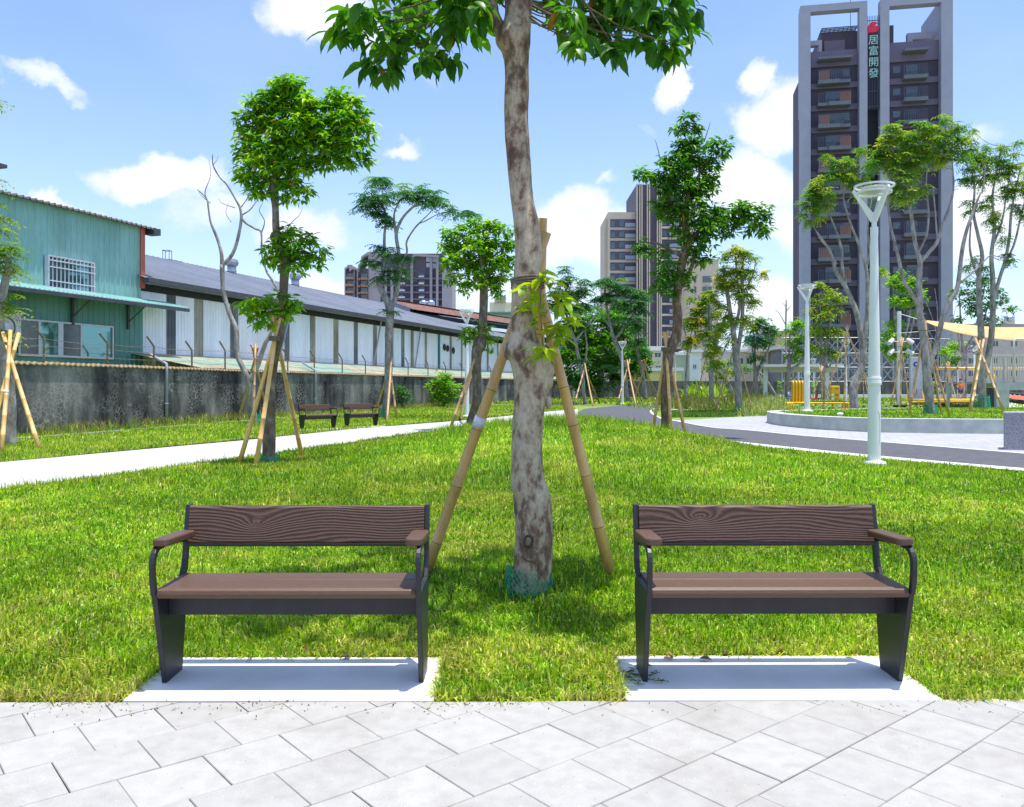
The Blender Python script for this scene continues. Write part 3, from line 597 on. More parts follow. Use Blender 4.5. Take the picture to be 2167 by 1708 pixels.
# --- big foreground tree
def main_tree():
    d = 5.42; t = empty('broadleaf_tree', (.113, 5.42, 0), 'big mottled foreground tree between the front benches, crown cut by the top edge', 'tree')
    out = [(1300,1078,1158),(1275.7,1080.5,1153),(1240,1083,1160),(1206,1086,1167),(1136,1089.7,1170),(1066.6,1087.5,1167.5),(1035,1083,1160),(1010.8,1081,1151.6),(955,1082,1148),(894,1084.6,1150),(838.6,1088.8,1158),(796.7,1086,1166),(768.9,1080,1163),(741,1070,1152),(713,1076,1136),(671,1081,1133),(615.5,1083,1137.6),(587.6,1087,1144),(531.9,1090,1147),(476,1087.4,1141.8),(423.3,1081,1129.5),(352.8,1074,1123.7),(249,1066.4,1118),(186.8,1068.5,1119.5),(145,1068,1119),(112,1062,1120),(83,1048,1123),(40,1066,1124),(0,1068,1126),(-90,1070,1122),(-200,1072,1112),(-330,1068,1096)]
    rings = []; seg = 40; mb = MB()
    ps = smoothpath([Vector(((a+b)/2, y, (b-a)/2)) for y, a, b in out], 6)
    for i, q in enumerate(ps):
        c = P(q.x, q.y, d); r = S(q.z, d); ring = []
        for k in range(seg):
            an = 2*pi*k/seg; dirv = Vector((cos(an), sin(an), 0)); s = c+dirv*r
            e = noise.noise(s*Vector((9,9,6)).x*.8)*.035+noise.noise(s*30)*.012+noise.noise(Vector((s.x*60,s.y*60,s.z*20)))*.006
            ring.append(mb.pt(c+dirv*r*(1+e)))
        rings.append(ring)
    for i in range(len(rings)-1):
        for k in range(seg): mb.f.append([rings[i][k], rings[i+1][k], rings[i+1][(k+1)%seg], rings[i][(k+1)%seg]])
    # swelling on the right
    mb.blob(P(1146,775,d-.01), (.078,.085,.115), 24, 16, .35); mb.blob(P(1152,800,d), (.055,.06,.10), 20, 12, .3); mb.blob(P(1150,748,d-.0), (.05,.05,.04), 16, 10, .3)
    mb.blob(P(1160,850,d), (.022,.03,.045), 12, 8, .8); mb.blob(P(1074,742,d), (.03,.045,.06), 14, 8, .4)
    limb(mb, pxl(d, [(1090,110,19),(1062,68,15),(1046,35,12.5),(1036,0,11),(1020,-50,10),(985,-120,8),(930,-180,6)]), 14)
    limb(mb, pxl(d, [(1100,-60,14),(1150,-120,10,.1),(1240,-170,8,.2),(1330,-170,5,.3)]), 12)
    limb(mb, pxl(d, [(1098,-100,12),(1090,-180,9,.5),(1060,-260,7,.8)]), 12)
    limb(mb, pxl(d, [(1110,-40,10),(1130,-120,8,-.4),(1100,-200,6,-.8)]), 12)
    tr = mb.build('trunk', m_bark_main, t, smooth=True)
    # healed knot with a dark rim
    kb = MB(); kc = P(1117.5,1138,d); rk = S(41,d)
    for a, rr, off in ((0,.026,-.006),):
        ring = [kc+Vector((cos(2*pi*k/20)*.027, -rk-.001, sin(2*pi*k/20)*.036)) for k in range(21)]; kb.tube(ring, .0075, 6, cap=False, wob=.5, wf=60)
    kb.build('bark_knot_rim', M('knot_rim',(.05,.035,.025),(.12,.08,.05),.9,50), tr, smooth=True)
    kb = MB(); kb.blob(kc+Vector((0,-rk+.006,0)), (.024,.010,.033), 16, 10, .5); kb.build('bark_knot', M('knot_wood', (.34,.27,.19), (.16,.11,.07), .9, 60, bmp=.8, vec=(1,1,.3)), tr, smooth=True)
    kb = MB(); kb.tube([kc+Vector((x,-rk-.003+abs(x)*.12,z-.122)) for x, z in ((-.04,.03),(-.03,.012),(-.008,-.002),(.02,-.004),(.04,-.006))], .004, 6, wob=.6, wf=50); kb.build('bark_scar', m_bark_rough, tr, smooth=True)
    # crown: boughs reach out; the lower leaves hang into the picture
    bl_ = [(760,30,45),(730,70,34),(800,85,44),(850,55,48),(900,90,46),(945,50,46),(985,25,42),(880,10,60),(960,-20,60),(800,-20,55),(1040,-60,60),(820,125,22),(785,135,18),(945,110,25),
           (1160,-10,34),(1210,20,32),(1250,40,40),(1310,45,44),(1370,30,44),(1415,35,40),(1440,55,24),(1240,85,22),(1290,80,26),(1350,85,24),(1400,80,22),(1350,-20,60),(1430,-10,46),(1260,-20,60),(1230,62,26),(1270,20,45),(1330,12,42),(1390,62,28),(1185,45,22),(1455,25,18),(720,42,20),(840,102,22),(1010,60,20),(1300,100,16),(905,118,16),(1420,95,14),
           (1180,-90,70),(1050,-170,80),(900,-130,70),(1320,-150,80),(1120,-290,90)]
    W_ = []; r = random.Random(3)
    for px, py, rp in bl_:
        if py > 20: dd = d+r.uniform(-.25,.30)
        else: dd = d+r.uniform(-.55,.6)
        W_.append((tuple(P(px,py,dd)), S(rp,dd)))
    for az in range(7):
        a = az*pi/3.5+.2; rr = r.uniform(.7,1.15); W_.append(((.1+cos(a)*rr, 5.42+sin(a)*rr*1.05, r.uniform(4.25,4.75)), .33))
    W2 = MB(); src = [P(930,-180,d),P(985,-120,d),P(1020,-50,d),P(1330,-170,d+.3),P(1240,-170,d+.2),P(1150,-120,d+.1),P(1060,-260,d+.8),P(1100,-200,d-.8)]
    sticks_to_blobs(W2, src, W_, .008); W2.build('branches', m_bark, t, smooth=True)
    crown('crown', t, W_, .140, .066, 6, 330, PG_MAIN, m_leaf, det=True, elev=(-1.35,-.1), inner=.15, yellow=.12, brown=.012)
    # young shoot of pale leaves growing from the trunk
    y = MB(); b0 = P(1152,745,d-.06)
    st = [(P(1150,755,d-.10),.006),(P(1147,700,d-.13),.005),(P(1143,650,d-.15),.004),(P(1146,600,d-.16),.003),(P(1150,578,d-.16),.002)]
    limb(y, st, 6); limb(y, [(P(1150,755,d-.10),.005),(P(1160,720,d-.15),.004),(P(1180,690,d-.2),.003),(P(1195,665,d-.2),.002)], 6); so = y.build('young_shoot', M('green_stem', (.20,.16,.05), (.16,.10,.04), .6), t, smooth=True)
    base = []; dirs = []
    spots = [(1150,575),(1145,590),(1160,585),(1130,600),(1175,600),(1120,615),(1165,615),(1185,625),(1135,630),(1150,640),(1180,650),(1195,640),(1125,655),(1160,665),(1190,675),(1140,680),(1175,690),(1200,690),(1150,700),(1165,715),(1185,712),(1145,735),(1160,742),(1150,755),(1205,660),(1130,640)]
    for a, b in spots:
        c = np.array(P(a,b,d-.15+random.uniform(-.07,.09)))
        for q in range(4):
            base.append(c+RNG.normal(0,.012,3)); az = RNG.uniform(0,2*pi); e = RNG.uniform(-.7,.25); v = np.array([cos(az)*cos(e)+(a-1152)/60., sin(az)*cos(e), sin(e)]); dirs.append(v/np.linalg.norm(v))
    base = np.array(base); dirs = np.array(dirs); n = len(base); V, fs, m = leaf_mesh(base, dirs, .125*RNG.uniform(.6,1.2,n), .056*RNG.uniform(.7,1.1,n), .2, True)
    c = np.array([[.42,.52,.02]])*RNG.uniform(.7,1.15,(n,1)); c[RNG.random(n) < .25] *= np.array([.6,.8,1]); np_mesh('young_leaves', V, fs, m_leaf_young, t, col=np.repeat(c,m,0))
main_tree()

# ------------------------------------------------------------------ bamboo stakes
def pole(mb_list, a, b, r, node, rg):
    """one bamboo pole as its own mesh data (verts, faces, colours)"""
    a = Vector(a); b = Vector(b); L = (b-a).length; t = (b-a)/L; n = max(2, int(L/node)); V = []; Fs = []; C = []; seg = 10
    u = t.orthogonal().normalized(); w = t.cross(u); pr = []
    bc = (np.array([.80,.50,.18]) if a.y < 25 else np.array([.56,.36,.17]))*rg.uniform(.8,1.1); bow = u*L*.004*rg.uniform(-1,1)
    for i in range(n+1):
        p0 = i/n; j = rg.uniform(-.15,.15)/n if 0 < i < n else 0; s = p0+j; e = .012/L; rr = r*(1.08-.22*s)
        pr += [(s-e*.9, rr*.985, 0), (s-e*.4, rr*1.06, 2), (s, rr*1.0, 1), (s+e*.4, rr*1.05, 2), (s+e*.9, rr*.975, 0)] if 0 < i < n else [(s, rr, 0)]
    for s, rr, k in pr:
        c = a+t*L*s+bow*(1-(2*s-1)**2)
        for q in range(seg): an = 2*pi*q/seg; V.append(c+(u*cos(an)+w*sin(an))*rr); C.append(bc*([1.0,.18,1.05][k])*rg.uniform(.93,1.05))
    for i in range(len(pr)-1):
        for q in range(seg): Fs.append([i*seg+q, i*seg+(q+1)%seg, (i+1)*seg+(q+1)%seg, (i+1)*seg+q])
    Fs.append(list(range(seg))[::-1]); Fs.append([(len(pr)-1)*seg+q for q in range(seg)]); return V, Fs, C
def stake(label, feet, tops, tie, r, d, node=.34, rope_r=.07, tagat=None, group='bamboo stakes propping the trees', trunk=None, dd=0.0):
    """feet / tops: world points"""
    rg = random.Random(int(feet[0].x*100)+5); o_ = sum(feet, Vector())/len(feet); t = empty('bamboo_stake', o_, label, 'tree stake', group)
    for a, b in zip(feet, tops):
        V, Fs, C = pole(None, a, b, r, node, rg); me = bpy.data.meshes.new('pole'); me.from_pydata([tuple(v-o_) for v in V], [], Fs); me.update()
        at = me.color_attributes.new('Col','FLOAT_COLOR','POINT'); cc = np.ones((len(V),4),np.float32); cc[:,:3] = np.array(C); at.data.foreach_set('color', cc.ravel())
        me.shade_smooth(); me.materials.append(m_bamboo); o = bpy.data.objects.new('pole', me); COL.objects.link(o); o.parent = t
    if tie is not None:
        mb = MB(); rt = r*.22 if r > .02 else r*.35
        for k in range(5 if d < 25 else 2):
            z = tie.z+(k-2)*rt*2.05+(rg.uniform(-.3,.3)*rt)
            mb.tube([Vector((tie.x+cos(a_)*rope_r, tie.y+sin(a_)*rope_r, z+sin(a_)*rt)) for a_ in [2*pi*q/14 for q in range(15)]], rt, 5, cap=False)
        if trunk is not None:
            mb.tube([tie+Vector((rope_r*.8,-.02,-rt)), (tie+trunk)/2+Vector((0,-.05,-rt)), trunk], rt*1.4, 6)
        mb.build('rope', m_rope, t, smooth=True)
    if tagat is not None:
        a, b, s = tagat; c = a+(b-a)*s; tt = (b-a).normalized(); mb = MB(); mb.tube([c-tt*.035, c+tt*.035], r*1.10, 12); o = mb.build('tag', m_tag, t, smooth=True); o['label'] = 'white paper tag round the pole'
    return t
# big tree's stakes
F_l = G(893,1243); F_r = G(1298,1250); F_b = Vector((.14,5.98,0)); F_l.z = hz(F_l.x,F_l.y)-.05; F_r.z = hz(F_r.x,F_r.y)-.05; F_b.z = -.03
T_l = P(1157,492,5.60); T_r = P(1135,585,5.60); T_b = P(1148,462,5.66)
stake('three thick bamboo poles leaning on the big foreground tree, white tag on one', [F_l,F_r,F_b], [T_l,T_r,T_b], None, .038, 5.4, .34, tagat=(F_l,T_l,.47))
mb = MB()
for k in range(5): mb.tube([Vector((.103+.106*cos(a_), 5.50+.19*sin(a_), 2.05+k*.0125+.006*sin(a_*2+k))) for a_ in [2*pi*q/28 for q in range(29)]], .0062, 6, cap=False, wob=.2, wf=80)
tag(mb.build('tie_rope', m_rope, smooth=True), 'brown rope wound round the big foreground trunk and its poles', 'rope')
def net(label, c, r0, r1, h, cells=22, wire=.0025):
    mb = MB(); c = Vector(c); rows = max(4, int(h/(2*pi*r0/cells)*1.1))
    rad = lambda t, a: (r0+(r1-r0)*t)*(1+.10*sin(a*3+1)+.06*sin(a*7))
    def pt(i, j): a = 2*pi*i/cells; t = j/rows; return c+Vector((cos(a)*rad(t,a), sin(a)*rad(t,a)*1.1, h*t*(1+.08*sin(a*2+.5))))
    for j in range(rows):
        for i in range(cells):
            mb.tube([pt(i,j), pt(i+1,j+1)], wire, 4, cap=False); mb.tube([pt(i+1,j), pt(i,j+1)], wire, 4, cap=False)
    o = mb.build('tree_guard_net', m_net); return tag(o, label, 'tree guard', 'green mesh guards round the tree feet')
net('green plastic mesh wrapped round the foot of the big foreground tree', (.10,5.42,0), .155, .138, .235, 26, .0023)

# ------------------------------------------------------------------ benches
def arc(c, r, a0, a1, n=6): return [(c[0]+r*cos(a0+(a1-a0)*i/n), c[1]+r*sin(a0+(a1-a0)*i/n)) for i in range(n+1)]
def stroke(path, w):
    L = []; R = []
    for i in range(len(path)):
        a = path[max(i-1,0)]; b = path[min(i+1,len(path)-1)]; dx, dy = b[0]-a[0], b[1]-a[1]; l = math.hypot(dx,dy); nx, ny = -dy/l*w/2, dx/l*w/2
        L.append((path[i][0]+nx, path[i][1]+ny)); R.append((path[i][0]-nx, path[i][1]-ny))
    return L+R[::-1]
def make_bench(label, woodm, loc):
    """local: x across, y 0 = front of the feet, z up"""
    t = empty('park_bench', (0,0,0), label, 'bench', 'brown slatted park benches with charcoal frames'); hw = .61
    for sx in (-1, 1):
        x0 = -hw if sx < 0 else hw-.024
        def pr(poly, th=.024, xx=x0): q = MB(); q.prism(poly, th, 'x', xx); return q
        q = MB(); q.prism([(0,.0),(.19,.0),(.255,.40),(.225,.452),(-.105,.452),(-.115,.44)], .024, 'x', x0)
        q.prism(stroke([(.20,.452),(.235,.49),(.255,.53),(.268,.60),(.285,.70),(.298,.79)], .034), .024, 'x', x0) if 0 else q.prism([(.195,.452),(.232,.452),(.262,.475),(.285,.60),(.322,.79),(.290,.79),(.270,.70),(.252,.61),(.238,.53),(.222,.488)], .024, 'x', x0)
        o = q.build('side_frame', m_frame, t, bevel=.003)
        arm = [(.255,.628),(.16,.640),(.02,.652)]+[(p[0],p[1]) for p in arc((-.055,.575),.075,pi*.48,pi*1.02,7)]+[(-.128,.52),(-.112,.44)]
        q = MB(); q.prism(stroke(arm, .030)[::-1], .022, 'x', x0+.001); q.build('armrest_bar', m_frame, t, bevel=.003)
        # armrest pad, rounded corners
        cx = -hw+.036 if sx < 0 else hw-.036; poly = []
        for ccx, ccy, a0 in ((.012,.200,0),(-.012,.200,pi/2),(-.010,-.085,pi),(.010,-.085,3*pi/2)): poly += [(cx+ccx+.030*cos(a0+k*pi/8), ccy+.030*sin(a0+k*pi/8)) for k in range(5)]
        q = MB(); q.m = Matrix.Translation((0,0,.652)) @ Matrix.Rotation(-.045, 4, 'X'); q.prism(poly, .034, 'z', 0); q.build('armrest', m_seat, t, bevel=.008)
        for yy in (-.04,.12): bt = MB(); bt.tube([Vector((cx,yy,.640)), Vector((cx,yy,.650))], .006, 8); bt.build('bolt', m_bolt, t)
    xi = hw-.0245
    q = MB(); q.prism([(-.112,.425),(-.118,.440),(-.112,.457),(-.096,.466),(.060,.466),(.064,.462),(.064,.436),(-.10,.418)], 2*xi, 'x', -xi); q.build('seat_board', m_seat, t, bevel=.004)
    q = MB(); q.prism([(.070,.436),(.070,.462),(.074,.466),(.215,.466),(.219,.462),(.219,.436)], 2*xi, 'x', -xi); q.build('seat_board', m_seat, t, bevel=.003)
    q = MB(); q.prism([(.300,.787),(.278,.787),(.272,.778),(.245,.612),(.248,.606),(.268,.606)], 2*xi, 'x', -xi); q.build('backrest', woodm, t, bevel=.004)
    q = MB(); q.box(-xi,xi,.243,.272,.590,.6045); q.box(-xi,xi,.02,.030,.312,.416); q.box(-xi,xi,.03,.20,.405,.4155); q.build('rail', m_frame, t, bevel=.002)
    for xx in (-xi+.03,-.05,.0,xi-.03): bt = MB(); bt.tube([Vector((xx,.012,.412)), Vector((xx,.019,.412))], .006, 8); bt.build('bolt', m_bolt, t)
    t.location = loc; ORG[t.name] = Vector(loc); return t
bA = make_bench('left of the two front benches, brown boards and charcoal arms', m_woodA, (-1.022,3.90,.018)); bA.rotation_euler.z = radians(.3)
bB = make_bench('right of the two front benches, brown boards and charcoal arms', m_woodB, (1.221,3.915,.018)); bB.rotation_euler.z = radians(.3)
for (px, py, lab, d0) in ((676,909,'smaller brown bench beside the far path, left of its pair',0),(768,904,'smaller brown bench beside the far path, right of its pair',0)):
    c = copy_tree(bA); c['label'] = lab; v = G(px,py); c.location = (v.x, v.y, .02); c.rotation_euler.z = radians(46)
    pb = MB(Matrix.Translation((v.x,v.y,0)) @ Matrix.Rotation(radians(46),4,'Z')); pb.box(-.75,.75,-.35,.35,-.02,.019); tag(pb.build('concrete_pad', m_pad), 'pale slab under the '+lab.replace('smaller brown bench','small bench'), 'slab', 'concrete slabs under the far benches')
# creeping weed over the right slab
v = G(1338,1443); t = empty('creeping_weed', (v.x,v.y,.02), 'thin creeping green weed trailing over the right slab beside the bench leg', 'weed'); q = MB(); ends = []
for l in (((1318,1432),(1340,1440),(1365,1447),(1385,1452),(1408,1454)),((1330,1436),(1350,1425),(1380,1419)),((1322,1440),(1345,1452),(1352,1462)),((1340,1440),(1372,1441),(1392,1436))):
    pp = [G(a,b)+Vector((0,0,.028)) for a,b in l]; q.tube(smoothpath(pp,3), .0018, 5); ends += smoothpath(pp,3)
q.build('stem', M('weed_stem',(.10,.05,.03),None,.7), t); base = np.repeat(np.array(ends),2,0); n = len(base); a = RNG.uniform(0,2*pi,n); V, fs, m = leaf_mesh(base, np.stack([np.cos(a),np.sin(a),RNG.uniform(.1,.7,n)],1), .030*RNG.uniform(.6,1.2,n), np.full(n,.009), .4, False); np_mesh('leaves', V, fs, m_leaf, t, col=np.tile(np.array([[.10,.20,.03]]),(len(V),1)))
# fallen leaves on the slabs and lawn
for i, (px, py, s, cc) in enumerate(((1408,1396,.05,0),(1640,1395,.045,0),(1480,1405,.04,1),(1536,1397,.035,1),(645,1392,.05,0),(742,1400,.035,1),(404,1322,.03,2),(552,1263,.03,0),(995,1310,.03,2),(1250,1180,.03,2))):
    v = G(px, py); r = random.Random(i); base = np.array([[v.x, v.y, .03 if py > 1380 else .07]]); a = r.uniform(0,6); V, fs, m = leaf_mesh(base, np.array([[cos(a)*.95, sin(a)*.95, .2]]), np.array([s*1.6]), np.array([s]), .5, True)
    cl = [(.30,.11,.045),(.13,.06,.035),(.45,.26,.10)][cc]
    o = np_mesh('fallen_leaf', V, fs, m_leaf, col=np.tile(np.array([cl]),(len(V),1))); tag(o, ['curled brown leaf on the slab edge','dark withered leaf on the slab edge','tan dry leaf lying in the grass'][cc]+[' behind the right front bench near its left leg',' behind the right front bench near its middle right',' behind the right front bench left of the middle',' in the middle behind the right front bench',' behind the left front bench, right of the middle',' behind the left front bench near its right end',' under the left front bench beside its left leg',' seen through the left front bench backrest gap',' between the two front benches',' just right of the big trunk'][i], 'leaf', 'fallen leaves')

# ------------------------------------------------------------------ left side: boundary wall, warehouse, green house
def line_hit(px, p0, dr):
    """ground point of a vertical plane (p0 + t*dr) seen at column px"""
    k = (px-CX)/F; t = (k*p0.y-p0.x)/(dr.x-k*dr.y); return t, Vector((p0.x+dr.x*t, p0.y+dr.y*t, 0))
def mk_wallmat():
    m, nt, b = nodes('stained_cement'); b.inputs['Roughness'].default_value = .92; b.inputs['Specular IOR Level'].default_value = .15
    t = tex(nt, 'Noise', .55, 7, (1,1,.55), Roughness=.62); st = tex(nt, 'Noise', 1.7, 7, (1,1,.16)); fine = tex(nt, 'Noise', 14, 6)
    c = ramp(nt, t.outputs[0], [(.38,(.035,.035,.04)),(.47,(.10,.10,.10)),(.57,(.21,.205,.19)),(.68,(.34,.33,.30))])
    c = mixc(nt, .6, c, ramp(nt, st.outputs[0], [(.36,.28),(.5,.9),(.66,1.25)]), 'MULTIPLY'); c = mixc(nt, .6, c, ramp(nt, fine.outputs[0], [(.3,.6),(.6,1.15)]), 'MULTIPLY')
    # crazed pale cracks in patches
    v = tex(nt, 'Voronoi', 5.5, None, (1,1,1.2), feature='DISTANCE_TO_EDGE'); cr = ramp(nt, v.outputs['Distance'], [(.02,.8),(.06,0)])
    msk = tex(nt, 'Noise', .8, 3); mk = ramp(nt, msk.outputs[0], [(.47,0),(.56,1)]); f = mixc(nt, 1.0, cr, mk, 'MULTIPLY'); c = mixc(nt, f, c, (.36,.35,.32))
    # peeled lime and rust
    pz = tex(nt, 'Noise', 1.1, 9, (1,1,.5), Roughness=.72); c = mixc(nt, ramp(nt, pz.outputs[0], [(.645,0),(.68,.85)]), c, (.42,.40,.34))
    rz = tex(nt, 'Noise', .45, 6, (1,1,.35)); c = mixc(nt, ramp(nt, rz.outputs[0], [(.66,0),(.72,.7)]), c, (.40,.22,.05))
    nt.links.new(c, b.inputs['Base Color']); bump(nt, b, fine.outputs[0], .3, .01); return m
m_wall = mk_wallmat()
m_tile = M('ochre_coping', (.34,.25,.12), (.20,.13,.07), .8, 12)
def mk_metal(name, c1, c2, streak=.5, rough=.5):
    m, nt, b = nodes(name); b.inputs['Roughness'].default_value = rough
    t = tex(nt, 'Noise', 1.4, 6, (1,1,.18)); t2 = tex(nt, 'Noise', .35, 5); f = tex(nt, 'Noise', 9, 5, (1,1,.25))
    c = ramp(nt, t2.outputs[0], [(.38, c1), (.62, c2)]); c = mixc(nt, streak, c, ramp(nt, t.outputs[0], [(.35,.70),(.6,1.1)]), 'MULTIPLY')
    c = mixc(nt, streak, c, ramp(nt, f.outputs[0], [(.3,.78),(.6,1.06)]), 'MULTIPLY'); nt.links.new(c, b.inputs['Base Color']); return m
m_whwall = mk_metal('white_sheet_metal', (.78,.80,.84), (.84,.85,.88), .30)
m_whroof = mk_metal('blue_grey_roof', (.115,.14,.185), (.145,.17,.22), .35, .7)
m_gutter = M('dark_gutter', (.05,.055,.065), (.07,.075,.085), .5, 5)
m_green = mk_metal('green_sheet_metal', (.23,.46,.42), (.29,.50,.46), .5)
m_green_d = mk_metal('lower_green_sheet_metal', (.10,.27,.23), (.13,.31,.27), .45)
m_red = mk_metal('red_post_paint', (.45,.10,.07), (.50,.14,.09), .3)
m_stain = mk_metal('discoloured_panel', (.22,.20,.14), (.36,.34,.26), .9); m_stain2 = mk_metal('blackened_panel', (.07,.08,.10), (.22,.22,.20), .9); m_teal = mk_metal('teal_panel', (.02,.16,.18), (.03,.2,.22), .3)
m_eaves = mk_metal('pale_green_sheet', (.30,.44,.36), (.52,.44,.30), .6)
m_dark = M('near_black', (.012,.013,.016), (.02,.02,.025), .7, 4)
m_glassd = M('window_glass_dark', (.05,.08,.09), (.09,.13,.14), .12, 2.5, spec=.8)
def mk_refl():
    m, nt, b = nodes('window_glass_mirroring'); b.inputs['Roughness'].default_value = .03; b.inputs['Base Color'].default_value = (.16,.34,.36,1); b.inputs['Metallic'].default_value = .75; return m
m_glassr = mk_refl()
m_alu = M('white_aluminium', (.66,.66,.70), (.56,.57,.62), .4, 6)
def corr(mb, a, b, z0, z1, pitch=.25, dep=.03, nrm=None):
    """corrugated upright sheet from a to b"""
    a = Vector(a); b = Vector(b); L = (b-a).length; u = (b-a)/L; n = nrm or Vector((u.y,-u.x,0)); k = int(L/pitch); last = None
    for i in range(k+1):
        for fr, dd in ((0,0),(.62,0),(.72,dep),(.90,dep)):
            s = min((i+fr)*pitch, L); p = a+u*s+n*dd; cur = (mb.pt((p.x,p.y,z0)), mb.pt((p.x,p.y,z1)))
            if last: mb.f.append([last[0],cur[0],cur[1],last[1]])
            last = cur
            if s >= L: return
# boundary wall
t = empty('boundary_wall', FENCE[1], 'long stained grey cement wall running along the left side under the warehouses', 'wall'); mb = MB(); cap = MB()
for a, b in zip(FENCE[:-1], FENCE[1:]):
    u = (b-a).normalized(); n = Vector((-u.y, u.x, 0))*.16
    L = (b-a).length; k = max(1, int(L/1.2))
    for i in range(k):
        p = a+u*(L*i/k); q = a+u*(L*(i+1)/k)
        mb.face((p.x,p.y,-.1),(q.x,q.y,-.1),(q.x,q.y,2.04),(p.x,p.y,2.04)); mb.face((q.x+n.x,q.y+n.y,-.1),(p.x+n.x,p.y+n.y,-.1),(p.x+n.x,p.y+n.y,2.04),(q.x+n.x,q.y+n.y,2.04)); mb.face((p.x,p.y,2.04),(q.x,q.y,2.04),(q.x+n.x,q.y+n.y,2.04),(p.x+n.x,p.y+n.y,2.04))
    s = 0; i = 0; r = random.Random(4)
    while s < L:
        p = a+u*s-n*.45; q = a+u*min(s+.23, L)-n*.45; c1_ = p+n*1.8; c2_ = q+n*1.8; z = 2.05+r.uniform(-.008,.008)
        cap.face((p.x,p.y,z),(((p+q)/2).x,((p+q)/2).y,z+.05),((((c1_+c2_)/2)).x,((c1_+c2_)/2).y,z+.11),(c1_.x,c1_.y,z+.06)); cap.face((((p+q)/2).x),((p+q)/2).y,z+.05) if 0 else cap.face(((p+q)/2).to_tuple()[:2]+(z+.05,),(q.x,q.y,z),(c2_.x,c2_.y,z+.06),((c1_+c2_)/2).to_tuple()[:2]+(z+.11,))
        cap.face((p.x,p.y,z-.03),((p+q)/2).to_tuple()[:2]+(z+.02,),((p+q)/2).to_tuple()[:2]+(z+.05,),(p.x,p.y,z)); cap.face(((p+q)/2).to_tuple()[:2]+(z+.02,),(q.x,q.y,z-.03),(q.x,q.y,z),((p+q)/2).to_tuple()[:2]+(z+.05,))
        s += .23
mb.build('wall', m_wall, t); cap.build('coping_tiles', m_tile, t)
# barbed wire on bent posts
bw = empty('barbed_wire_fence', FENCE[1]+Vector((0,0,2.1)), 'rusty bent posts with barbed wire along the top of the stained cement wall', 'fence'); wl = [[],[],[]]
posts = [(-20,0),(98,0),(232,0),(330,1),(410,1),(480,1),(545,1),(612,1),(668,1),(727,1),(776,1),(825,1),(866,1),(908,1),(945,1),(979,1),(1010,1),(1040,1),(1062,1)]
m_post = M('rusty_post', (.26,.20,.15), (.13,.09,.06), .85, 12)
for px, k in posts:
    for a, b in zip(FENCE[:-1], FENCE[1:]):
        dr = (b-a).normalized(); tt, q = line_hit(px, a, dr)
        if 0 <= tt <= (b-a).length: break
    q = q+Vector((-dr.y, dr.x, 0))*.08; out = Vector((-dr.x*.3-.95*0, -dr.y*.3, 0))+Vector((-dr.y,dr.x,0))*-.05
    mb = MB(); hh = 1.12+random.uniform(-.07,.07); top = q+Vector((0,0,2.1+hh*.68)); tip = q+Vector((-.34*dr.x-.05,-.34*dr.y, 2.1+hh))
    mb.tube([q+Vector((0,0,2.05)), top, tip], .035, 5); mb.build('post', m_post, bw)
    for i, (pt_) in enumerate((q+Vector((0,0,2.35)), q+Vector((0,0,2.62)), top)): wl[i].append(pt_+Vector((.04,-.04,0)))
for w in wl:
    mb = MB(); pts = []
    for a, b in zip(w[:-1], w[1:]):
        sag = random.uniform(.01,.06)
        for k in range(8): s = k/8; pts.append(a.lerp(b, s)+Vector((0,0,-sag*4*s*(1-s))))
    pts.append(w[-1]); mb.tube(pts, .007, 4)
    for p in pts[::2]: mb.tube([p+Vector((.02,0,-.025)), p+Vector((-.02,.01,.025))], .005, 3)
    mb.build('wire', m_post, bw)
# long warehouse
E0 = Vector((-15.71,35.95,0)); U = Vector((.319,.948,0)).normalized(); NL = Vector((-U.y,U.x,0)); ZE = 6.10; WL = 69
wh = empty('warehouse', E0, 'long white corrugated warehouse with blue grey roof behind the stained wall', 'warehouse')
mb = MB(); corr(mb, E0-U*1.2, E0+U*WL, 0, ZE, .20, .022); mb.build('wall', m_whwall, wh)
R0 = E0+NL*7.3; mb = MB(); k = int((WL+1.2)/.4)
for i in range(k):
    a = -.7+i*.4; ov = -NL*.55; z0 = ZE-.12; zr = 8.62
    for s0, s1, h0, h1 in ((0,.34,0,0),(.34,.37,0,.03),(.37,.40,.03,0)):
        p = E0+ov+U*(a+s0); q = E0+ov+U*(a+s1); pr = R0+U*(a+s0); qr = R0+U*(a+s1)
        mb.face((p.x,p.y,z0+h0),(q.x,q.y,z0+h1),(qr.x,qr.y,zr+h1),(pr.x,pr.y,zr+h0))
a = R0-U*.7; b = R0+U*(WL+.5); c = b+NL*7.3; d_ = a+NL*7.3; mb.face((a.x,a.y,8.615),(b.x,b.y,8.615),(c.x,c.y,5.8),(d_.x,d_.y,5.8)); mb.build('roof', m_whroof, wh)
mb = MB(Matrix.Translation(E0) @ Matrix.Rotation(atan2(U.y,U.x),4,'Z')); mb.box(-.75,WL+.5,-.80,-.56,ZE-.34,ZE-.13); mb.build('gutter', m_gutter, wh)
mb = MB(Matrix.Translation(E0) @ Matrix.Rotation(atan2(U.y,U.x),4,'Z')); mb.box(-1.0,WL,-.05,-.03,ZE-.62,ZE-.30); mb.build('eaves_strip', m_dark, wh)  # near-black strip on the wall face just below the eaves
mb = MB(); b = E0+U*WL; c = b+NL*14.6; mb.face((b.x,b.y,0),(c.x,c.y,0),(c.x,c.y,5.8),((b+NL*7.3).x,(b+NL*7.3).y,8.3),(b.x,b.y,ZE)); mb.build('gable_wall', m_whwall, wh)
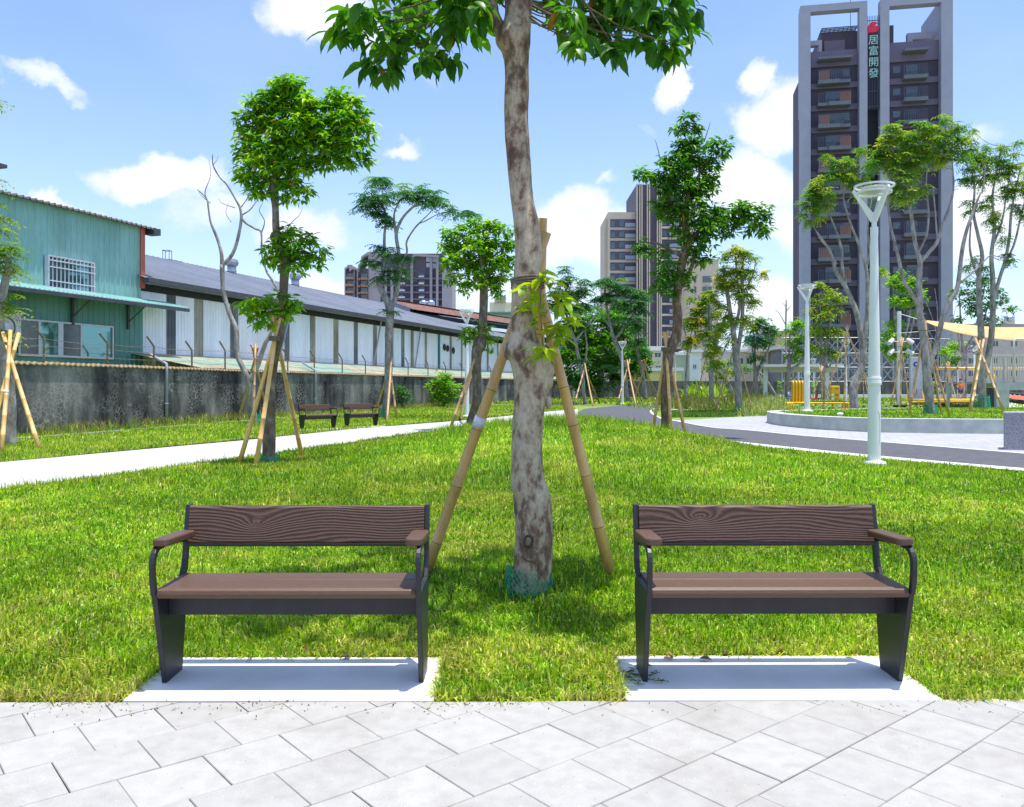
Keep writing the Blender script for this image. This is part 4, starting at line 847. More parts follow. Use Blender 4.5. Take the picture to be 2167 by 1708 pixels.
for x0, x1, k in ((351,371,1),(411,428.7,0),(487,503,1),(602,612,1),(655,666,0),(704.7,715,0),(748.7,756.6,1),(789.5,797,0),(826,832,1),(848.7,855.4,1),(868.5,875,0),(898,903,0),(926,931,2),(951,955,0),(974.6,978,0),(1005,1009,0),(1030,1033,0),(1052,1054,0)):
    t0, p0 = line_hit(x0, E0, U); t1, p1 = line_hit(x1, E0, U); mb = MB(); zt = ZE-.32; nn = -NL*.012
    corr(mb, p0+nn*2, p1+nn*2, 2.7, zt, .20, .022); mb.build('translucent_panel', (m_stain, m_stain2, m_teal)[k], wh)
for px, py in ((939,735),(946,737.5),(958,742)):
    t0, p0 = line_hit(px, E0, U); z = EYE+(HY-py)*p0.y/F; mb = MB(Matrix.Translation(p0-NL*.05+Vector((0,0,z))) @ Matrix.Rotation(atan2(U.y,U.x),4,'Z') @ Matrix.Rotation(pi/2,4,'X')); mb.lathe([(.001,0),(.27,0),(.27,.04),(.001,.041)], seg=16); mb.build('vent_hole', m_dark, wh)
m_pvc = M('grey_pvc_pipe', (.33,.36,.42), (.27,.30,.35), .45, 5)
for px, tx in ((609,584),(800,785),(885,873)):
    t0, p0 = line_hit(px, E0, U); t1, p1 = line_hit(tx, E0, U); mb = MB(); mb.tube([p0-NL*.25+Vector((0,0,ZE-.3)), p0-NL*.2+Vector((0,0,ZE-.5)), p1-NL*.2+Vector((0,0,2.8))], .05, 8); mb.build('downpipe', m_pvc, wh)
# turbine ventilators and frame on the ridge
m_steel = M('galvanised_steel', (.55,.57,.58), (.42,.44,.46), .3, 10, metal=.85)
for i, (px, py) in enumerate(((482,565),(617,600))):
    t0, p0 = line_hit(px, R0, U); p0 = p0-NL*.3; p0.z = 8.38; mb = MB(); v = empty('roof_ventilator', p0, ['silver turbine vent on the warehouse ridge behind the bare tree','silver turbine vent on the warehouse ridge behind the leafy trunk'][i], 'roof vent', 'turbine vents on the warehouse roof')
    mb.lathe([(.28,0),(.28,.55)], p0, 20); mb.build('neck', m_steel, v, smooth=True)
    mb = MB(); mb.lathe([(.28,.55),(.38,.62),(.42,.78),(.38,.94),(.22,1.02),(.02,1.04)], p0, 24); mb.build('turbine', m_steel, v)
t0, p0 = line_hit(354, R0, U); p0.z = 8.60; mb = MB()
for dx in (-.18,.18):
    for dy in (-.18,.18): mb.tube([p0+Vector((dx,dy,0)), p0+Vector((dx,dy,.5))], .018, 4)
mb.tube([p0+Vector((-.2,-.2,.5)),p0+Vector((.2,-.2,.5)),p0+Vector((.2,.2,.5)),p0+Vector((-.2,.2,.5)),p0+Vector((-.2,-.2,.5))],.02,4); mb.tube([p0+Vector((0,0,.03)),p0+U*1.2+Vector((0,0,.03))],.03,4)
tag(mb.build('roof_frame', m_gutter), 'small dark metal frame standing on the warehouse ridge at left', 'frame')
# lean-to strip between wall and sheds
mb = MB(); L0 = 66; last = None
for i in range(int(L0/.2)):
    for fr, h in ((0,0),(.13,0),(.15,.025),(.18,.025)):
        s = -1+i*.2+fr; q = E0+U*s-NL*.03; yw = q.y-1.6; xw = np.interp(yw, [v.y for v in FENCE], [v.x for v in FENCE]); p = Vector((xw-.12, yw, 0)); cur = (mb.pt((p.x,p.y,2.14+h)), mb.pt((q.x,q.y,2.80+h)))
        if last: mb.f.append([last[0],cur[0],cur[1],last[1]])
        last = cur
tag(mb.build('lean_to_roof', m_eaves), 'low sloping rusty pale green sheets between the cement wall and white warehouse', 'roof')
# downpipes over the cement wall
for i, (px, y0, y1) in enumerate(((664,775,880),(1017,804,850),(348,774,893))):
    for a, b in zip(FENCE[:-1], FENCE[1:]):
        dr = (b-a).normalized(); tt, q = line_hit(px, a, dr)
        if 0 <= tt <= (b-a).length: break
    n = Vector((dr.y,-dr.x,0))*.09; mb = MB(); back = q-n*9+dr*.3; mb.tube([Vector((back.x,back.y,2.62)), Vector((q.x+n.x,q.y+n.y,2.22)), Vector((q.x+n.x,q.y+n.y,2.02)), Vector((q.x+n.x,q.y+n.y,-.02))], .055, 10)
    mb.tube([q+n+Vector((0,0,.75)),q+n+Vector((0,0,.79))],.066,10)
    tag(mb.build('drain_pipe', m_pvc, smooth=True), ['grey drain pipe on the cement wall left of the far benches','grey drain pipe far along the cement wall near the big trunk','thick grey drain pipe on the cement wall below the green house corner'][i], 'pipe', 'drain pipes over the cement wall')
# green sheet-metal house: same face line as the warehouse, slightly in front
GH = E0-NL*.14
def gp(px, py=None, off=0.0):
    t_, p = line_hit(px, GH-NL*off, U); z = None if py is None else EYE+(HY-py)*p.y/F; return t_, z
t1, zt = gp(298, 487); t0 = t1-20; tw, _ = gp(0)
gm = Matrix.Translation(GH) @ Matrix.Rotation(atan2(U.y,U.x),4,'Z')      # local x along the face, -y towards the park
gh = empty('green_house', GH+U*t1, 'green corrugated metal house with awning at the far left behind the cement wall', 'house')
zt = 8.14; za = gp(150, 629)[1]
mb = MB(); corr(mb, GH+U*t0, GH+U*t1, za+.1, zt, .27, .03); mb.build('upper_wall', m_green, gh)
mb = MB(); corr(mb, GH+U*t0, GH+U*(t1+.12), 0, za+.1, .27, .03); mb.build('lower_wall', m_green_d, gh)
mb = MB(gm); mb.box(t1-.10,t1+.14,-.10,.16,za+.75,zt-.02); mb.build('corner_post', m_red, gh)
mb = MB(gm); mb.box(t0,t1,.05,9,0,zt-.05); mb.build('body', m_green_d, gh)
mb = MB(gm); last = None
for i in range(int((t1+.9-t0)/.27)):
    for fr, h in ((0,0),(.17,0),(.2,.05),(.25,.05)):
        s = t0+i*.27+fr; cur = (mb.pt((s,-.35,zt+h)), mb.pt((s,9.3,zt+h+.3)), mb.pt((s,-.35,zt+h-.06)))
        if last: mb.f.append([last[0],cur[0],cur[1],last[1]]); mb.f.append([last[2],cur[2],cur[0],last[0]])
        last = cur
mb.build('roof', M('rusty_roof_edge',(.16,.13,.12),(.26,.22,.2),.8,6), gh)
mb = MB(gm); mb.box(t1+.35,t1+.75,-.38,.1,zt-.25,zt+.02); mb.build('gutter_end', m_gutter, gh)
# upper storey, set back
k1, _ = gp(20); mb = MB(gm); mb.box(t0,k1+.9,2.5,9,zt+.2,zt+1.55); mb.build('upper_storey', m_green, gh); mb = MB(gm); mb.box(k1+.85,k1+1.2,2.35,2.7,zt+.2,zt+1.55); mb.build('upper_post', m_red, gh); mb = MB(gm); mb.box(t0,k1+1.7,2.1,9.2,zt+1.55,zt+1.68); mb.build('upper_roof', m_gutter, gh)
# awning
ta, _ = gp(346-22); mb = MB(gm); last = None
for i in range(int((ta+.9-t0)/.2)):
    for fr, h in ((0,0),(.12,0),(.14,.03),(.18,.03)):
        s = t0+i*.2+fr; cur = (mb.pt((s,-.02,za+.28+h)), mb.pt((s,-1.15,za+h)), mb.pt((s,-1.15,za-.02)))
        if last: mb.f.append([last[0],cur[0],cur[1],last[1]]); mb.f.append([last[1],cur[1],cur[2],last[2]])
        last = cur
aw = mb.build('awning', m_green, gh); mb = MB(gm); mb.box(t0,ta+.9,-1.17,-1.10,za-.16,za-.02); mb.build('awning_beam', m_gutter, gh)
for px in (150, 268):
    s, _ = gp(px); q = MB(gm); q.box(s-.05,s+.05,-.14,-.05,za-1.05,za+.1); q.box(s-.04,s+.04,-1.08,-.05,za-.06,za+.02); q.tube([Vector((s,-.10,za-.75)),Vector((s,-1.0,za-.08))], .035, 4); q.build('bracket', m_gutter, gh)
# barred window
s0, _ = gp(92); s1, _ = gp(191); zb = gp(141.5,623)[1]; zu = gp(141.5,548)[1]
q = MB(gm); q.box(s0+.06,s1-.06,-.07,-.05,zb+.05,zu-.05); wn = q.build('window', m_glassr, gh)
q = MB(gm); q.box(s0+.06,(s0+s1)/2,-.075,-.071,zb+.05,zu-.05); q.build('pane', m_glassd, wn)
q = MB(gm)
for x in (s0, s1-.05): q.box(x,x+.05,-.24,-.05,zb,zu)
for z in (zb, zu-.05): q.box(s0+.05,s1-.05,-.24,-.05,z,z+.05)
n = 12
for i in range(1, n): x = s0+(s1-s0)*i/n; q.box(x-.014,x+.014,-.26,-.24,zb,zu)
for fz in (.12,.30,.68,.86): z = zb+(zu-zb)*fz; q.box(s0,s1,-.275,-.262,z-.02,z+.02)
q.build('window_bars', m_alu, wn)
# lower sliding window, four leaves
s0, _ = gp(36); s1, _ = gp(237); zb = gp(137,757)[1]; zu = gp(137,682)[1]; cuts = [gp(x)[0] for x in (38,80,126,169,232)]
q = MB(gm); q.box(s0,s1,-.10,-.05,zb,zb+.08); q.box(s0,s1,-.10,-.05,zu-.06,zu); q.box(s0,s0+.06,-.10,-.05,zb+.08,zu-.06); q.box(s1-.06,s1,-.10,-.05,zb+.08,zu-.06)
for x, ww in ((cuts[1],.05),(cuts[2],.14),(cuts[3],.05)): q.box(x-ww,x+ww*.6,-.10,-.05,zb+.08,zu-.06)
wf = q.build('sliding_window', m_alu, gh)
for i in range(4):
    q = MB(gm); q.box(cuts[i]+.04,cuts[i+1]-.04,-.072,-.06,zb+.08,zu-.06); q.build('pane', (m_glassd,m_glassr,m_glassd,m_glassr)[i], wf)
# air conditioner
s1_, _ = gp(34,None,.5); zb_, zu_ = gp(10,725,.5)[1], gp(10,662,.5)[1]
q = MB(gm); q.box(s1_-1.05,s1_,-.75,-.42,zb_,zu_); acl = gm @ Vector((s1_-.5,-.6,zb_)); ac = empty('air_conditioner', acl, 'cream air conditioner box on the green house at the left edge', 'air conditioner'); q.build('casing', M('cream_casing',(.62,.58,.50),(.54,.50,.43),.5,5), ac, bevel=.02)
q = MB(gm @ Matrix.Translation((s1_-.62,-.755,(zb_+zu_)/2)) @ Matrix.Rotation(pi/2,4,'X')); q.lathe([(.38,-.01),(.38,.01),(.33,.012),(.33,-.008),(.02,-.008)], seg=28); q.build('fan_grille', m_gutter, ac)
q = MB(gm @ Matrix.Translation((s1_-.62,-.77,(zb_+zu_)/2)) @ Matrix.Rotation(pi/2,4,'X')); q.lathe([(.14,0),(.14,.02),(.01,.03)], seg=20)
q.build('fan_hub', m_alu, ac)
q = MB(gm)
for dx, dz in ((0,.09),(-.05,0),(.05,0)):
    cx_, cz = s1_-.13+dx, zu_-.2+dz-.05; q.face((cx_-.03,-.756,cz),(cx_,-.756,cz-.045),(cx_+.03,-.756,cz),(cx_,-.756,cz+.045))
q.build('emblem', M('emblem_red',(.55,.04,.04),None,.5), ac)
q = MB(gm)
for x in (s1_-.95, s1_-.1): q.box(x-.03,x+.03,-.75,-.03,zb_-.06,zb_-.003); q.box(x-.03,x+.03,-.08,-.03,zb_-.6,zb_-.06)
q.build('bracket', m_gutter, ac)
# rusted-roof shed, tanks, distant green shed and cream block behind the warehouse
def local(loc, ang): return Matrix.Translation(loc) @ Matrix.Rotation(ang, 4, 'Z')
mr_ = M('rusted_roof', (.13,.05,.035), (.22,.11,.08), .8, 2.5); m_blue = mk_metal('pale_blue_sheet', (.38,.48,.58), (.46,.54,.62), .4)
d0 = 72; ap = P(825,632,d0); le = P(786,647,d0); re = P(868,664,d0); sh = empty('rusty_roof_shed', (ap.x,d0,0), 'shed with rusted brown roof and pale blue gable behind the warehouse', 'shed')
far = Vector((.46,.887,0)).normalized()*62
q = MB(); q.face((le.x,le.y,0),(re.x,re.y,0),(re.x,re.y,re.z+.55),ap,le); q.build('gable_wall', m_blue, sh)
q = MB(); a_, b_, c_ = Vector(ap), Vector(ap)+far, P(872,657,d0)+far; q.face(a_-Vector((.5,.3,0)), P(874,655,d0)-Vector((0,.3,0)), c_, b_); q.face(a_,b_,le+far,le); q.build('roof', mr_, sh)
q = MB(); r2 = P(870,660,d0); q.face(r2,(r2.x,r2.y,r2.z-3.6),(r2.x+far.x,r2.y+far.y,r2.z-3.6),r2+far); q.build('shade_sheet', m_dark, sh)  # closed near-black sheet: shade under the roof put in as colour
q = MB(); r3 = P(872,672,d0)-Vector((-.3,0,0)); q.face(r3,r3+Vector((.2,0,-.35)),r3+far+Vector((.2,0,-.35)),r3+far); q.build('side_sheet', m_blue, sh)
for i, px in enumerate((896,912)):
    c = P(px,653,84); q = MB(); q.lathe([(.42,0),(.42,.9),(.36,1.05),(.05,1.15)], c-Vector((0,0,.3)), 20); tag(q.build('water_tank', m_steel, smooth=True), ['left of the two steel water tanks on the rusty shed roof','right of the two steel water tanks on the rusty shed roof'][i], 'water tank', 'steel water tanks')
def house(name, label, px0, px1, ytop, d, mat, roofm=None, depth=8, ybot=None, wins=(), ang=0, ov=.25, rh=.25, cat='house'):
    a = P(px0,ytop,d); b = P(px1,ytop,d); w_ = b.x-a.x; h_ = a.z; t = empty(name, (a.x,d,0), label, cat); T = local((a.x,d,0),ang)
    q = MB(T); q.box(0,w_,0,depth,-.1,h_); q.build('wall', mat, t)
    if roofm: q = MB(T); q.box(-ov,w_+ov,-ov*2.2,depth+ov,h_+.002,h_+rh); q.build('roof', roofm, t)
    for wx0, wx1, wy0, wy1 in wins:
        x0 = (wx0-px0)/F*d; x1 = (wx1-px0)/F*d; z1 = EYE+(HY-wy0)/F*d; z0 = EYE+(HY-wy1)/F*d
        q = MB(T); q.box(x0,x1,-.06,-.02,z0,z1); f = q.build('window', m_glassd, t)
        q = MB(T); q.box(x0-.08,x1+.08,-.10,-.02,z0-.1,z0); q.box(x0-.08,x1+.08,-.10,-.02,z1,z1+.08); q.box((x0+x1)/2-.04,(x0+x1)/2+.04,-.09,-.065,z0,z1); q.build('frame', m_alu, f)
    return t
m_cream = M('cream_render', (.78,.70,.48), (.68,.60,.42), .85, 1.5); m_yel = M('pale_yellow_render', (.84,.72,.32), (.74,.64,.28), .85, 1.5); m_peach = M('peach_render', (.80,.54,.30), (.70,.47,.26), .85, 1.5)
m_wht = M('white_render', (.84,.84,.80), (.76,.76,.73), .85, 1.2); m_beige = M('beige_render', (.66,.59,.48), (.58,.52,.43), .85, 1); m_teal2 = M('teal_render', (.34,.52,.48), (.28,.45,.42), .85, 1); m_grn2 = M('bright_green_sheet', (.02,.30,.13), (.03,.25,.12), .6, 2)
m_palegrn = M('pale_green_cladding', (.50,.58,.42), (.44,.52,.38), .8, 2, vec=(6,1,.2))
house('cream_building', 'distant cream building with rooftop tanks behind the big trunk at left', 1036, 1088, 640, 150, m_cream, None, wins=((1050,1058,660,668),(1066,1074,660,668)), cat='building')
for i, px in enumerate((1052,1065,1058)):
    q = MB(); c = P(px,640 if i < 2 else 640,150); q.lathe([(.5,0),(.5,1.2),(.4,1.4),(.05,1.5)], c, 14); tag(q.build('water_tank', m_steel, smooth=True), ['left steel tank on the distant cream building','right steel tank on the distant cream building','middle steel tank on the distant cream building'][i], 'water tank', 'steel water tanks')
house('green_shed', 'distant green shed with bright green lower band left of the big trunk', 1026, 1094, 664, 125, m_palegrn, M('green_roof',(.12,.35,.25),None,.5), wins=())
q = MB(); a = P(1028,676,124.6); b = P(1094,676,124.6); q.box(a.x,b.x,124.5,124.7,0,a.z); tag(q.build('green_hoarding', m_grn2), 'bright green sheet hoarding in front of the distant green shed', 'hoarding')
# far wall and houses beyond the park
fa = Vector((8.6,108,0)); fb = Vector((62,131,0)); fc = Vector((110,150,0)); q = MB()
for a, b in ((fa,fb),(fb,fc)):
    n = Vector((0,.25,0)); q.face((a.x,a.y,-.1),(b.x,b.y,-.1),(b.x,b.y,2.15),(a.x,a.y,2.15)); q.face((a.x,a.y,2.15),(b.x,b.y,2.15),b+n+Vector((0,0,2.15)),a+n+Vector((0,0,2.15))); q.face(b+n+Vector((0,0,-.1)),a+n+Vector((0,0,-.1)),a+n+Vector((0,0,2.15)),b+n+Vector((0,0,2.15)))
tag(q.build('far_wall', M('blackened_cement',(.045,.042,.04),(.13,.125,.115),.95,1.2,8,(1,1,.6))), 'low blackened cement wall across the far end of the park', 'wall')
house('white_roofed_house', 'cream house with white metal roof and balcony left of the reddish trunk', 1345, 1402, 742, 138, m_cream, m_white, rh=.7, wins=((1366,1380,748,760),(1386,1398,747,756),(1388,1398,775,790)))
house('peach_house', 'peach coloured house wall low left of the reddish trunk', 1322, 1366, 766, 135, m_peach, None, wins=((1334,1342,778,792),(1352,1360,778,792)))
house('yellow_annex', 'small pale yellow annex with white sloping roof behind the reddish trunk', 1374, 1442, 785, 128, m_yel, m_white, rh=.5, depth=5)
house('green_clad_house', 'pale green clad house right of the reddish trunk', 1432, 1460, 752, 140, m_palegrn, m_white, rh=.5)
house('white_house', 'narrow white house right of the pale green clad house', 1460, 1484, 745, 139, m_wht, m_white, rh=.4, wins=((1467,1473,772,780),))
house('grey_low_house', 'low grey house half hidden by thin trees in the middle distance', 1545, 1604, 745, 145, m_beige, m_white, rh=.4, wins=((1560,1572,758,770),(1580,1592,758,770)))
house('balcony_house', 'cream house with awnings and small windows left of the pavilion', 1608, 1654, 745, 140, m_cream, M('canvas_awning',(.70,.62,.50),None,.8), rh=1.2, ov=.8, wins=((1612,1620,755,766),(1628,1640,750,767),(1645,1652,755,766),(1612,1620,780,798),(1633,1644,782,800)))
house('yellow_building', 'tall yellow building behind the balcony house and thin trees', 1630, 1690, 700, 170, m_yel, None, wins=((1655,1661,735,745),(1672,1680,735,745)), cat='building')
house('teal_building', 'pale teal upper building behind the balcony house', 1600, 1632, 706, 160, m_teal2, None, wins=((1610,1616,715,724),), cat='building')
wn_ = [(x, x+12, y, y+11) for x in (1900,1930,1970,2010,2050,2100,2140,2190) for y in (722,758,785)]
house('beige_apartments', 'beige apartment building behind the tan shade sail at the right edge', 1888, 2300, 692, 152, m_beige, M('flat_roof_edge',(.4,.38,.34),None,.8), wins=wn_, cat='building', rh=.5)
q = MB(); q.lathe([(.9,0),(.9,1.5),(.7,1.8),(.1,1.95)], P(2136,690,153), 16); tag(q.build('water_tank', m_steel, smooth=True), 'steel water tank on the beige apartment roof at the right', 'water tank', 'steel water tanks')
q = MB(); q.box(*sorted((P(1205,790,100).x,P(1237,790,100).x)),99,101,0,P(1205,797,100).z); tag(q.build('covered_stack', M('blue_tarpaulin',(.03,.12,.42),(.02,.08,.3),.5,1.2,bmp=.4,bdist=.2), bevel=.4), 'low stack under a blue tarpaulin in front of the dark bushy tree', 'stack') if 0 else None
q = MB(); q.blob(P(1221,800,98.5),(1.05,1.0,.85),14,8,.5); tag(q.build('covered_stack', M('blue_tarpaulin',(.03,.14,.46),(.02,.09,.34),.5,1.2)), 'low heap under a blue tarpaulin beside the big trunk', 'heap')

# ------------------------------------------------------------------ towers
ctw = lambda cx, cy: ((3100+.4685*cx)/1.8903, .2478*cy)
m_pil = M('grey_pillar_tiles', (.36,.365,.42), (.33,.335,.39), .75, .6); m_body = M('mauve_brown_tiles', (.065,.052,.075), (.08,.063,.09), .7, .7); m_band = M('mauve_band', (.175,.145,.19), (.155,.13,.175), .7, .7)
m_slab = M('balcony_slab', (.16,.17,.19), (.14,.15,.17), .7, 1); m_rail = M('balcony_rail', (.085,.09,.12), None, .5); m_screen = M('timber_screen', (.34,.16,.09), (.27,.12,.07), .6, 3, vec=(12,1,.1))
m_curt = M('curtained_glass', (.07,.08,.11), (.035,.04,.06), .2, .8, vec=(6,6,.2)); m_sign = M('sign_letters', (.40,.66,.60), None, .5); m_signred = M('sign_red', (.80,.02,.05), None, .45)
TL = P(1694,HY,138.0); TR = P(2016.7,HY,133.7); TL.z = TR.z = 0; TW = (TR-TL).length; TA = atan2(TR.y-TL.y, TR.x-TL.x); TM = local(TL, TA); du = (TR-TL).normalized()
tw = empty('apartment_tower', TL, 'tall mauve grey apartment tower with open roof frames and vertical shop lettering', 'tower')
def tu(px): return line_hit(px, TL, du)[0]
def tz(py, px): return EYE+(HY-py)*line_hit(px, TL, du)[1].y/F
u = {k: tu(ctw(k,0)[0]) for k in (218,305,722,790,900,978,1420,1520,368,458,555,645,1100,1305)}
ZT = 64.2
def tb(name, mat, boxes, par=None):
    q = MB(TM)
    for b_ in boxes: q.box(*b_)
    return q.build(name, mat, par or tw)
for a, b in ((218,305),(722,790),(900,978),(1420,1520)): tb('pillar', m_pil, [(u[a],u[b],0,1.6,0,ZT)])
tb('roof_frame', m_pil, [(u[305],u[722],0,1.6,ZT-4.3*.26,ZT)]); tb('roof_frame', m_pil, [(u[978],u[1420],0,1.6,ZT-4.6*.26,ZT)])
tb('roof_frame', m_pil, [(u[1420]+.3,u[1420]+1.1,1.6,12,ZT-5,ZT-.1)]); tb('roof_frame', m_pil, [(u[218]+.1,u[305]-.1,1.6,3,ZT-18,ZT-.1)])
tb('core', m_body, [(.3,TW-.3,3.4,24,0,56.8)]) if 0 else None
tb('wall', m_body, [(u[305]+.001,u[722]-.001,1.5,20,0,56.3)]); tb('wall', m_body, [(u[978]+.001,u[1420]-.001,1.5,20,0,56.8)]); tb('wall', m_dark, [(u[790]+.001,u[900]-.001,1.9,18,0,57.5)])
tb('side_wall', m_body, [(u[218]+.15,u[305],1.61,5.2,0,46)]); tb('side_wall', m_body, [(u[1420],u[1520]-.1,1.61,18,0,54)])
tb('penthouse', m_body, [(u[305]+2.2,u[722]+1.2,4,14,56.31,61.0)]); tb('penthouse', m_body, [(u[790],u[900]+3.0,4,12,57.51,61.5)])
tb('penthouse_panel', m_band, [(u[305]+2.8,u[722]-1.5,3.8,3.99,57.5,59.6)])
tb('roof_lattice', m_rail, [(u[305]+2.2+i*.7,u[305]+2.3+i*.7,3.0,8,61.2,61.3) for i in range(9)]+[(u[305]+2.2,u[305]+8,3+j*.6,3.1+j*.6,61.35,61.5) for j in range(6)]+[(u[305]+2.3,u[305]+2.5,3.2,3.4,61.01,61.3),(u[305]+7.6,u[305]+7.8,3.2,3.4,61.01,61.3)])
tb('parapet', m_band, [(u[305]+.002,u[722]-.002,1.2,1.49,54.3,56.9)]); tb('parapet', m_band, [(u[978]+.002,u[1420]-.002,1.2,1.49,54.3,57.5)])
tb('roof_canopy', m_slab, [(u[368],u[645]+.2,-.6,1.19,55.0,55.35)]); tb('roof_canopy', m_slab, [(u[1100],u[1305],-.6,1.19,55.4,55.75)])
tb('inner_frame', m_pil, [(u[305]+.01,u[305]+2.1,2.0,3.2,58.3,59.1),(u[305]+1.6,u[305]+2.1,2.0,3.2,56.32,58.29)]); tb('inner_frame', m_pil, [(u[1305]-2.0,u[1420]-.3,4,5,58.9,60.0),(u[1305]-2.0,u[1305]-1.2,4,5,56.9,58.89)])
FH = 3.635
for k in range(15):
    z = 54.3-FH*(k+1); zb0 = z+.001
    if z < 0: continue
    tb('floor_band', m_band, [(u[305]+.003,u[722]-.003,1.2,1.49,z,z+.95)]); tb('floor_band', m_band, [(u[978]+.003,u[1420]-.003,1.2,1.49,z,z+.95)]); 
    if k > 3: tb('floor_band', m_band, [(u[790]+.002,u[900]-.002,1.5,1.89,z,z+.95)])
    fl = k % 2; x0, x1, x2, x3 = u[368], u[555], u[555], u[645]
    if fl: x0, x1, x2, x3 = u[458], u[645], u[368], u[458]
    b_ = tb('balcony', m_slab, [(x0,x1,-.5,1.19,z+.35,z+.95)]); b2 = tb('balcony', m_slab, [(x2+.01,x3-.01,-.1,1.19,z+.45,z+.95)])
    rl = lambda a, b, y: [(a+i*.28,a+i*.28+.09,y,y+.05,z+.951,z+2.5) for i in range(int((b-a)/.28)+1)]+[(a,b,y-.02,y+.07,z+2.5,z+2.58)]
    tb('balcony_rail', m_rail, rl(x0,x1-.1,-.45), b_); tb('balcony_rail', m_rail, rl(x2,x3-.1,-.05), b2)
    if k < 14 and not (k == 14): tb('timber_screen', m_screen, [((x0+.02,x0+1.75,-.40,-.34,z+.96,z+2.48) if not fl else (x1-1.75,x1-.02,-.40,-.34,z+.96,z+2.48))], b_)
    gg = lambda: random.choice((m_glassd, m_glassd, m_curt))
    tb('window', gg(), [(u[458]-.2,u[555]+.8,1.44,1.48,z+.96,z+3.2)]); tb('window', m_glassd, [(u[645]-.9,u[645]+.1,1.42,1.46,z+1.9,z+3.2)])
    b3 = tb('balcony', m_slab, [(u[1100],u[1305],-.3,1.19,z+.35,z+.95)]); tb('balcony_rail', m_rail, rl(u[1100],u[1305]-.05,-.25), b3)
    tb('window', gg(), [(u[1100]+.8,u[1305]-1.2,1.44,1.48,z+.96,z+3.2)]); tb('window', m_glassd, [(u[978]+.85,u[978]+2.0,1.42,1.46,z+1.9,z+3.0)])
q = [(u[790]+.12+i*.245,u[790]+.19+i*.245,.35,.45,46.5,61.8) for i in range(9)]+[(u[790],u[900],.46,.54,zz,zz+.12) for zz in (47,49.5,52,54.5,57,61)]; tb('vertical_fins', m_rail, q)
# lettering and emblem
cxm = (u[790]+u[900])/2
for ch, cy in (('居',335),('富',430),('開',525),('發',620)):
    cu = bpy.data.curves.new('t','FONT'); cu.body = ch; cu.size = 1.65; cu.extrude = .06; cu.align_x = 'CENTER'; cu.align_y = 'CENTER'; cu.offset = .0; cu.resolution_u = 3
    to = bpy.data.objects.new('t', cu); COL.objects.link(to); bpy.context.view_layer.update(); dg = bpy.context.evaluated_depsgraph_get(); me = bpy.data.meshes.new_from_object(to.evaluated_get(dg)); bpy.data.objects.remove(to)
    zc = tz(ctw(845,cy)[1], 1849.4)-.1; me.transform(Matrix.Translation(-TL) @ TM @ Matrix.Translation((cxm,.22,zc)) @ Matrix.Rotation(pi/2,4,'X')); me.materials.clear(); me.materials.append(m_sign)
    o = bpy.data.objects.new('sign_character', me); COL.objects.link(o); o.parent = tw
zc = tz(ctw(848,228)[1],1849.4); q = MB(TM @ Matrix.Translation((cxm,.2,zc)))
q.prism([(-.85,-.85),(.3,-.85),(.7,-.6),(.9,-.2),(.85,.08),(.6,.22),(.3,.12),(.22,.3),(.35,.48),(.66,.52),(.48,.72),(.15,.85),(-.3,.85),(-.66,.62),(-.85,.25)], -.1, 'y', .05); q.build('emblem', m_signred, tw)
q = MB(); c = P(1800,14,141); q.tube([c-Vector((0,0,4)), c+Vector((0,0,5))], .05, 5); q.build('mast', m_rail, tw)
# scaffolding at the tower foot
m_sc = M('scaffold_tube', (.55,.56,.58), None, .4, metal=.3); scf = empty('scaffolding', P(1800,HY,128)*1.0, 'pale scaffolding tubes around the foot of the tall tower', 'scaffolding'); q = MB()
for d_, x0, x1 in ((130,1655,1890),(133,1890,2010)):
    n = 10 if x0 < 1800 else 6
    for i in range(n+1):
        px = x0+(x1-x0)*i/n; a = P(px,HY,d_); q.tube([Vector((a.x,a.y,0)),Vector((a.x,a.y,9.2))], .07, 4)
        if i < n:
            b = P(x0+(x1-x0)*(i+1)/n,HY,d_)
            for zz in (2.2,4.4,6.6,9.0): q.tube([Vector((a.x,a.y,zz)),Vector((b.x,b.y,zz))], .05, 4); 
            for zz in (2.2,4.4,6.6): q.tube([Vector((a.x,a.y,zz)),Vector((b.x,b.y,zz+2.2))], .04, 4); q.tube([Vector((b.x,b.y,zz)),Vector((a.x,a.y,zz+2.2))], .04, 4)
q.build('tubes', m_sc, scf)
house('site_shed', 'dark unfinished ground floor behind the scaffolding at the tower foot', 1650, 1960, 742, 134, M('bare_concrete',(.24,.23,.24),(.18,.17,.18),.9,.6), m_slab, wins=[(x,x+16,y,y+17) for x in range(1660,1940,28) for y in (752,782)], cat='building')
# middle tower
d_ = 245; m_c = M('pale_cream_tower', (.60,.52,.39), (.54,.47,.35), .8, .2); m_dk = M('dark_brown_core', (.095,.075,.10), (.08,.065,.09), .6, .3)
mt = empty('cream_tower', P(1400,HY,d_), 'cream and dark brown apartment tower behind the reddish trunk in the middle', 'tower')
def mbx(name, mat, L, par=None):
    q = MB()
    for x0, x1, y0, y1, dn, df in L:
        a = P(x0,y0,d_); b = P(x1,y1,d_); q.box(a.x,b.x,d_-dn,d_+df,max(b.z,0) if y1 < 830 else 0,a.z)
    return q.build(name, mat, par or mt)
cb = lambda cx, cy: c4b(cx, cy)
mbx('wall', m_c, [(1287,1346,449,840,0,16)]); mbx('side_wall', m_c, [(1281,1287.2,461,840,-2,14)])
mbx('core', m_dk, [(1345,1438,394,840,2,20)]); mbx('wall', m_c, [(1438.2,1470,412,840,-.5,16)]) ; mbx('wall', m_c, [(1470.2,1526,546,840,-3,14)])
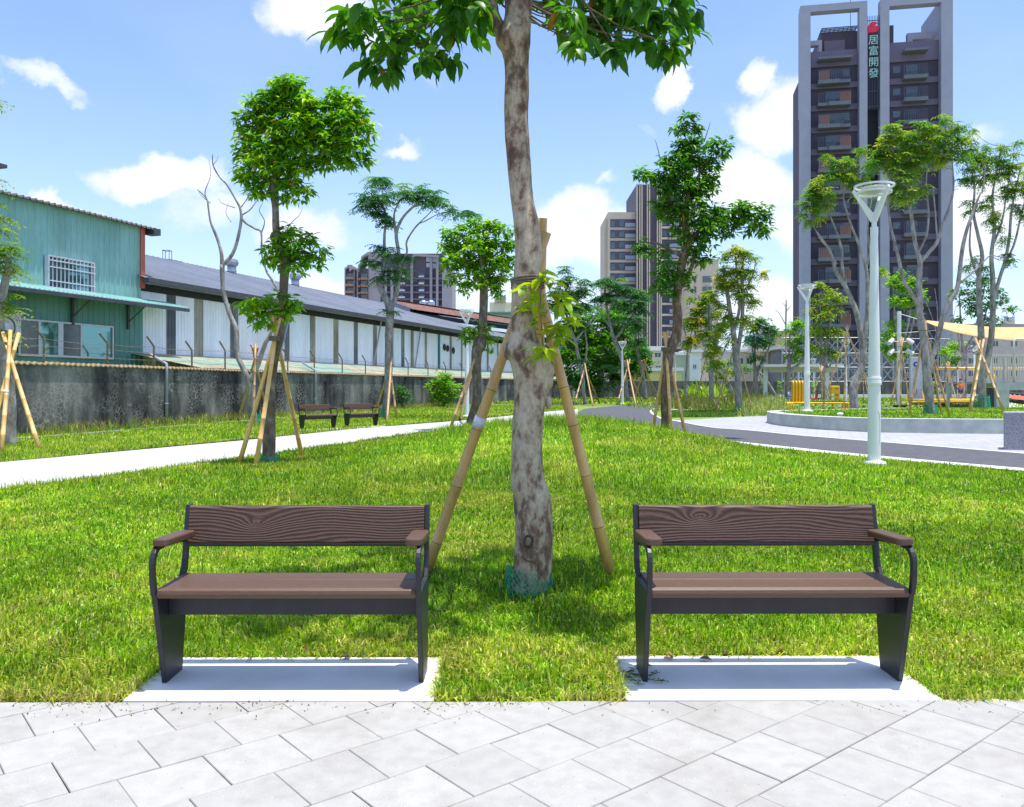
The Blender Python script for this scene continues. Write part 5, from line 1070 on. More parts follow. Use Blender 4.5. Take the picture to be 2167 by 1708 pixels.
mbx('fins', m_c, [(x,x+2.4,393,840,2.6,-1.9) for x in (1344.5,1350,1354.5,1366,1370.5,1387,1391.5,1395)]+[(1396,1438,459.5+22.9*k,464+22.9*k,2.5,-1.8) for k in range(14)])
for k in range(13):
    y = 464+22.9*k
    w_ = mbx('balcony_recess', m_dk, [(1291.6,1344.6,y,y+17,.12,-.02)]); mbx('window', m_glassd, [(1293,1301,y+4,y+16,.2,-.13)], w_); mbx('window', m_glassd, [(1310,1321,y+3,y+15,.2,-.13)], w_)
    mbx('balcony_glass', M('pale_glass',(.30,.34,.42),None,.2) if k == 0 else bpy.data.materials['pale_glass'], [(1322,1344,y+9,y+17,.9,-.6)], w_)
    w_ = mbx('balcony_recess', m_dk, [(1397,1437,y,y+17,2.2,-2.05)]); mbx('window', m_glassd, [(1399,1408,y+4,y+16,2.3,-2.21)], w_); mbx('balcony_glass', bpy.data.materials['pale_glass'], [(1413,1436,y+9,y+17,2.9,-2.6)], w_)
    if y > 560: mbx('window', m_glassd, [(1473,1478,y+4,y+16,-2.8,3.1)]); mbx('window', m_glassd, [(1492,1511,y+3,y+16,-2.8,3.1)])
# left dark tower with curved roof frames
d_ = 350; lt = empty('dark_tower', P(850,HY,d_), 'dark purple apartment block with curved grey roof frames behind the warehouse', 'tower'); mt = lt
kb_ = lambda x, y: c1350(x, y)
def k2(name, mat, L, par=None):
    if name in ('pillar','side_wall','ochre_balcony','wall') and len(L) > 1: return [k2(name, mat, [x_], par) for x_ in L]
    return mbx(name, mat, [(*kb_(a,c), kb_(b,e)[0], kb_(b,e)[1], dn, df) if 0 else (kb_(a,0)[0], kb_(b,0)[0], kb_(0,c)[1], kb_(0,e)[1], dn, df) for a,b,c,e,dn,df in L], par)
m_or = M('ochre_balcony', (.36,.20,.11), (.30,.16,.09), .7, .5); m_pg = M('tower_grey', (.36,.34,.34), (.32,.30,.31), .8, .3)
k2('wall', m_dk, [(430,1400,215,1100,0,20)]); k2('wall', m_dk, [(120,420,420,1100,2,16)]); k2('side_wall', m_pg, [(1400,1535,400,1100,2,20),(418,580,200,1100,1.5,2)])
q = MB(); pr = [kb_(x,y) for x, y in ((112,415),(150,370),(205,372),(215,405),(250,400),(275,430),(285,370),(310,340),(325,260),(420,195),(420,235),(360,260),(335,280),(330,350),(300,385),(290,470),(245,430),(205,430),(170,460),(160,400),(125,430))]
q.prism([(P(x,y,348).x, P(x,y,348).z) for x, y in pr], 12, 'y', 346.5); q.build('roof_frame', m_pg, lt)
k2('pillar', m_pg, [(112,128,415,1100,3,1),(235,245,430,1100,3,1),(275,290,430,1100,3,1),(635,665,430,1100,1.6,-.4),(715,750,400,1100,1.6,-.4),(980,1012,290,1100,1.6,-.4),(1235,1268,260,1100,1.6,-.4),(1318,1350,250,1100,1.6,-.4)])
q = MB(); arcp = [kb_(980,300),kb_(984,262),kb_(1000,235),kb_(1030,218),kb_(1350,240),kb_(1350,268),kb_(1050,248),kb_(1025,258),kb_(1012,300)]; q.prism([(P(x,y,348).x,P(x,y,348).z) for x, y in arcp], 2, 'y', 347.5); q.build('roof_frame', m_pg, lt)
k2('roof_gap', M('sky_gap_wall',(.5,.52,.6),None,.8), [(1185,1232,255,325,.3,-.1),(1185,1232,345,400,.3,-.1),(1270,1316,262,332,.3,-.1),(1270,1316,350,415,.3,-.1)])
for r_ in range(7):
    y = 480+r_*92
    k2('balcony_band', m_band, [(590,1398,y+60,y+85,1.2,-.2)]); k2('window', m_glassd, [(1095,1165,y+5,y+50,.4,-.1),(830,880,y+5,y+50,.4,-.1)]); k2('air_conditioners', m_alu, [(1090,1160,y+38,y+58,2,-1.3),(820,905,y+38,y+58,2,-1.3)])
    k2('ochre_balcony', m_or, [(330,415,y+70,y+100,4,-1),(290,318,y+80,y+105,4,-1),(135,235,y+66,y+96,5,-2.1)]); k2('window', m_glassd, [(140,230,y+10,y+62,2.4,-2.1),(330,410,y+15,y+66,2.4,-2.1)])
house('small_grey_block', 'small pale grey block far away behind the rusty roof shed', 987, 1016, 666, 300, m_pg, None, cat='building')

# ------------------------------------------------------------------ trees
MG = 'broadleaf trees in the park'
def T(px, py, z=0.0): return G(px, py, z)
tree('broadleaf_tree', 'round-crowned leafy tree with pale trunk on the lawn left of centre', 14.9, 569, 985,
  [[(569,985,15),(569,977,14.2),(569.5,898,14),(573,819,10),(581,753,10),(593,713,9),(597,661,8),(602,582,10),(604,551,12),(586,496,8),(583,440,7.5),(580,398,10),(585,360,7),(600,310,5),(620,260,3)],
   [(581,398,8),(560,370,5),(540,330,3)],[(584,395,8),(620,370,5),(680,330,4),(720,300,2)],[(602,560,8),(620,540,5),(650,535,3),(680,550,2)],[(590,520,6),(575,500,4),(600,480,3)]], m_bark, [
  lambda t: crown('crown', t, wblobs(14.9, bl(c3,[(830,280,110),(920,300,100),(590,400,80),(760,370,110),(560,520,90),(700,480,140),(860,450,140),(1000,450,120),(1250,350,90),(1340,420,90),(1180,450,120),(1400,520,90),(1320,560,130),(1430,610,90),(560,640,90),(700,620,150),(900,600,170),(1080,580,160),(1250,660,130),(560,760,90),(720,760,150),(900,760,170),(1060,720,150),(1220,780,110),(1340,760,110),(1400,830,70),(1280,860,90),(540,870,80),(650,900,120),(800,900,130),(950,900,110),(1100,890,80),(520,980,60),(640,1010,90),(760,1010,80),(900,1030,90),(600,1090,60),(960,1080,70),(830,1130,60),(670,1090,60)])), .15, .062, 7, 420, PG, m_leaf, det=True, yellow=.26, brown=.02, inner=.35),
  lambda t: crown('crown_lower', t, wblobs(14.9, bl(c3,[(860,1380,70),(800,1450,80),(920,1440,80),(720,1500,60),(900,1530,110),(1030,1480,80),(1120,1540,70),(820,1560,80),(1000,1600,90),(720,1580,60),(900,1650,80),(1130,1620,50),(780,1620,60)])), .15, .062, 7, 340, PG, m_leaf, det=True, yellow=.12, inner=.3),
  lambda t: crown('crown_lower', t, wblobs(14.9, bl(c4,[(200,240,80),(300,230,90),(420,220,90),(530,200,70),(180,320,70),(290,330,90),(400,320,80),(500,320,70),(240,400,50),(350,400,60),(540,270,60)])), .15, .062, 7, 320, PG, m_leaf, det=True, yellow=.2, inner=.3)], MG)
stake('three bamboo poles and rope propping the round-crowned tree left of centre', [T(505,985),T(541,990),T(640,971)], [P(594,672,14.85),P(588,672,14.9),P(576,668,14.8)], P(581,716,14.8), .040, 15, .42, .095, trunk=P(594,722,14.85))
net('green mesh round the foot of the round-crowned tree left of centre', (T(570,985).x, 14.85, 0), .17, .15, .18, 20, .004)
dB = 30.9
tree('bare_tree', 'leafless dead tree with forked grey limbs in front of the warehouse', dB, 538, 898,
  [[(539,898,9),(538,880,8),(529,813.6,7),(520,790,7),(502,750.5,7.5),(500,700,7),(485.6,664,6.5),(473,620,6),(471,602,5.5),(470,560,7)],
   [(470,562,6),(468,533,4.6),(458,500,4.2),(446,471,3),(441,440,2.6),(438.6,424,2.2),(428,410,1.6),(417.5,401.6,1)],[(438.6,424,2),(434,405,1.4),(446,370,.8),(441,335,.5)],
   [(470,562,6),(490.6,540,5),(502,510,4.5),(510.5,466,4),(508,441,3.4),(500,425,2.6),(480.7,391.7,2.4),(465,375,2.2),(451,349.6,2),(450,325,1)],[(451,349,1.4),(458,340,.6),(462,330,.4)],
   [(510,460,3),(520,472,3),(540,484,3),(553,493,2.8),(554,538,2.6),(565,577,3)],[(553,493,2.2),(560,468,1.4),(548.7,446,1.2),(556,430,.5)],[(510,456,2.4),(528,445,1.8),(540,430,1.2),(552,415,.6)],[(508,441,2),(520,425,1.2),(530,405,.6)],
   [(602,492,1.4,.5),(618,470,1.2,.5),(634,455,.8,.5),(640,440,.4,.5)],[(565,577,3),(580,600,3.2),(590,630,4),(575,700,5),(563,724,6),(550,760,7),(542,782,7),(528,806,7)],
   [(446,430,1.2),(430,418,.7),(420,405,.4)],[(489,470,1.2),(478,450,.7),(484,430,.4)],[(497,440,1.4),(470,430,.8),(462,420,.4)]], m_bark_grey, [])
stake('bamboo poles propping the leafless dead tree', [T(503,893),T(536,900),T(566,880)], [P(546,735,dB),P(541,728,dB),P(534,735,dB)], P(541,753,dB), .045, 31, .5, .10)
net('green mesh round the foot of the leafless dead tree', (P(540,898,dB).x, dB, 0), .22, .2, .4, 14, .008)
# feathery trees
dF = 37
tree('feathery_tree', 'slim feathery tree with separate leaf tufts in front of the warehouse', dF, 815, 885,
  [[(813,885,9),(815.9,871.6,8.5),(821,819,8),(823.7,740,9),(823,700,8.5),(825,652,9),(803,605.7,5.5),(806,585,4.5),(812.6,566,3.5),(813.6,496,3),(818,468,2.6),(812,440,2.2),(800,425,1.5)],
   [(825,655,7),(836,632.7,5),(846,578.7,4.5),(843.5,534,4),(838.6,496,3.6),(849.7,465,3),(872,440,2.4),(897,426,1.6)],[(838.6,500,3),(834,470,2.4),(836,445,1.8),(850,420,1.2)],[(846,560,2.5),(860.9,535,2.2),(861,510,2),(883,476.6,1.8),(900,468,1.2),(930,452,.8),(955,448,.6)],[(883,476,1.4),(910,450,1),(930,425,.6)]], m_bark_grey, [
  lambda t: fronds('crown', t, wblobs(dF,[(808,385,20),(800,380,22),(785,420,26),(812,425,30),(775,440,18),(800,455,26),(820,470,18),(850,400,20),(862,420,20),(895,405,22),(920,420,22),(940,432,16),(900,430,18),(958,448,14),(985,446,13),(995,452,8),(880,420,18)]), .55, 32, PG_BLUE, m_leaf, pairs=7, kf=6, lw=.05, ll=.17, yellow=.10, inner=.25),
  lambda t: fronds('crown_lower', t, wblobs(dF,[(800,520,16),(815,535,22),(795,560,18),(840,550,20),(855,545,16),(830,575,20),(800,590,14),(860,570,14),(780,556,10),(845,590,12)]), .5, 32, PG_BLUE, m_leaf, pairs=6, kf=6, lw=.045, ll=.16, yellow=.15, inner=.25),
  lambda t: fronds('sprig', t, wblobs(dF,[(815,657,5),(835,660,5)]), .4, 40, PG_BLUE, m_leaf, pairs=5, kf=4, lw=.04, ll=.14)], 'feathery trees')
stake('bamboo poles propping the slim feathery tree by the warehouse', [T(792,878),T(819,893),T(840,886)], [P(831,757,dF),P(829,754,dF),P(822,757,dF)], P(827,771,dF), .05, 38, .5, .13)
net('green mesh round the foot of the slim feathery tree', (P(811,885,dF).x, dF, 0), .25, .22, .45, 14, .01)
dC = 26.5
tree('broadleaf_tree', 'rounded leafy tree just left of the big foreground trunk', dC, 992, 905,
  [[(991,902,8),(998.6,880,8),(1009,838.6,9),(1008,755,11),(1014,733,14),(1020,701,9),(1023.6,645,9),(1023.6,591,8),(1020,560,5),(1010,520,3)],[(1014,733,9),(1006,715,5),(998,700,3)],[(1023,600,6),(1000,570,4),(975,545,2)],[(1023,595,6),(1050,560,4),(1065,530,2)],[(1018,720,7),(1030,700,4),(1040,690,2)]], m_bark, [
  lambda t: crown('crown', t, wblobs(dC,[(960,500,24),(985,485,22),(1010,480,20),(1035,485,24),(1065,490,22),(945,525,20),(975,530,32),(1010,525,34),(1045,525,34),(1078,520,20),(955,555,24),(985,565,30),(1020,565,34),(1055,560,30),(1080,555,18),(965,590,20),(1000,600,26),(1035,600,26),(1062,590,20),(985,615,12),(1048,620,14)]), .20, .085, 7, 230, PG, m_leaf, yellow=.2, inner=.35),
  lambda t: crown('crown_lower', t, wblobs(dC,[(990,700,14),(1010,695,16),(1030,700,14),(1000,715,16),(1035,722,12),(985,715,10),(1043,712,10),(1040,740,6)]), .18, .075, 7, 240, PG, m_leaf, yellow=.25, inner=.3)], MG)
stake('bamboo poles propping the rounded tree left of the big trunk', [T(950,915),T(1019,902),T(972,890)], [P(1012,738,dC),P(1001,733,dC),P(1010,740,dC)], P(1006,770,dC), .045, 27, .5, .15)
d3 = 22.0; z3 = hz(S(1410-CX,d3), d3)
tree('broadleaf_tree', 'tall leafy tree with reddish brown leaning trunk right of centre on the mound', d3, 1410, 905,
  [[(1410,912,11),(1410,903,11),(1410,830,10.5),(1413,781,11),(1415,745,12),(1432,708,11),(1433,659,9.5),(1432,630,9.5),(1442.6,560,9),(1453.7,518,8),(1449,462,6),(1457,406,4.5),(1462,340,3),(1462,295,2)],[(1438,600,7),(1452,590,5),(1465,560,4),(1472,520,3)],[(1452,520,6),(1490,480,4),(1540,460,3),(1570,465,2)],[(1445,545,4),(1420,530,3),(1390,515,2),(1365,515,1)],[(1449,462,4),(1420,430,3),(1400,390,2),(1370,372,1)],[(1457,410,3),(1490,350,2),(1515,320,1)],[(1400,350,1.2),(1392,315,.8),(1386,295,.4)],[(1490,300,1.2),(1500,270,.8),(1503,258,.4)],[(1462,300,1.5),(1466,270,1),(1470,240,.5)]], m_bark_rough, [
  lambda t: crown('crown', t, wblobs(d3, bl(c4b,[(1060,150,60),(980,200,55),(1080,220,60),(1010,250,50),(1060,350,90),(970,350,60),(1150,400,110),(1290,330,70),(1310,400,60),(1000,430,100),(880,450,60),(1100,520,130),(950,540,110),(1220,500,80),(700,560,60),(660,580,40),(780,590,70),(860,640,90),(1000,640,130),(1150,640,110),(1230,600,50),(900,720,90),(1060,720,110),(1200,700,70),(830,820,70),(950,830,100),(870,900,70),(1090,850,120),(980,900,60),(1220,870,100),(1330,860,90),(1440,850,90),(1560,860,90),(1620,910,70),(1500,920,90),(1380,940,90),(1640,990,60),(1560,980,60),(1250,960,100),(1350,1030,60),(1130,960,110),(960,1010,60),(1050,1050,70),(1180,1080,90),(1020,1120,60),(690,1110,60),(740,1160,60),(850,1170,60),(1110,1180,80),(1170,1220,60),(910,1250,60),(880,1340,90),(960,1380,80),(830,1420,60),(900,1460,60),(1060,1330,50),(1050,1420,40)])), .19, .078, 7, 240, PG_DARK, m_leaf, yellow=.16, brown=.01, inner=.35)], MG)
stake('three bamboo poles and rope propping the reddish trunk right of centre', [Vector((S(1379-CX,d3),d3,z3-.02)),Vector((S(1421-CX,21.6),21.6,z3-.02)),Vector((S(1452-CX,d3),d3,z3-.02))], [P(1414,700,d3),P(1408,703,d3),P(1404,702,d3)], P(1409,739,21.85), .043, 22, .5, .12, trunk=P(1424,742,d3))
# leftmost tree at the picture edge
dL = 20.0
tree('broadleaf_tree', 'rough trunk with pale leaf tufts cut by the left edge of the photo', dL, 12, 940,
  [[(16,942,18),(16,900,17),(14,850,18),(10,800,17),(6,740,15),(-4,690,12),(2,640,9),(10,600,8),(18,560,7),(18,530,4)],[(2,660,6),(-20,560,4),(-30,470,3)]], m_bark_grey, [
  lambda t: fronds('crown', t, wblobs(dL,[(-10,490,18),(15,525,14),(30,525,12),(5,540,12),(0,570,16),(15,560,10),(5,640,12),(-15,620,20),(-8,455,10),(18,655,6),(-10,700,10),(10,712,8),(-30,440,26),(-40,380,30),(-50,560,30),(-20,225,12)]), .45, 30, PG_OLIVE, m_leaf, pairs=6, kf=5, lw=.04, ll=.12, yellow=.1)], 'feathery trees')
stake('three bamboo poles propping the trunk at the left edge of the photo', [T(3,956),T(84,951),T(-30,950)], [P(22,700,dL-.3),P(6,704,dL-.3),P(40,705,dL-.3)], P(20,728,dL-.35), .050, 20, .42, .11, tagat=(T(3,956),P(22,700,dL-.3),.47))
# shrubs by the wall
def shrub(label, px, py, d, blobs, pal=PG, L=.12, yellow=.1, dens=130, mat=None):
    t = empty('shrub', P(px,py,d), label, 'shrub'); mb = MB(); c = P(px,py,d)
    for k in range(5): b = P(blobs[k % len(blobs)][0], blobs[k % len(blobs)][1], d); limb(mb, [(c,.03),((c+b)/2,.02),(b,.01)], 5, 3)
    mb.build('stem', m_bark, t); crown('foliage', t, wblobs(d, blobs), L, L*.4, 6, dens, pal, mat or m_leaf, yellow=yellow, inner=.3, elev=(-.5,.9)); return t
shrub('bright green rounded shrub against the cement wall left of the big trunk', 938, 862, 56, [(938,815,20),(922,820,16),(955,822,18),(930,840,20),(948,845,18),(938,800,14),(925,850,12),(962,835,10)], PG, .30, .12, 110)
shrub('small dark green shrub against the cement wall beside the feathery tree', 850, 868, 52, [(850,825,12),(845,840,12),(858,838,12),(850,855,10),(862,850,9)], PG_BLUE, .25, .02, 110)
# dense dark tree and feathery row in the middle distance
dD = 88
tree('dense_dark_tree', 'dense dark green rounded tree mass right of the big trunk in the distance', dD, 1270, 842, [[(1270,842,8),(1270,780,7),(1265,700,5)]], m_bark_grey, [
  lambda t: crown('crown', t, wblobs(dD,[(1200,760,28),(1190,800,24),(1225,720,34),(1230,770,36),(1235,810,26),(1265,690,36),(1270,740,44),(1275,790,36),(1310,720,36),(1320,770,36),(1345,790,26),(1345,750,28),(1260,820,24),(1310,810,22),(1215,690,20),(1300,680,26),(1360,770,20)]), .50, .20, 6, 60, PG_DARK, m_leaf, yellow=.18, inner=.6, elev=(-.4,.8), brown=0)])
dM = 66
for i, (b, tr, bb, lab) in enumerate((
  ((1239,855),[[(1239,855,4.5),(1235,830,4),(1233,800,4),(1225,760,3.5),(1217,721,3.2),(1205,690,3),(1195,640,2.5),(1200,600,2)],[(1217,721,3),(1235,700,2.4),(1250,680,2),(1280,640,1.4)],[(1233,790,2.4),(1242,740,2),(1238,700,1.6)]],[(1195,572,12),(1202,590,14),(1188,600,14),(1175,620,16),(1205,625,20),(1230,620,20),(1190,650,22),(1215,655,24),(1245,650,18),(1235,600,12),(1170,650,14),(1150,640,12),(1200,690,18),(1240,690,14),(1235,760,10)],'feathery tree with curved pale trunk right of the big trunk'),
  ((1330,855),[[(1330,855,4.5),(1326,830,4.5),(1322,790,4.5),(1315,760,4),(1300,720,3.5),(1290,680,3),(1282,640,2.4),(1280,610,2)],[(1300,720,2.6),(1330,680,2),(1350,650,1.4)],[(1310,740,2),(1295,700,1.6),(1262,650,1)]],[(1262,600,12),(1280,595,16),(1300,605,18),(1320,615,20),(1340,620,18),(1360,630,14),(1290,630,20),(1315,645,22),(1345,650,20),(1365,660,12),(1270,640,16),(1330,680,16),(1350,690,14),(1310,780,10),(1290,775,8)],'feathery tree with leaning trunk behind the small street lamp'),
  ((1366,845),[[(1366,845,4.5),(1364,820,4),(1358,780,4),(1350,750,3.5),(1345,720,3),(1350,690,2),(1355,650,1.5)]],[(1345,700,12),(1355,720,14),(1340,730,12),(1365,740,10),(1338,755,8),(1352,675,12)],'thin feathery tree left of the reddish trunk in the distance'))):
    tree('feathery_tree', lab, dM+i*4, b[0], b[1], tr, m_bark_grey, [lambda t: fronds('crown', t, wblobs(dM+i*4, bb), .75, 22, PG_BLUE, m_leaf, pairs=5, kf=6, lw=.09, ll=.26, yellow=.03, inner=.2)], 'feathery trees')
    q = [T(b[0]-24,b[1]+2),T(b[0]+16,b[1]+4),T(b[0]+30,b[1]-2)]; stake('bamboo poles propping the '+lab, q, [P(b[0]+3,760,dM),P(b[0]-3,762,dM),P(b[0]-8,764,dM)], P(b[0]-1,774,dM), .06, 66, .6, .16)

# slender multi-stemmed trees on the right
def slim(label, d, base, trunks, tufts, pal=PG_OLIVE, yellow=.42, L=.34, dens=75, name='slender_tree', twr=.02, ll=.17, lw=.040, group='slender pale barked trees'):
    b = P(base[0], base[1], d); r_ = random.Random(int(d*10)); tufts = [(a_+r_.uniform(-5,5), b_+r_.uniform(-8,8), c_*.95) for a_, b_, c_ in tufts]+[(a_+r_.uniform(-16,16), b_+r_.uniform(-26,30), c_*.62) for a_, b_, c_ in tufts]; B = wblobs(d, tufts)
    def cr(t): fronds('crown', t, B, L, dens, pal, m_leaf, pairs=4, kf=6, lw=lw, ll=ll, yellow=yellow, inner=.1, elev=(-1.2,.5))
    return tree(name, label, d, base[0], base[1], trunks, m_bark_grey, [cr], group, base=b, twigs=B, r0=twr)
PG_R = [(.05,.16,.015),(.08,.22,.02),(.14,.30,.03),(.25,.36,.06)]
dR1 = 37.8
slim('slender pale tree behind the tallest street lamp, left of its pole', dR1, (1808,863),
 [[(1808,864,9),(1807,850,9),(1806,820,9),(1812,800,8),(1824,775,7),(1828,752,7),(1820,700,6),(1813.4,665,6),(1800,630,5),(1788.6,606,4.5),(1768.8,573.5,3.8),(1756.4,531,3),(1739,509,2),(1722,480,1.2)],
  [(1790,606,3.6),(1782,560,3),(1781,529,3),(1770,490,2.2),(1755,450,1.6),(1750,400,1)],[(1828,745,5.5),(1832,700,5),(1836,650,4.5),(1835.7,606,4),(1833,568.6,3.4),(1818,519,2.8),(1798.6,469,2.2),(1785,420,1.6),(1790,380,1)],[(1833,570,2.4),(1840,530,2),(1836,480,1.6),(1845,420,1)],[(1770,560,2),(1750,520,1.4),(1715,470,.9),(1705,440,.6)]],
 [(1740,375,14),(1725,395,16),(1710,410,12),(1755,395,14),(1700,430,10),(1735,420,14),(1760,360,12),(1790,345,14),(1775,370,16),(1800,375,16),(1815,395,12),(1720,440,10),(1780,350,12),(1840,345,14),(1830,365,12),(1750,430,10),(1700,455,8),(1860,565,10),(1765,335,10),(1825,325,12)], PG_R)
dR2 = 29.3
slim('tall slender tree with three pale stems on the raised bed under the tower', dR2, (1969.7,876),
 [[(1969.7,878,9),(1967,850,9),(1965,820,10),(1962,796,9),(1957,742,8),(1954.7,717,7.5),(1947,667.7,7),(1945,593,6),(1947,556,5),(1937,515,4.2),(1932,482,4),(1925,432,3.2),(1915,400,2.4),(1907.7,370,1.6),(1900,330,1)],
  [(1947,556,4.5),(1965,535,4),(1982,514,4),(1994,477,3.4),(2011.7,432,2.8),(2018,390,2),(2015,340,1.2),(2015,290,.8)],[(1948,665,4.5),(1942,643,4.5),(1925,615,4),(1912.6,593,4),(1897.7,531,3.2),(1883,469,2.6),(1880,420,2),(1885,370,1.4),(1890,330,.8)],
  [(1966,790,7),(1971,760,6),(1977,742,6),(1988,700,5.5),(1996.8,667.7,5.5),(2015,630,5),(2026.6,605.8,4.6),(2036,531,4),(2045,490,3.4),(2056,457,3),(2070,420,2.2),(2081,395,1.4),(2085,350,.8)],
  [(1940,540,2.6),(1960,500,2.4),(1965,450,2),(1960,390,1.4),(1965,330,.8)],[(1984,515,2),(1980,460,1.8),(1975,400,1.2)],[(2030,600,2.4),(2060,575,1.8),(2095,540,1)]],
 [(1880,330,16),(1870,310,12),(1895,300,16),(1900,275,12),(1915,320,18),(1930,285,12),(1935,310,16),(1950,290,12),(1960,270,9),(1975,295,16),(1990,285,14),(2005,270,12),(2022,262,9),(1890,350,14),(1920,350,16),(1945,340,16),(1970,330,14),(2000,310,16),(2025,300,14),(1860,350,14),(1850,330,10),(1905,375,12),(1940,380,12),(2035,325,12),(1990,345,10),(1895,400,10),(1925,410,8),(1880,285,10)], PG_R)
dR3 = 37.8
slim('slender many-stemmed tree at the right edge above the shade sail', dR3, (2079,863),
 [[(2080,864,8),(2079,840,8),(2077,800,8),(2076.7,742,7),(2076,704,6.5),(2071,593,5),(2078.6,543.7,4),(2070,500,3.4),(2060,450,2.8),(2062,400,2),(2055,350,1.2)],[(2080,800,7),(2090,760,6.5),(2098,710,6),(2101,660,5.4),(2101,593,5),(2098,540,4),(2105,480,3.2),(2100,420,2.4),(2110,360,1.6),(2120,310,1)],
  [(2101,640,4),(2115,590,3.6),(2125.7,556,3.4),(2135.6,506.6,3),(2140,450,2.4),(2150,400,1.6),(2160,350,1)],[(2076,600,3),(2060,560,2.6),(2052,520,2),(2055,470,1.4)],[(2120,570,2.6),(2145,520,2.2),(2160,460,1.8),(2175,400,1.2)],[(2101,520,2.6),(2120,470,2),(2130,410,1.4),(2140,350,.8)]],
 [(2040,335,12),(2055,320,14),(2075,330,16),(2060,350,14),(2085,355,16),(2105,330,14),(2115,305,10),(2120,345,16),(2100,375,14),(2135,365,14),(2150,345,10),(2075,385,12),(2050,380,10),(2125,395,12),(2145,400,12),(2160,380,10),(2100,415,10),(2140,430,10),(2050,290,8),(2080,440,9),(2110,450,8),(2158,300,8),(2045,430,8),(2155,440,12),(2060,545,9),(2080,560,8),(2135,545,8),(2125,500,7),(2180,370,16),(2190,420,14)], PG_R)
dR4 = 44
slim('pale multi-stemmed tree with sparse leaves right of the reddish trunk', dR4, (1564,875),
 [[(1564,876,8),(1563,850,7.5),(1562,800,7),(1557,757,6.5),(1552,700,5.5),(1544.7,659,5),(1538,610,4),(1530,570,3)],[(1558,760,5),(1568,700,4.4),(1572,640,3.8),(1570,580,3),(1575,540,1.6)],[(1553,700,3.6),(1565,650,3),(1560,590,2.4),(1556,540,1.4)],[(1572,620,2.2),(1590,590,1.6),(1600,555,.9)]],
 [(1540,545,12),(1560,530,12),(1580,540,12),(1545,575,12),(1565,570,14),(1585,580,11),(1600,548,7),(1535,610,12),(1560,615,12),(1580,620,10),(1530,650,10),(1550,660,11),(1575,670,9),(1515,640,8),(1528,700,9),(1505,720,10),(1500,745,8),(1520,760,8),(1590,640,7),(1530,590,9),(1550,600,10)], PG_OLIVE, .15, L=.45, ll=.20, lw=.06)
slim('thin tree with sparse yellowish leaves behind the reddish trunk', 62, (1506,850), [[(1506,850,5),(1505,800,5),(1507,740,4.5),(1503,690,3.6),(1500,640,2.6),(1495,600,1.6)],[(1507,745,3),(1525,700,2.4),(1540,650,1.6)],[(1503,700,2.4),(1485,660,1.8),(1478,620,1)]],
 [(1490,640,12),(1475,650,10),(1500,620,12),(1485,680,12),(1465,690,10),(1470,720,12),(1490,710,10),(1510,670,10),(1530,690,10),(1455,665,8),(1520,730,10)], PG_OLIVE, .15, L=.5, ll=.24, lw=.08)
misc = [((1600,845),1600,[(1595,700,16),(1610,685,18),(1625,700,16),(1590,720,14),(1605,730,16),(1625,725,14),(1640,705,12),(1600,760,12)],PG_BLUE,80,'bushy dark green young tree between two houses'),
 ((1668,838),1668,[(1672,700,12),(1690,690,16),(1700,720,16),(1680,730,16),(1715,700,14),(1695,750,16),(1720,740,14),(1675,760,12)],PG,76,'bushy young tree left of the second street lamp'),
 ((1742,846),1742,[(1735,640,14),(1755,625,16),(1740,670,18),(1760,660,16),(1775,640,12),(1730,700,16),(1750,710,18),(1770,700,14),(1745,745,16),(1765,750,14),(1725,740,12),(1735,605,10),(1715,660,10)],PG_OLIVE,70,'wide yellow green young tree between the two nearer lamps'),
 ((1900,848),1900,[(1890,600,14),(1905,585,12),(1915,610,18),(1935,600,14),(1900,640,18),(1925,640,18),(1945,625,14),(1895,690,18),(1880,715,18),(1905,720,18),(1870,740,16),(1895,755,16),(1915,745,14),(1940,665,10)],PG,72,'bright green leafy tree behind the camera pole'),
 ((2040,846),2040,[(2030,620,14),(2050,640,16),(2070,620,14),(2085,600,14),(2105,620,14),(2060,660,16),(2090,650,16),(2120,640,12),(2140,655,10),(2100,680,16),(2075,690,12),(2050,600,10),(2025,680,10)],PG_BLUE,66,'spreading green tree behind the shade sail'),
 ((1548,842),1535,[(1500,780,10),(1525,770,12),(1540,790,12),(1520,800,10)],PG_OLIVE,95,'low pale bushy tree in the far grass'),
 ((2010,846),2010,[(2000,745,12),(2020,735,14),(2010,765,12),(2030,760,10)],PG,80,'small leafy tree behind the yellow beam'),
 ((1640,842),1590,[(1580,780,10),(1560,790,10),(1545,770,10)],PG_R,92,'small light green tree by the far wall')]
for b, tx, bb, pal, dd, lab in misc:
    r = random.Random(tx); tops = [bb[i] for i in range(0, len(bb), 3)]
    tr = [[(b[0],b[1],4.2),(b[0]+r.uniform(-3,3),(b[1]+bb[0][1])/2+20,3.6),((b[0]+q[0])/2,(q[1]+b[1])/2-20,2.4),(q[0],q[1],1.0)] for q in tops]
    B = wblobs(dd, [(a_, b_, c_*1.15) for a_, b_, c_ in bb]); tree('young_tree', lab, dd, b[0], b[1], tr, m_bark_grey, [lambda t: crown('crown', t, B, .36, .13, 6, 75, pal, m_leaf, yellow=.15, inner=.2, elev=(-.8,.5), brown=.01)], 'young trees by the playground', twigs=B, r0=.022)
dd = 82; tree('bare_tree', 'thin leafless tree against the sky right of the reddish trunk', dd, 1664, 842, [[(1664,842,3.4),(1664,780,3),(1663,700,2.4),(1664,634,1.8)],[(1664,690,1.4),(1650,665,.9),(1640,655,.5)],[(1663,660,1.2),(1675,645,.8)],[(1664,720,1.4),(1645,700,.8),(1630,675,.5)],[(1664,740,1.2),(1685,710,.8),(1695,680,.5)],[(1664,650,1),(1655,640,.5)]], m_bark_grey, [])
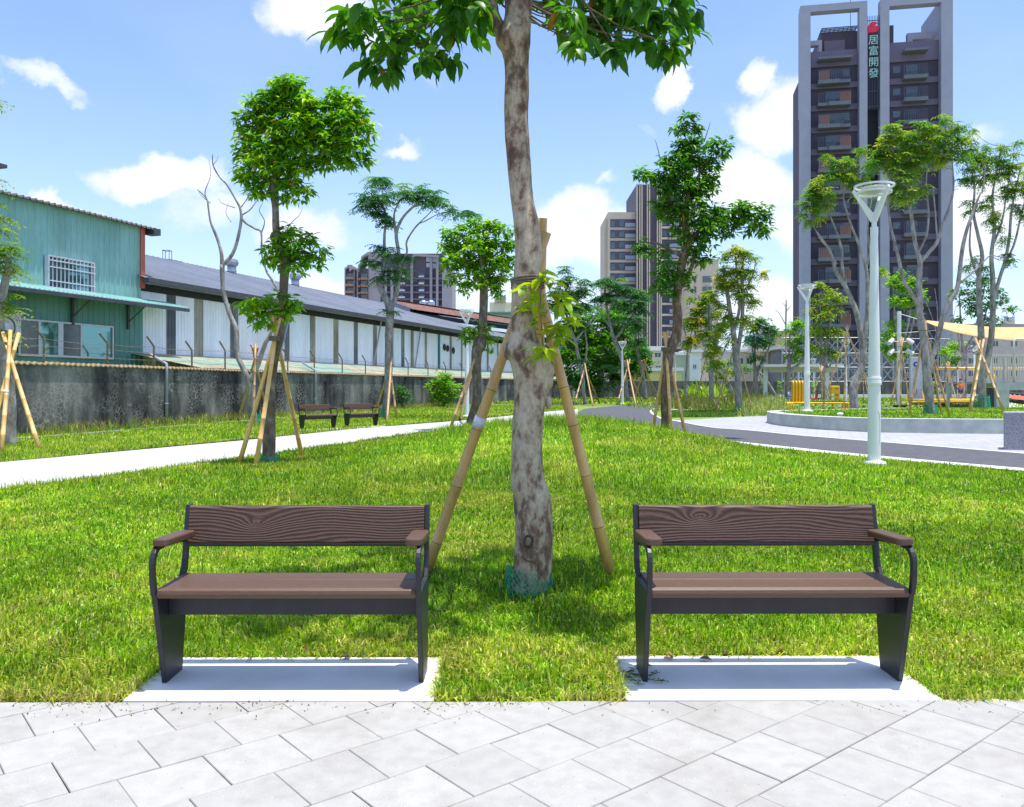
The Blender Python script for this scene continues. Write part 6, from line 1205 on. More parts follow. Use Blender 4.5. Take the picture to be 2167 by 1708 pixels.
dd = 60; tree('bare_tree', 'small leafless branching tree in front of the tower foot', dd, 1985, 850, [[(1985,850,3),(1984,780,2.6),(1985,700,2)],[(1985,720,1.6),(1975,680,1),(1960,640,.6)],[(1985,705,1.6),(1995,660,1),(2005,620,.6)],[(1984,700,1.2),(1983,650,.9),(1978,610,.5)],[(1985,740,1.2),(2010,700,.8),(2022,650,.5)],[(1984,690,1),(2000,690,.7),(2015,670,.5)],[(1984,730,1.2),(1965,700,.8),(1955,670,.4)]], m_bark_grey, [])
dd = 75; tree('bare_tree', 'thin dark leafless tree right beside the reddish trunk', dd, 1492, 845, [[(1452,845,3.6),(1452,800,3.4),(1455,740,3),(1450,700,2.6),(1445,670,2),(1440,640,1)],[(1452,740,2),(1465,700,1.6),(1478,665,1)],[(1450,705,1.6),(1440,680,1),(1430,670,.5)]], m_bark_grey, [])
# stakes of the right-hand trees
for lab, d, z, feet, top, tie in (
 ('bamboo poles round the slender tree left of the tallest lamp pole', 37.8, .44, [(1740,868),(1858,872),(1786,862)], (1793,690), (1795,728)),
 ('bamboo poles round the three-stemmed slender tree on the raised bed', 29.3, .44, [(1923,880),(2009,884),(1993,882)], (1956,678), (1954,698)),
 ('bamboo poles round the slender tree at the right edge', 36, .44, [(1986,0),(0,0),(0,0)], None, None),
 ('bamboo poles round the pale multi-stemmed tree right of the reddish trunk', 44, 0, [(1511,875),(1594,878),(1566,870)], (1556,716), (1557,742)),
 ('bamboo poles round the thin yellowish tree behind the reddish trunk', 62, 0, [(1470,856),(1509,858),(1536,850)], (1496,732), (1497,752)),
 ('bamboo poles round the tree right of the camera pole', 42, .44, [(1885,868),(1925,866),(1905,862)], (1908,715), (1907,732)),
 ('bamboo poles round the far young tree between two houses', 80, 0, [(1582,848),(1622,849),(1600,843)], (1604,772), (1603,780)),
 ('bamboo poles round the far young tree beside the pavilion', 76, 0, [(1652,851),(1676,850),(1690,848)], (1670,768), (1669,778)),
 ('bamboo poles round the wide yellow green young tree', 66, 0, [(1714,855),(1760,856),(1740,850)], (1738,775), (1738,786)),
 ('bamboo poles round the small far tree behind the shade poles', 66, 0, [(1806,856),(1842,856),(1828,850)], (1826,770), (1826,782)),
 ('bamboo poles round the tree behind the yellow beam', 70, 0, [(1990,854),(2026,855),(2010,848)], (2006,766), (2006,778))):
    if top is None:
        F3 = [P(1990,868,33),P(2126,864,33),P(2045,862,36)]
        for f in F3: f.z = .42
        F3 = [Vector((S(1881-CX,36)*1.0,36,.42)) if 0 else P(1882+0,860,33)]+F3[1:]
        ft = [P(3000/1.8903+ (1745*.5058)/1.8903, 862, 33), P(3000/1.8903+(2008*.5058)/1.8903, 860, 33), P(2052,858,35)]
        for f in ft: f.z = .42
        stake(lab, ft, [P(2082,718,34.5),P(2064,716,34.5),P(2074,720,34.5)], P(2073,748,34.5), .05, 34, .5, .16, group='bamboo stakes propping the trees'); continue
    ft = [P(x, y, d) for x, y in feet]
    for f in ft:
        if z: f.z = z-.02
        else: g_ = G(CX+f.x/f.y*F, max(HY+4, HY+EYE*F/f.y)); f.z = 0
    stake(lab, ft, [P(top[0]+4,top[1],d),P(top[0]-4,top[1]+2,d),P(top[0],top[1]-2,d)], P(*tie,d), .038 if d < 50 else .045, d, .5, .15)
net('green mesh round the foot of the three-stemmed slender tree', (P(1969.7,876,29.3).x,29.3,.44), .24, .2, .32, 14, .008); net('green mesh round the foot of the slender tree at the right edge', (P(2079,863,37.8).x,37.8,.44), .34, .28, .55, 14, .012)
net('green mesh round the foot of the pale multi-stemmed tree', (P(1564,875,44).x,44,0), .24, .2, .4, 12, .012)

# ------------------------------------------------------------------ raised bed, playground and lamps
bed = smoothpath([Vector((x,y,0)) for x, y in ((60,22.5),(36,22.6),(24,23.4),(18,24.0),(14.35,24.5),(12.5,24.8),(10.9,25.5),(9.95,27),(9.55,29),(9.6,31),(10.1,33),(11.25,34.2),(13.2,35.3),(16,37.2),(22,38.8),(34,39.3),(60,40))], 4)
bl2 = [(p.x,p.y) for p in bed]; t = empty('raised_bed', (9.6,29,0), 'curved grey concrete edging wall of the raised grass bed at the right', 'raised bed')
inn = rel(bl2, .45); mb = MB(); rim = MB()
for i in range(len(bl2)-1):
    a, b, c, e = bl2[i], bl2[i+1], inn[i+1], inn[i]
    mb.face((*b,-.02),(*a,-.02),(*a,.435),(*b,.435)); mb.face((*e,.35),(*c,.35),(*c,.435),(*e,.435)); rim.face((*a,.436),(*e,.436),(*c,.436),(*b,.436)); rim.face((*b,.40),(*a,.40),(*a,.436),(*b,.436)) if 0 else None
mb.build('wall', m_conc, t, smooth=False); rim.build('rim', M('pale_concrete_rim',(.60,.60,.58),(.5,.5,.49),.85,5), t)  # rim concrete is paler than the wall below it
ip = [(x,y) for x, y in inn]; so_ = sheet('bed_soil', ip, .41, m_lawn); bedpoly = ip
p = scatter(9, 36, 24, 44, 120, lambda x, y: inpoly(x,y,bedpoly) & (x < .66*y)); blades('bed_grass', p, .08, .03, lambda x, y: x*0+.41, gcols(p[:,0],p[:,1], -.04, -.6))
# ground cover beds beyond the plaza
def gcov(name, poly, n, pal, h, w, z=0):
    xs = [q[0] for q in poly]; ys = [q[1] for q in poly]; p = np.stack([RNG.uniform(min(xs),max(xs),n), RNG.uniform(min(ys),max(ys),n)],1); p = p[inpoly(p[:,0],p[:,1],poly)]
    hh = h*(.4+1.2*vnoise(p[:,0],p[:,1],.7,5)); c = np.array(pal)[RNG.integers(0,len(pal),len(p))]*RNG.uniform(.7,1.2,(len(p),1)); blades(name, p, hh, w, lambda x, y: x*0+z, c, lean=.9)
g2 = lambda l: [(G(x,y).x, G(x,y).y) for x, y in l]
gcov('ground_cover', g2([(1392,868),(1500,868),(1560,866),(1610,862),(1640,848),(1560,843),(1440,843),(1385,848)]), 9000, [(.16,.15,.05),(.22,.18,.07),(.13,.17,.03),(.10,.16,.03)], .75, .10)
gcov('ground_cover', g2([(1560,882),(1640,880),(1668,870),(1650,852),(1600,852),(1570,866)]), 9000, [(.30,.33,.12),(.20,.27,.06),(.36,.34,.16)], .62, .07)
gcov('ground_cover', g2([(1452,852),(1530,852),(1530,838),(1452,838)]), 3000, [(.30,.42,.03),(.20,.34,.02)], 1.5, .2)
gcov('ground_cover', g2([(1405,884),(1560,882),(1560,870),(1400,872)]), 16000, [(.08,.17,.02),(.12,.21,.03)], .14, .05)
strip('kerb', sm([(G(1396,866).x,G(1396,866).y),(G(1450,869).x,G(1450,869).y),(G(1520,870).x,G(1520,870).y),(G(1640,876).x,G(1640,876).y)]), .5, .0, m_pad, .06)
strip('kerb', [(G(1640,841.5).x,G(1640,841.5).y),(G(1900,840.5).x,G(1900,840.5).y),(G(2250,840.5).x,G(2250,840.5).y)], .8, 0, m_pad, .38)
def columns_row():
    for i, (px, w_) in enumerate(((1617,10),(1650,9),(1746,10),(1955,9),(1982,8),(2040,9),(1722,7))):
        shrub(['narrow clipped shrub before the far wall, '+s for s in ('beside the pavilion left post','inside the pavilion','behind the yellow cabinet','left of the boy','just left of the striped child pole','right of the boy in orange','left of the yellow cabinet')][i], px, 842, 96, [(px,835,w_*.5),(px,828,w_*.5),(px,820,w_*.45),(px,812,w_*.4)], PG, .35, .1, 30)
columns_row()
# street lamps
def make_lamp():
    t = empty('street_lamp', (0,0,0), 'x', 'street lamp', 'white street lamps with cone shaped heads'); q = MB(); q.lathe([(.20,0),(.20,.06),(.185,.09),(.10,.11),(.095,.16)], seg=28); q.build('base', m_lamp, t, smooth=False)
    q = MB(); q.lathe([(.108,.11),(.104,1.42)], seg=24); q.lathe([(.118,1.42),(.122,1.45),(.118,1.50)], seg=24); q.lathe([(.112,1.50),(.117,1.53),(.112,1.56)], seg=24); q.lathe([(.100,1.56),(.062,4.02)], seg=24); q.lathe([(.066,4.02),(.066,4.17)], seg=20); q.lathe([(.043,4.17),(.043,4.28)], seg=16); q.build('pole', m_lamp, t, smooth=False)
    q = MB()
    for an in (radians(-72), radians(168), radians(48)):
        c, s = cos(an), sin(an); q.m = Matrix.Rotation(an,4,'Z'); q.prism([(.0,4.26),(.055,4.26),(.365,4.80),(.335,4.84),(.03,4.43),(.0,4.43)], .042, 'y', -.021)
    q.m = None; q.build('bracket_arms', m_lamp, t)
    q = MB(); 
    def ringt(r, z0, z1, th=.02):
        n = 40
        for k in range(n):
            a, b = 2*pi*k/n, 2*pi*(k+1)/n
            for r0, r1, za, zb in ((r,r,z0,z1),(r-th,r-th,z1,z0)): q.face((r0*cos(a),r0*sin(a),za),(r0*cos(b),r0*sin(b),za),(r1*cos(b),r1*sin(b),zb),(r1*cos(a),r1*sin(a),zb))
            q.face((r*cos(a),r*sin(a),z1),(r*cos(b),r*sin(b),z1),((r-th)*cos(b),(r-th)*sin(b),z1),((r-th)*cos(a),(r-th)*sin(a),z1)); q.face((r*cos(b),r*sin(b),z0),(r*cos(a),r*sin(a),z0),((r-th)*cos(a),(r-th)*sin(a),z0),((r-th)*cos(b),(r-th)*sin(b),z0))
    ringt(.335,4.87,4.90,.03); q.build('top_ring', m_lamp, t); q = MB(); ringt(.292,4.76,4.79,.02); q.build('lower_ring', m_lamp, t)
    q = MB(); q.lathe([(.02,4.44),(.27,4.775),(.315,4.87),(.31,4.875),(.262,4.775),(.012,4.45)], seg=36); q.build('glass_cone', glass('lamp_glass',(.70,.80,.82),.07), t, smooth=True)
    q = MB(); q.tube([Vector((-.10+.0*k, -.0, 0)) for k in (0,1)], .001, 3) if 0 else None; q.tube([Vector((.107*sin(a_), -.107*cos(a_), z_)) for a_, z_ in ((-.3,.95),(.3,.95),(.5,.90),(.55,.8),(.55,.5),(.5,.42),(.3,.38),(-.3,.38))], .0022, 4); q.build('hatch_outline', m_gutter, t)
    q = MB(); q.lathe([(.05,4.74),(.20,4.80),(.22,4.86),(.05,4.88)], seg=28); q.build('reflector', M('reflector_plate',(.52,.56,.48),(.4,.44,.38),.3,6,metal=.4), t, smooth=True); return t
lamps = [((1850,988),0,14.58,'tallest street lamp, nearest of all, on the lawn edge at the right'),((988,883),0,38,'street lamp left of the big trunk beside the pale path'),((1317,855),0,64.5,'street lamp in front of the dense dark tree'),
 ((1708,871),.44,31.8,'second nearest street lamp, on the left end of the raised bed'),((1790,856.5),0,62,'street lamp right of the yellow cabinet'),((1689.5,847),0,85.7,'small street lamp behind the pavilion, left one'),((1722,842),0,104,'smallest street lamp behind the pavilion, right one'),
 ((2026.4,844),0,94,'thin street lamp just left of the boy in orange'),((2062,851),0,70.6,'street lamp just right of the boy in orange'),((1429,846),0,86,'street lamp hidden behind the reddish trunk stakes')]
L0_ = make_lamp()
for i, (b, z, d, lab) in enumerate(lamps):
    o = L0_ if i == 0 else copy_tree(L0_); o['label'] = lab; o.location = (S(b[0]-CX,d), d, z+(-.01 if z == 0 else -.02)); 
    if i == 0: o.location.z = hz(o.location.x, d)-.0
    k = (EYE-z+0)/1.0; o.rotation_euler.z = radians((0,25,40,0,35,60,10,20,45,0)[i]); 
    if i == 3: o.scale = (1.0,1.0,.99)
# camera pole
d = 55; t = empty('camera_pole', P(1902.7,HY,d)*1, 'tall square white pole with four small cameras beside the sail', 'pole'); t.location.z = 0; ORG[t.name] = Vector(t.location); x = t.location.x
q = MB(); q.box(x-.10,x+.10,d-.10,d+.10,.18,6.35); q.build('mast', m_white, t); q = MB(); q.box(x-.28,x+.36,d-.3,d+.3,0,.18); q.build('foot', m_dark, t)
for zz in (4.35,3.65):
    for s in (-1,1):
        q = MB(); q.tube([Vector((x,d-.1,zz)),Vector((x+s*.55,d-.15,zz))],.035,6); b_ = q.build('camera_arm', m_white, t); q = MB(); q.tube([Vector((x+s*.45,d-.1,zz+.14)),Vector((x+s*.78,d-.3,zz-.12))],[.13,.15],10); q.build('camera', m_white, b_)
# shade sail
def sail():
    d0 = 50; q = MB(); nu, nv = 26, 5; g = []
    for i in range(nu+1):
        s = i/nu; xx = 1955+s*330; yt = 677.7+(690-677.7)*min(1,s*2.2)+3*sin(s*pi); yb = 697-(1-s)**6*17+25*sin(min(1,s*1.15)*pi*.62)
        row = []
        for j in range(nv+1):
            v = j/nv; py = yt+(yb-yt)*v; dd = d0+2.8*(1-v)-1.6*s*0; row.append(q.pt(P(xx, py, dd)))
        g.append(row)
    for i in range(nu):
        for j in range(nv): q.f.append([g[i][j], g[i+1][j], g[i+1][j+1], g[i][j+1]])
    t = empty('shade_sail', P(1955,690,d0), 'tan fabric shade sail stretched over the playground at the right', 'shade sail'); o = q.build('fabric', M('tan_canvas',(.62,.40,.17),(.56,.35,.14),.8,2), t, smooth=True)
    so = o.modifiers.new('s','SOLIDIFY'); so.thickness = .02
    q = MB(); q.tube([Vector((x,55,6.2)), P(1957,680,52)], .02, 4); q.build('cable', m_white, t); q = MB(); q.tube([Vector((x,55,4.9)), P(1980,699,50)], .02, 4); q.build('cable', m_white, t)
sail()
m_yp = M('yellow_paint', (.78,.46,.01), (.72,.42,.01), .35, 3)
# pavilion
d = 80; px0 = P(1623.7,HY,d); t = empty('pavilion', Vector((px0.x,d,0)), 'flat roofed white pavilion with slanted posts beyond the yellow bench', 'pavilion'); x0 = px0.x; x1 = P(1775,HY,d).x; z = P(0,777,d).z
for xx, yy in ((x0-.2,d),(P(1686,HY,d).x,d+3),(P(1750,HY,d).x,d)):
    q = MB(); q.box(xx-.19,xx+.19,yy-.12,yy+.12,-.02,z-.001); q.build('post', m_white, t)
q = MB(); q.box(x0-.7,x1,d-1.2,d+4.4,z+.002,z+.24); q.build('roof', m_white, t); q = MB(); q.box(x0,x1-.3,d-.5,d-.4,z-.5,z-.1); q.build('beam', M('cream_beam',(.55,.55,.45),None,.6), t)
# yellow tube bench
d = 50; bx = P(1672,HY,d).x; t = empty('yellow_tube_bench', (bx,d,0), 'yellow bench of bent parallel tubes with a high back behind the raised bed', 'bench')
def tb_(name, pts, r=.055): q = MB(); q.tube(smoothpath(pts,3), r, 8); q.build(name, m_yp, t, smooth=True)
for k in range(5):
    xx = P(1679+k*6.6,HY,d).x; tb_('back_tube', [Vector((xx,d,.42)),Vector((xx,d,1.4)),Vector((xx,d+.02,1.62)),Vector((xx+.02,d+.12,1.70)),Vector((xx+.03,d+.3,1.60)),Vector((xx+.03,d+.32,.42))])
    x2 = P(1657.5+k*5.2,HY,d-.8).x; tb_('seat_tube', [Vector((x2,d-.8,0)),Vector((x2,d-.8,.33)),Vector((x2+.02,d-.72,.42)),Vector((xx,d,.43))])
for k in range(4):
    yy = d-.75+k*.28; a = P(1711,HY,d).x; b = P(1784,HY,d).x; tb_('seat_tube', [Vector((a-1.2,yy,.42)),Vector((b-.1,yy,.42)),Vector((b,yy,.34)),Vector((b,yy,0))])
for px in (1722,1743,1762):
    a = P(px,HY,d-.6).x; tb_('leg', [Vector((a,d-.6,.38)),Vector((a,d-.6,0))])
q = MB(); q.box(P(1716,HY,d).x,P(1776,HY,d).x,d-.7,d+.2,.48,.53); q.build('seat', M('dark_timber',(.09,.06,.05),(.06,.04,.03),.6,8), t)
# yellow cabinet
d = 66; a = P(1757,816.6,d); b = P(1776.3,HY,d); t = empty('yellow_cabinet', (a.x,d,0), 'upright yellow box sign with two white round dials', 'cabinet'); q = MB(); q.box(a.x,b.x,d-.15,d+.15,0,a.z); q.build('body', m_yp, t, bevel=.06)
for yy in (836,843.5):
    c = P(1762,yy,d-.16); q = MB(Matrix.Translation(c) @ Matrix.Rotation(pi/2,4,'X')); q.lathe([(.10,0),(.10,.02),(.01,.021)], seg=16); q.build('dial', m_white, t)
q = MB()
for yy in (822,834.5,837,844,846.5): c = P(1767,yy,d-.155); q.box(c.x,c.x+.28,d-.158,d-.152,c.z-.02,c.z+.015)
q.build('text_lines', m_dark, t)
# totem sign
d = 61; a = P(1932,755.3,d); b = P(1945,HY,d); t = empty('totem_sign', (a.x,d,0), 'tall narrow grey sign pillar with hexagon symbol and coloured route lines', 'sign'); q = MB(); q.box(a.x-.25,b.x+.2,d-.12,d+.12,0,a.z); q.build('panel', M('pale_grey_panel',(.52,.54,.57),None,.5), t, bevel=.03)
def flat_on(name, col, polys, y): 
    q = MB()
    for pl_ in polys: q.prism([(p_[0],p_[1]) for p_ in pl_], -.02, 'y', y)
    q.build(name, M('sign_'+name+'_colour', col, None, .5), t)
hx = lambda cx, cz, r, n=6: [(cx+r*cos(2*pi*k/n), cz+r*sin(2*pi*k/n)) for k in range(n)]
cs = P(1937,771,d); flat_on('hexagon', (.02,.04,.40), [hx(cs.x,cs.z,.22)], d-.121); flat_on('hexagon_centre', (.52,.54,.57), [hx(cs.x,cs.z,.09)], d-.142)
ln = lambda x0, z0, x1, z1, w=.02: [(x0-w,z0),(x0+w,z0),(x1+w,z1),(x1-w,z1)]
flat_on('route_line', (.02,.04,.30), [ln(cs.x,cs.z-.3,cs.x-.02,cs.z-.7),ln(cs.x-.02,cs.z-.78,cs.x-.16,cs.z-1.1)], d-.121); z_ = P(0,835,d).z; flat_on('route_line', (.45,.03,.06), [ln(cs.x-.16,z_,cs.x+.05,z_+.1),ln(cs.x-.16,z_+.01,cs.x-.16,z_+.45),ln(cs.x+.05,z_+.1,cs.x+.05,z_+.4)], d-.121)
z_ = P(0,849,d).z; flat_on('route_dot', (.0,.28,.12), [hx(cs.x+.05,z_,.13,14)], d-.121)
cu = bpy.data.curves.new('t','FONT'); cu.body = 'K'; cu.size = .42; cu.extrude = .01; to = bpy.data.objects.new('t', cu); COL.objects.link(to); bpy.context.view_layer.update(); me = bpy.data.meshes.new_from_object(to.evaluated_get(bpy.context.evaluated_depsgraph_get())); bpy.data.objects.remove(to)
me.transform(Matrix.Translation(-ORG[t.name]) @ Matrix.Translation((cs.x-.25,d-.13,P(0,856,d).z)) @ Matrix.Rotation(pi/2,4,'X')); me.materials.clear(); me.materials.append(m_white); o = bpy.data.objects.new('letter', me); COL.objects.link(o); o.parent = t
# yellow swing beam
d = 62; t = empty('swing_frame', (P(1945,HY,d).x,d,0), 'long yellow swing beam with hanging ropes across the playground', 'swing frame'); z = P(0,779.4,d).z; a = P(1938,HY,d).x; b = P(2240,HY,d).x
q = MB(); q.tube([Vector((a,d,z)),Vector((b,d,z))], .09, 12); q.build('beam', m_yp, t, smooth=True)
for xx in (a+.1, P(2100,HY,d).x, b):
    for s in (-1,1): q = MB(); q.tube([Vector((xx,d,z-.05)),Vector((xx,d+s*1.2,0))], .06, 8); q.build('leg', m_yp, t)
for px in (1983,2000,2025,2044): c = P(px,HY,d); q = MB(); q.tube([Vector((c.x,d,z)),Vector((c.x,d,.55))], .022, 5); q.build('rope', m_dark, t); q = MB(); q.tube([Vector((c.x-.06,d,z)),Vector((c.x+.06,d,z))], .11, 10); q.build('clamp', M('purple_clamp',(.10,.08,.2),None,.5), t)
for p0_, p1_ in ((1983,2000),(2025,2044)): a_ = P(p0_,HY,d).x; b_ = P(p1_,HY,d).x; q = MB(); q.box(a_,b_,d-.15,d+.15,.52,.56); q.build('swing_seat', m_dark, t)
# yellow platforms
for (d, xa, xb, zt, lab) in ((52.3,1953,2078,.40,'front yellow tube framed platform in the playground'),(59,1944,2092,.46,'rear yellow tube framed platform the boy stands on')):
    a = P(xa,HY,d).x; b = P(xb,HY,d).x; t = empty('play_platform', (a,d,0), lab, 'platform', 'yellow framed play platforms'); 
    q = MB(); 
    for yy in (d, d+2.2): q.tube([Vector((a,yy,zt)),Vector((b,yy,zt))], .06, 8)
    for xx in (a, b): q.tube([Vector((xx,d,zt)),Vector((xx,d+2.2,zt))], .06, 8)
    q.build('frame', m_yp, t); q = MB(); q.box(a+.1,b-.1,d+.1,d+2.1,zt-.02,zt+.012); q.build('deck', M('dark_net_deck',(.05,.05,.055),None,.8), t)
    for k in range(5): xx = a+(b-a)*k/4; q = MB(); q.tube([Vector((xx,d,0)),Vector((xx,d,zt))], .055, 8); q.build('leg', m_yp, t)
    if d < 55:
        for k in range(5): q = MB(); q.tube([Vector((a+.15+k*.2,d-.02,0)),Vector((a+.15+k*.2,d-.02,zt))], .035, 6); q.build('leg', m_yp, t)
gcov('ground_cover', [(P(1960,HY,51).x,50.2),(P(2110,HY,51).x,50.2),(P(2110,HY,55).x,55),(P(1960,HY,55).x,55)], 3500, [(.12,.19,.04),(.22,.24,.08),(.08,.14,.03)], .35, .06)
q = MB(); q.box(P(1925,HY,56).x,P(2000,HY,56).x,54,60,0,.022); q.build('turf_mat', M('green_turf',(.06,.30,.06),(.05,.26,.05),.9,8))['kind'] = 'structure'
# concrete play wall with net, trampoline disc, cream fence
d = 45.5; a = P(2084,809.3,d); x1 = P(2109,HY,d).x; x2 = P(2136,HY,d).x; x3 = P(2300,HY,d).x; t = empty('play_wall', (a.x,d,0), 'grey concrete play wall with an opening and black climbing net at the right', 'play wall'); zt = a.z
q = MB(); q.box(x1,x2,d,d+1.2,0,zt); q.build('pier', m_conc, t); q = MB(); q.box(x2+.002,x3,d+.01,d+1.2,zt-.42,zt-.001); q.build('beam', m_conc, t)
q = MB(); q.box(a.x,x1-.002,d+.2,d+4,zt-.05,zt); q.box(a.x,a.x+.1,d+3.8,d+4,0,zt-.051); q.build('side', m_conc, t)
q = MB(); n = 9
for i in range(n+1):
    f = i/n; p0_ = Vector((a.x-.15,d+.15+0*f,1.32)); xx = a.x-.12+(x1-a.x)*f; q.tube([Vector((xx,d+.1,.05)),Vector((xx,d+.1,1.32))], .028, 4); zz = .05+1.27*f; q.tube([Vector((a.x-.12,d+.1,zz)),Vector((x1-.1,d+.1,zz))], .028, 4)
q.build('climbing_net', m_dark, t)
c = P(2158,843,d+3); t = empty('basket_swing', c, 'round red and black basket disc beyond the concrete play wall', 'basket swing'); T_ = Matrix.Translation(c) @ Matrix.Rotation(radians(14),4,'X')
q = MB(T_); q.tube([Vector((.92*cos(k*pi/14),.92*sin(k*pi/14),0)) for k in range(29)], .13, 8, cap=False); q.build('rim', m_dark, t, smooth=True); q = MB(T_); q.lathe([(.01,0),(.62,0),(.62,.03),(.01,.031)], seg=24); q.build('mat', M('orange_mat',(.60,.12,.04),None,.6), t)
q = MB(T_)
for k in range(18): an = k*pi/9; q.tube([Vector((.6*cos(an),.6*sin(an),.02)),Vector((.85*cos(an),.85*sin(an),.02))], .02, 4)
q.build('cords', m_white, t)
for k in (-1,1): q = MB(); q.tube([c+Vector((k*.8,.3,0)), c+Vector((k*.8,.3,-c.z+0))], .06, 6); q.build('support', m_yp, t)
d = 47.5; t = empty('cream_fence', (P(2092,HY,d).x,d,1.6), 'cream panel and railing fence standing on the concrete play wall', 'fence'); m_cf = M('cream_paint',(.60,.56,.46),(.54,.50,.42),.6,3); z0 = P(0,809,d).z; z1 = P(0,749,d).z
q = MB(); q.box(P(2088,HY,d).x,P(2100,HY,d).x,d,d+.1,z0,z1-.2); q.build('panel', m_cf, t); q = MB(); q.box(P(2125.5,HY,d).x,P(2131,HY,d).x,d,d+.12,z0,z1-.25); q.build('panel', m_cf, t)
q = MB(); q.box(P(2092,HY,d).x,P(2300,HY,d).x,d+.02,d+.10,z1-.12,z1-.02); q.build('top_rail', m_cf, t); q = MB(); q.box(P(2100,HY,d).x,P(2300,HY,d).x,d+.02,d+.10,z0,z0+.1); q.build('bottom_rail', m_cf, t)
q = MB()
for i in range(30):
    xx = P(2102+i*5.2,HY,d).x; q.box(xx,xx+.05,d+.03,d+.08,z0+.1,z1-.12)
q.build('bars', m_cf, t)
q = MB(); q.tube([P(2146,810,47),P(2146,722,47),P(2150,718,47),P(2200,718,47)], .06, 8); tag(q.build('cream_handrail', m_cf, smooth=True), 'tall cream bent tube rising beside the cream fence at the right edge', 'rail')
# speckled granite block at the right edge
bx = P(2121,HY,18.3).x; q = MB(); pts = [(bx+.05,18.33),(bx+.9,18.1),(bx+2.5,18.0),(bx+6,18.2),(bx+6,19.0),(bx+2.5,18.85),(bx+.75,19.1),(bx+.44,19.0),(bx+.27,18.7)]; q.prism(pts, .85, 'z', -.01); tag(q.build('granite_block', m_granite, bevel=.02), 'speckled grey granite block cut off by the right edge of the photo', 'stone block')
# people
m_skin = M('skin', (.50,.32,.24), None, .6); m_hair = M('black_hair', (.012,.011,.012), None, .6); m_orange = M('orange_shirt', (.85,.16,.01), (.75,.13,.01), .8, 8); m_short = M('grey_shorts', (.07,.07,.09), None, .8); m_lblue = M('light_blue_shirt', (.36,.44,.60), (.30,.38,.52), .8, 8); m_jean = M('blue_trousers', (.12,.18,.34), None, .8)
def mk_stripe():
    m, nt, b = nodes('striped_shirt'); w = tex(nt, 'Wave', 6, 0, bands_direction='Z'); nt.links.new(ramp(nt, w.outputs[0], [(.45,(.12,.14,.35)),(.55,(.6,.62,.66))]), b.inputs['Base Color']); b.inputs['Roughness'].default_value = .8; return m
def skin(name, vs, es, rs, mat, par, root=0, sub=1):
    o_ = ORG[par.name] if par.name in ORG else org(par); me = bpy.data.meshes.new(name); me.from_pydata([tuple(Vector(v)) for v in vs], es, []); o = bpy.data.objects.new(name, me); COL.objects.link(o); o.parent = par
    me.materials.append(mat); sk = o.modifiers.new('skin','SKIN'); dat = me.skin_vertices[0].data
    for i, r in enumerate(rs): dat[i].radius = (r, r) if isinstance(r, (int,float)) else r; dat[i].use_root = i == root
    s = o.modifiers.new('sub','SUBSURF'); s.levels = sub; s.render_levels = sub; sk.use_smooth_shade = True; return o
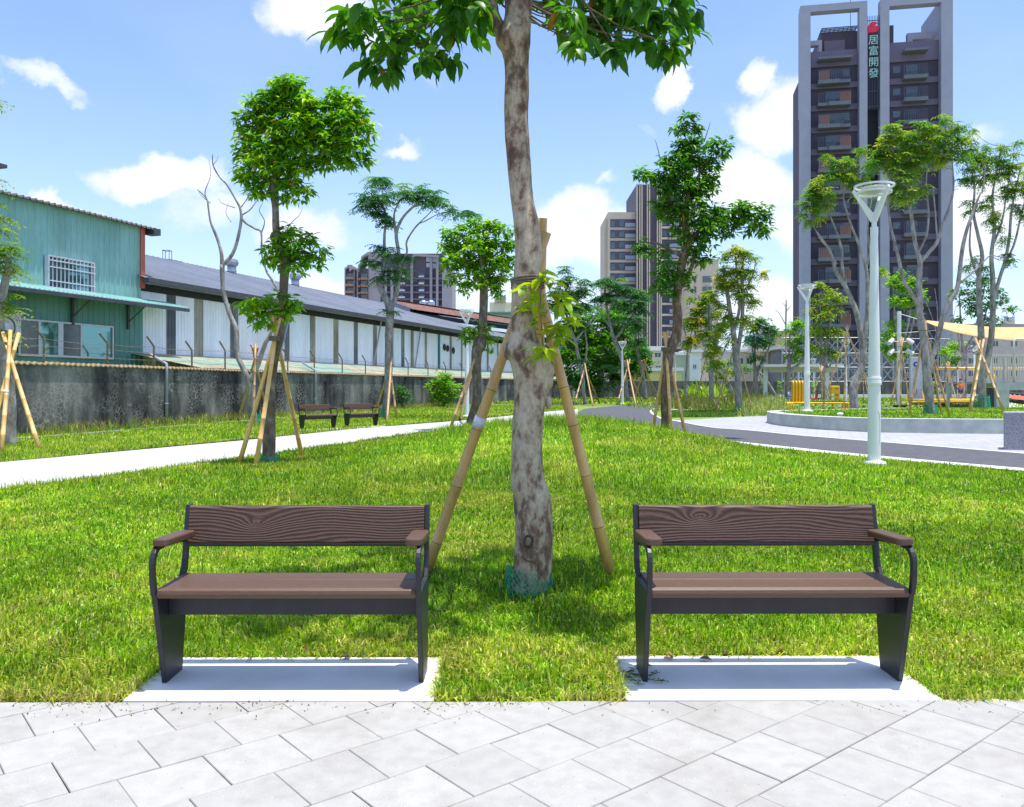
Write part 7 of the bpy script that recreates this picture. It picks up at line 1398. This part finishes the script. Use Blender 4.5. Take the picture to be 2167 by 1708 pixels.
def person(label, loc, H, rz, shirt, pants, pose='stand', longleg=False):
    t = empty('person', loc, label, 'person'); t.rotation_euler.z = rz; s = H/1.5
    def V(*a): return tuple(c*s for c in a)
    if pose == 'stand':
        hip, knee, foot = [(-.09,0,.72),(.09,0,.72)], [(-.11,-.02,.40),(.11,-.02,.40)], [(-.12,.02,.05),(.12,.02,.05)]; pel = (0,0,.76); ch = (0,0,1.08); nk = (0,0,1.24); hd = (0,-.02,1.38); sh = [(-.15,0,1.18),(.15,0,1.18)]; el = [(-.26,-.02,.98),(.26,.0,.98)]; ha = [(-.14,-.2,1.05),(.24,-.08,.80)]; toe = [(-.13,-.13,.03),(.13,-.13,.03)]
    else:
        hip, knee, foot = [(-.10,0,.12),(.10,0,.12)], [(-.34,-.32,.16),(.34,-.32,.16)], [(.05,-.42,.07),(-.05,-.40,.07)]; pel = (0,0,.15); ch = (0,-.06,.46); nk = (0,-.12,.62); hd = (0,-.17,.75); sh = [(-.16,-.08,.56),(.16,-.08,.56)]; el = [(-.24,-.18,.34),(.24,-.18,.34)]; ha = [(-.05,-.36,.34),(.05,-.36,.34)]; toe = [(.15,-.44,.05),(-.15,-.42,.05)]
    vs = [pel, ch, nk, hd, (hd[0],hd[1]-.005,hd[2]+.09)]; es = [(0,1),(1,2),(2,3),(3,4)]; rs = [(.13,.09),(.12,.085),.045,.092,.075]
    for k in (0,1):
        i = len(vs); vs += [sh[k], el[k], ha[k]]; es += [(1,i),(i,i+1),(i+1,i+2)]; rs += [.055,.036,.026]
        h = Vector(ha[k]); e = (h-Vector(el[k])).normalized(); sd = e.cross(Vector((0,0,1))).normalized() if abs(e.z) < .95 else Vector((1,0,0))
        j = len(vs); vs.append(tuple(h+e*.06)); es.append((i+2,j)); rs.append((.034,.016))
        for q_, (a_, l_) in enumerate(((-.024,.060),(-.008,.070),(.008,.066),(.024,.052))): vs.append(tuple(h+e*(.07+l_)+sd*a_*1.3+Vector((0,0,-.012)))); es.append((j, len(vs)-1)); rs.append(.0065)
        vs.append(tuple(h+e*.055+sd*-.05)); es.append((i+2, len(vs)-1)); rs.append(.008)
        i = len(vs); vs += [hip[k], knee[k], foot[k], toe[k]]; es += [(0,i),(i,i+1),(i+1,i+2),(i+2,i+3)]; rs += [.082,.055,.038,.036]
    b = skin('body', [V(*v) for v in vs], es, [tuple(x*s for x in r) if isinstance(r, tuple) else r*s for r in rs], m_skin, t, sub=2)
    c = skin('shirt', [V(*v) for v in (pel, ch, (nk[0],nk[1],nk[2]-.05), sh[0], tuple(Vector(sh[0]).lerp(Vector(el[0]),.75 if pose=='stand' else 1)), sh[1], tuple(Vector(sh[1]).lerp(Vector(el[1]),.75 if pose=='stand' else 1)))], [(0,1),(1,2),(1,3),(3,4),(1,5),(5,6)], [tuple(x*s for x in r) for r in ((.165,.12),(.16,.12),(.07,.07),(.075,.075),(.065,.065),(.075,.075),(.065,.065))], shirt, t)
    kn = [tuple(Vector(hip[k]).lerp(Vector(knee[k]), .9 if not longleg else 1)) for k in (0,1)]; vv = [pel, hip[0], kn[0], hip[1], kn[1]]; ee = [(0,1),(1,2),(0,3),(3,4)]; rr = [.15,.10,.085,.10,.085]
    if longleg: vv += [foot[0], foot[1]]; ee += [(2,5),(4,6)]; rr += [.055,.055]
    skin('trousers', [V(*v) for v in vv], ee, [r*s for r in rr], pants, t)
    h = Vector(hd)*s; o_ = Vector(loc)
    q = MB(); q.blob(Vector((h.x,h.y+.018*s,h.z+.055*s))+o_, (.100*s,.100*s,.095*s), 14, 8); q.build('hair', m_hair, t, smooth=True)
    q = MB()
    for k in (-1,1): q.blob(Vector((h.x+k*.032*s,h.y-.088*s,h.z+.022*s))+o_, .010*s, 8, 5)
    q.build('eyes', m_hair, t); q = MB(); q.blob(Vector((h.x,h.y-.098*s,h.z-.0*s))+o_, (.012*s,.018*s,.02*s), 8, 6); q.build('nose', m_skin, t); q = MB(); q.blob(Vector((h.x,h.y-.084*s,h.z-.038*s))+o_, (.026*s,.010*s,.006*s), 8, 5); q.build('mouth', M('lips',(.35,.12,.1),None,.6), t)
    for k in (-1,1): q = MB(); q.blob(Vector((h.x+k*.094*s,h.y+.0,h.z+.005*s))+o_, (.012*s,.02*s,.03*s), 8, 6); q.build('ear', m_skin, t)
    for k in (0,1):
        a_ = Vector(foot[k])*s+o_; b_ = Vector(toe[k])*s+o_; q = MB(); q.tube([a_+(a_-b_)*.15, a_.lerp(b_,.5), b_], [.045*s,.05*s,.04*s], 10, flat=.8); q.build('shoe', m_white, t, smooth=True)
    return t
pb_ = P(2034.5,HY,58.9+.3); person('boy in an orange shirt and dark shorts standing on the rear yellow platform', (pb_.x, 59.3, .47), 1.47, radians(-10), m_orange, m_short)
pb_ = P(1945+8,HY,57); person('small child in a striped shirt standing beside the left yellow platform', (P(1755.6*1.0+0,HY,57).x if 0 else P(1755,HY,57).x*0+P(1753+0,HY,57).x*0+P(1955,HY,57).x, 57, 0), 1.02, radians(60), mk_stripe(), m_jean) if 0 else person('small child in a striped shirt on the rear yellow platform left of the boy', (P(3400/1.8903+1105*.3212/1.8903,HY,59.6).x, 59.6, .47), .98, radians(60), mk_stripe(), m_jean)
zs = float(FARZ(np.array([20.6]),np.array([62.]))[0]); person('adult in a light blue shirt sitting cross-legged on the grass near the pavilion', (P(1671,HY,62).x, 62, zs-.03), 1.62, radians(20), m_lblue, m_jean, 'sit', True)
# parked scooter
v = P(1718,HY,66); T_ = Matrix.Translation((v.x,66,0)) @ Matrix.Rotation(radians(10),4,'Z'); t = empty('parked_scooter', (v.x,66,0), 'small red and black scooter parked behind the yellow bench', 'scooter')
for xx in (-.6,.62):
    q = MB(T_ @ Matrix.Translation((xx,0,.24)) @ Matrix.Rotation(pi/2,4,'X')); q.lathe([(.12,-.05),(.24,-.05),(.24,.05),(.12,.05)], seg=20); q.build('wheel', m_dark, t)
q = MB(T_); q.prism([(-.75,.35),(-.2,.28),(.25,.25),(.40,.35),(.52,.95),(.44,1.0),(.28,.45),(-.05,.42),(-.15,.68),(-.85,.75)], .26, 'y', -.13); q.build('body', M('scooter_red',(.45,.02,.04),None,.3), t, bevel=.03)
q = MB(T_); q.prism([(-.82,.74),(-.15,.69),(-.12,.78),(-.8,.84)], .24, 'y', -.12); q.build('seat', m_dark, t, bevel=.03); q = MB(T_); q.tube([Vector((.42,-.3,1.05)),Vector((.45,0,1.0)),Vector((.42,.3,1.05))], .02, 6); q.build('handlebar', m_dark, t)
# small white litter and rocks
q = MB(); q.blob(P(1778,0,27)*0+Vector((S(1778-CX,27.4),27.4,.50)), (.11,.06,.05), 10, 6, .4); tag(q.build('paper_litter', m_white), 'crumpled white paper on the raised bed grass left of the lamp pole', 'litter')
q = MB(); q.blob(Vector((P(1314,0,93).x,93,.35)), (1.6,.5,.45), 12, 8, .6); tag(q.build('pale_rock', M('pale_rock',(.45,.42,.38),(.35,.33,.3),.9,3)), 'pale rock lying in the grass before the far wall', 'rock') if 0 else None
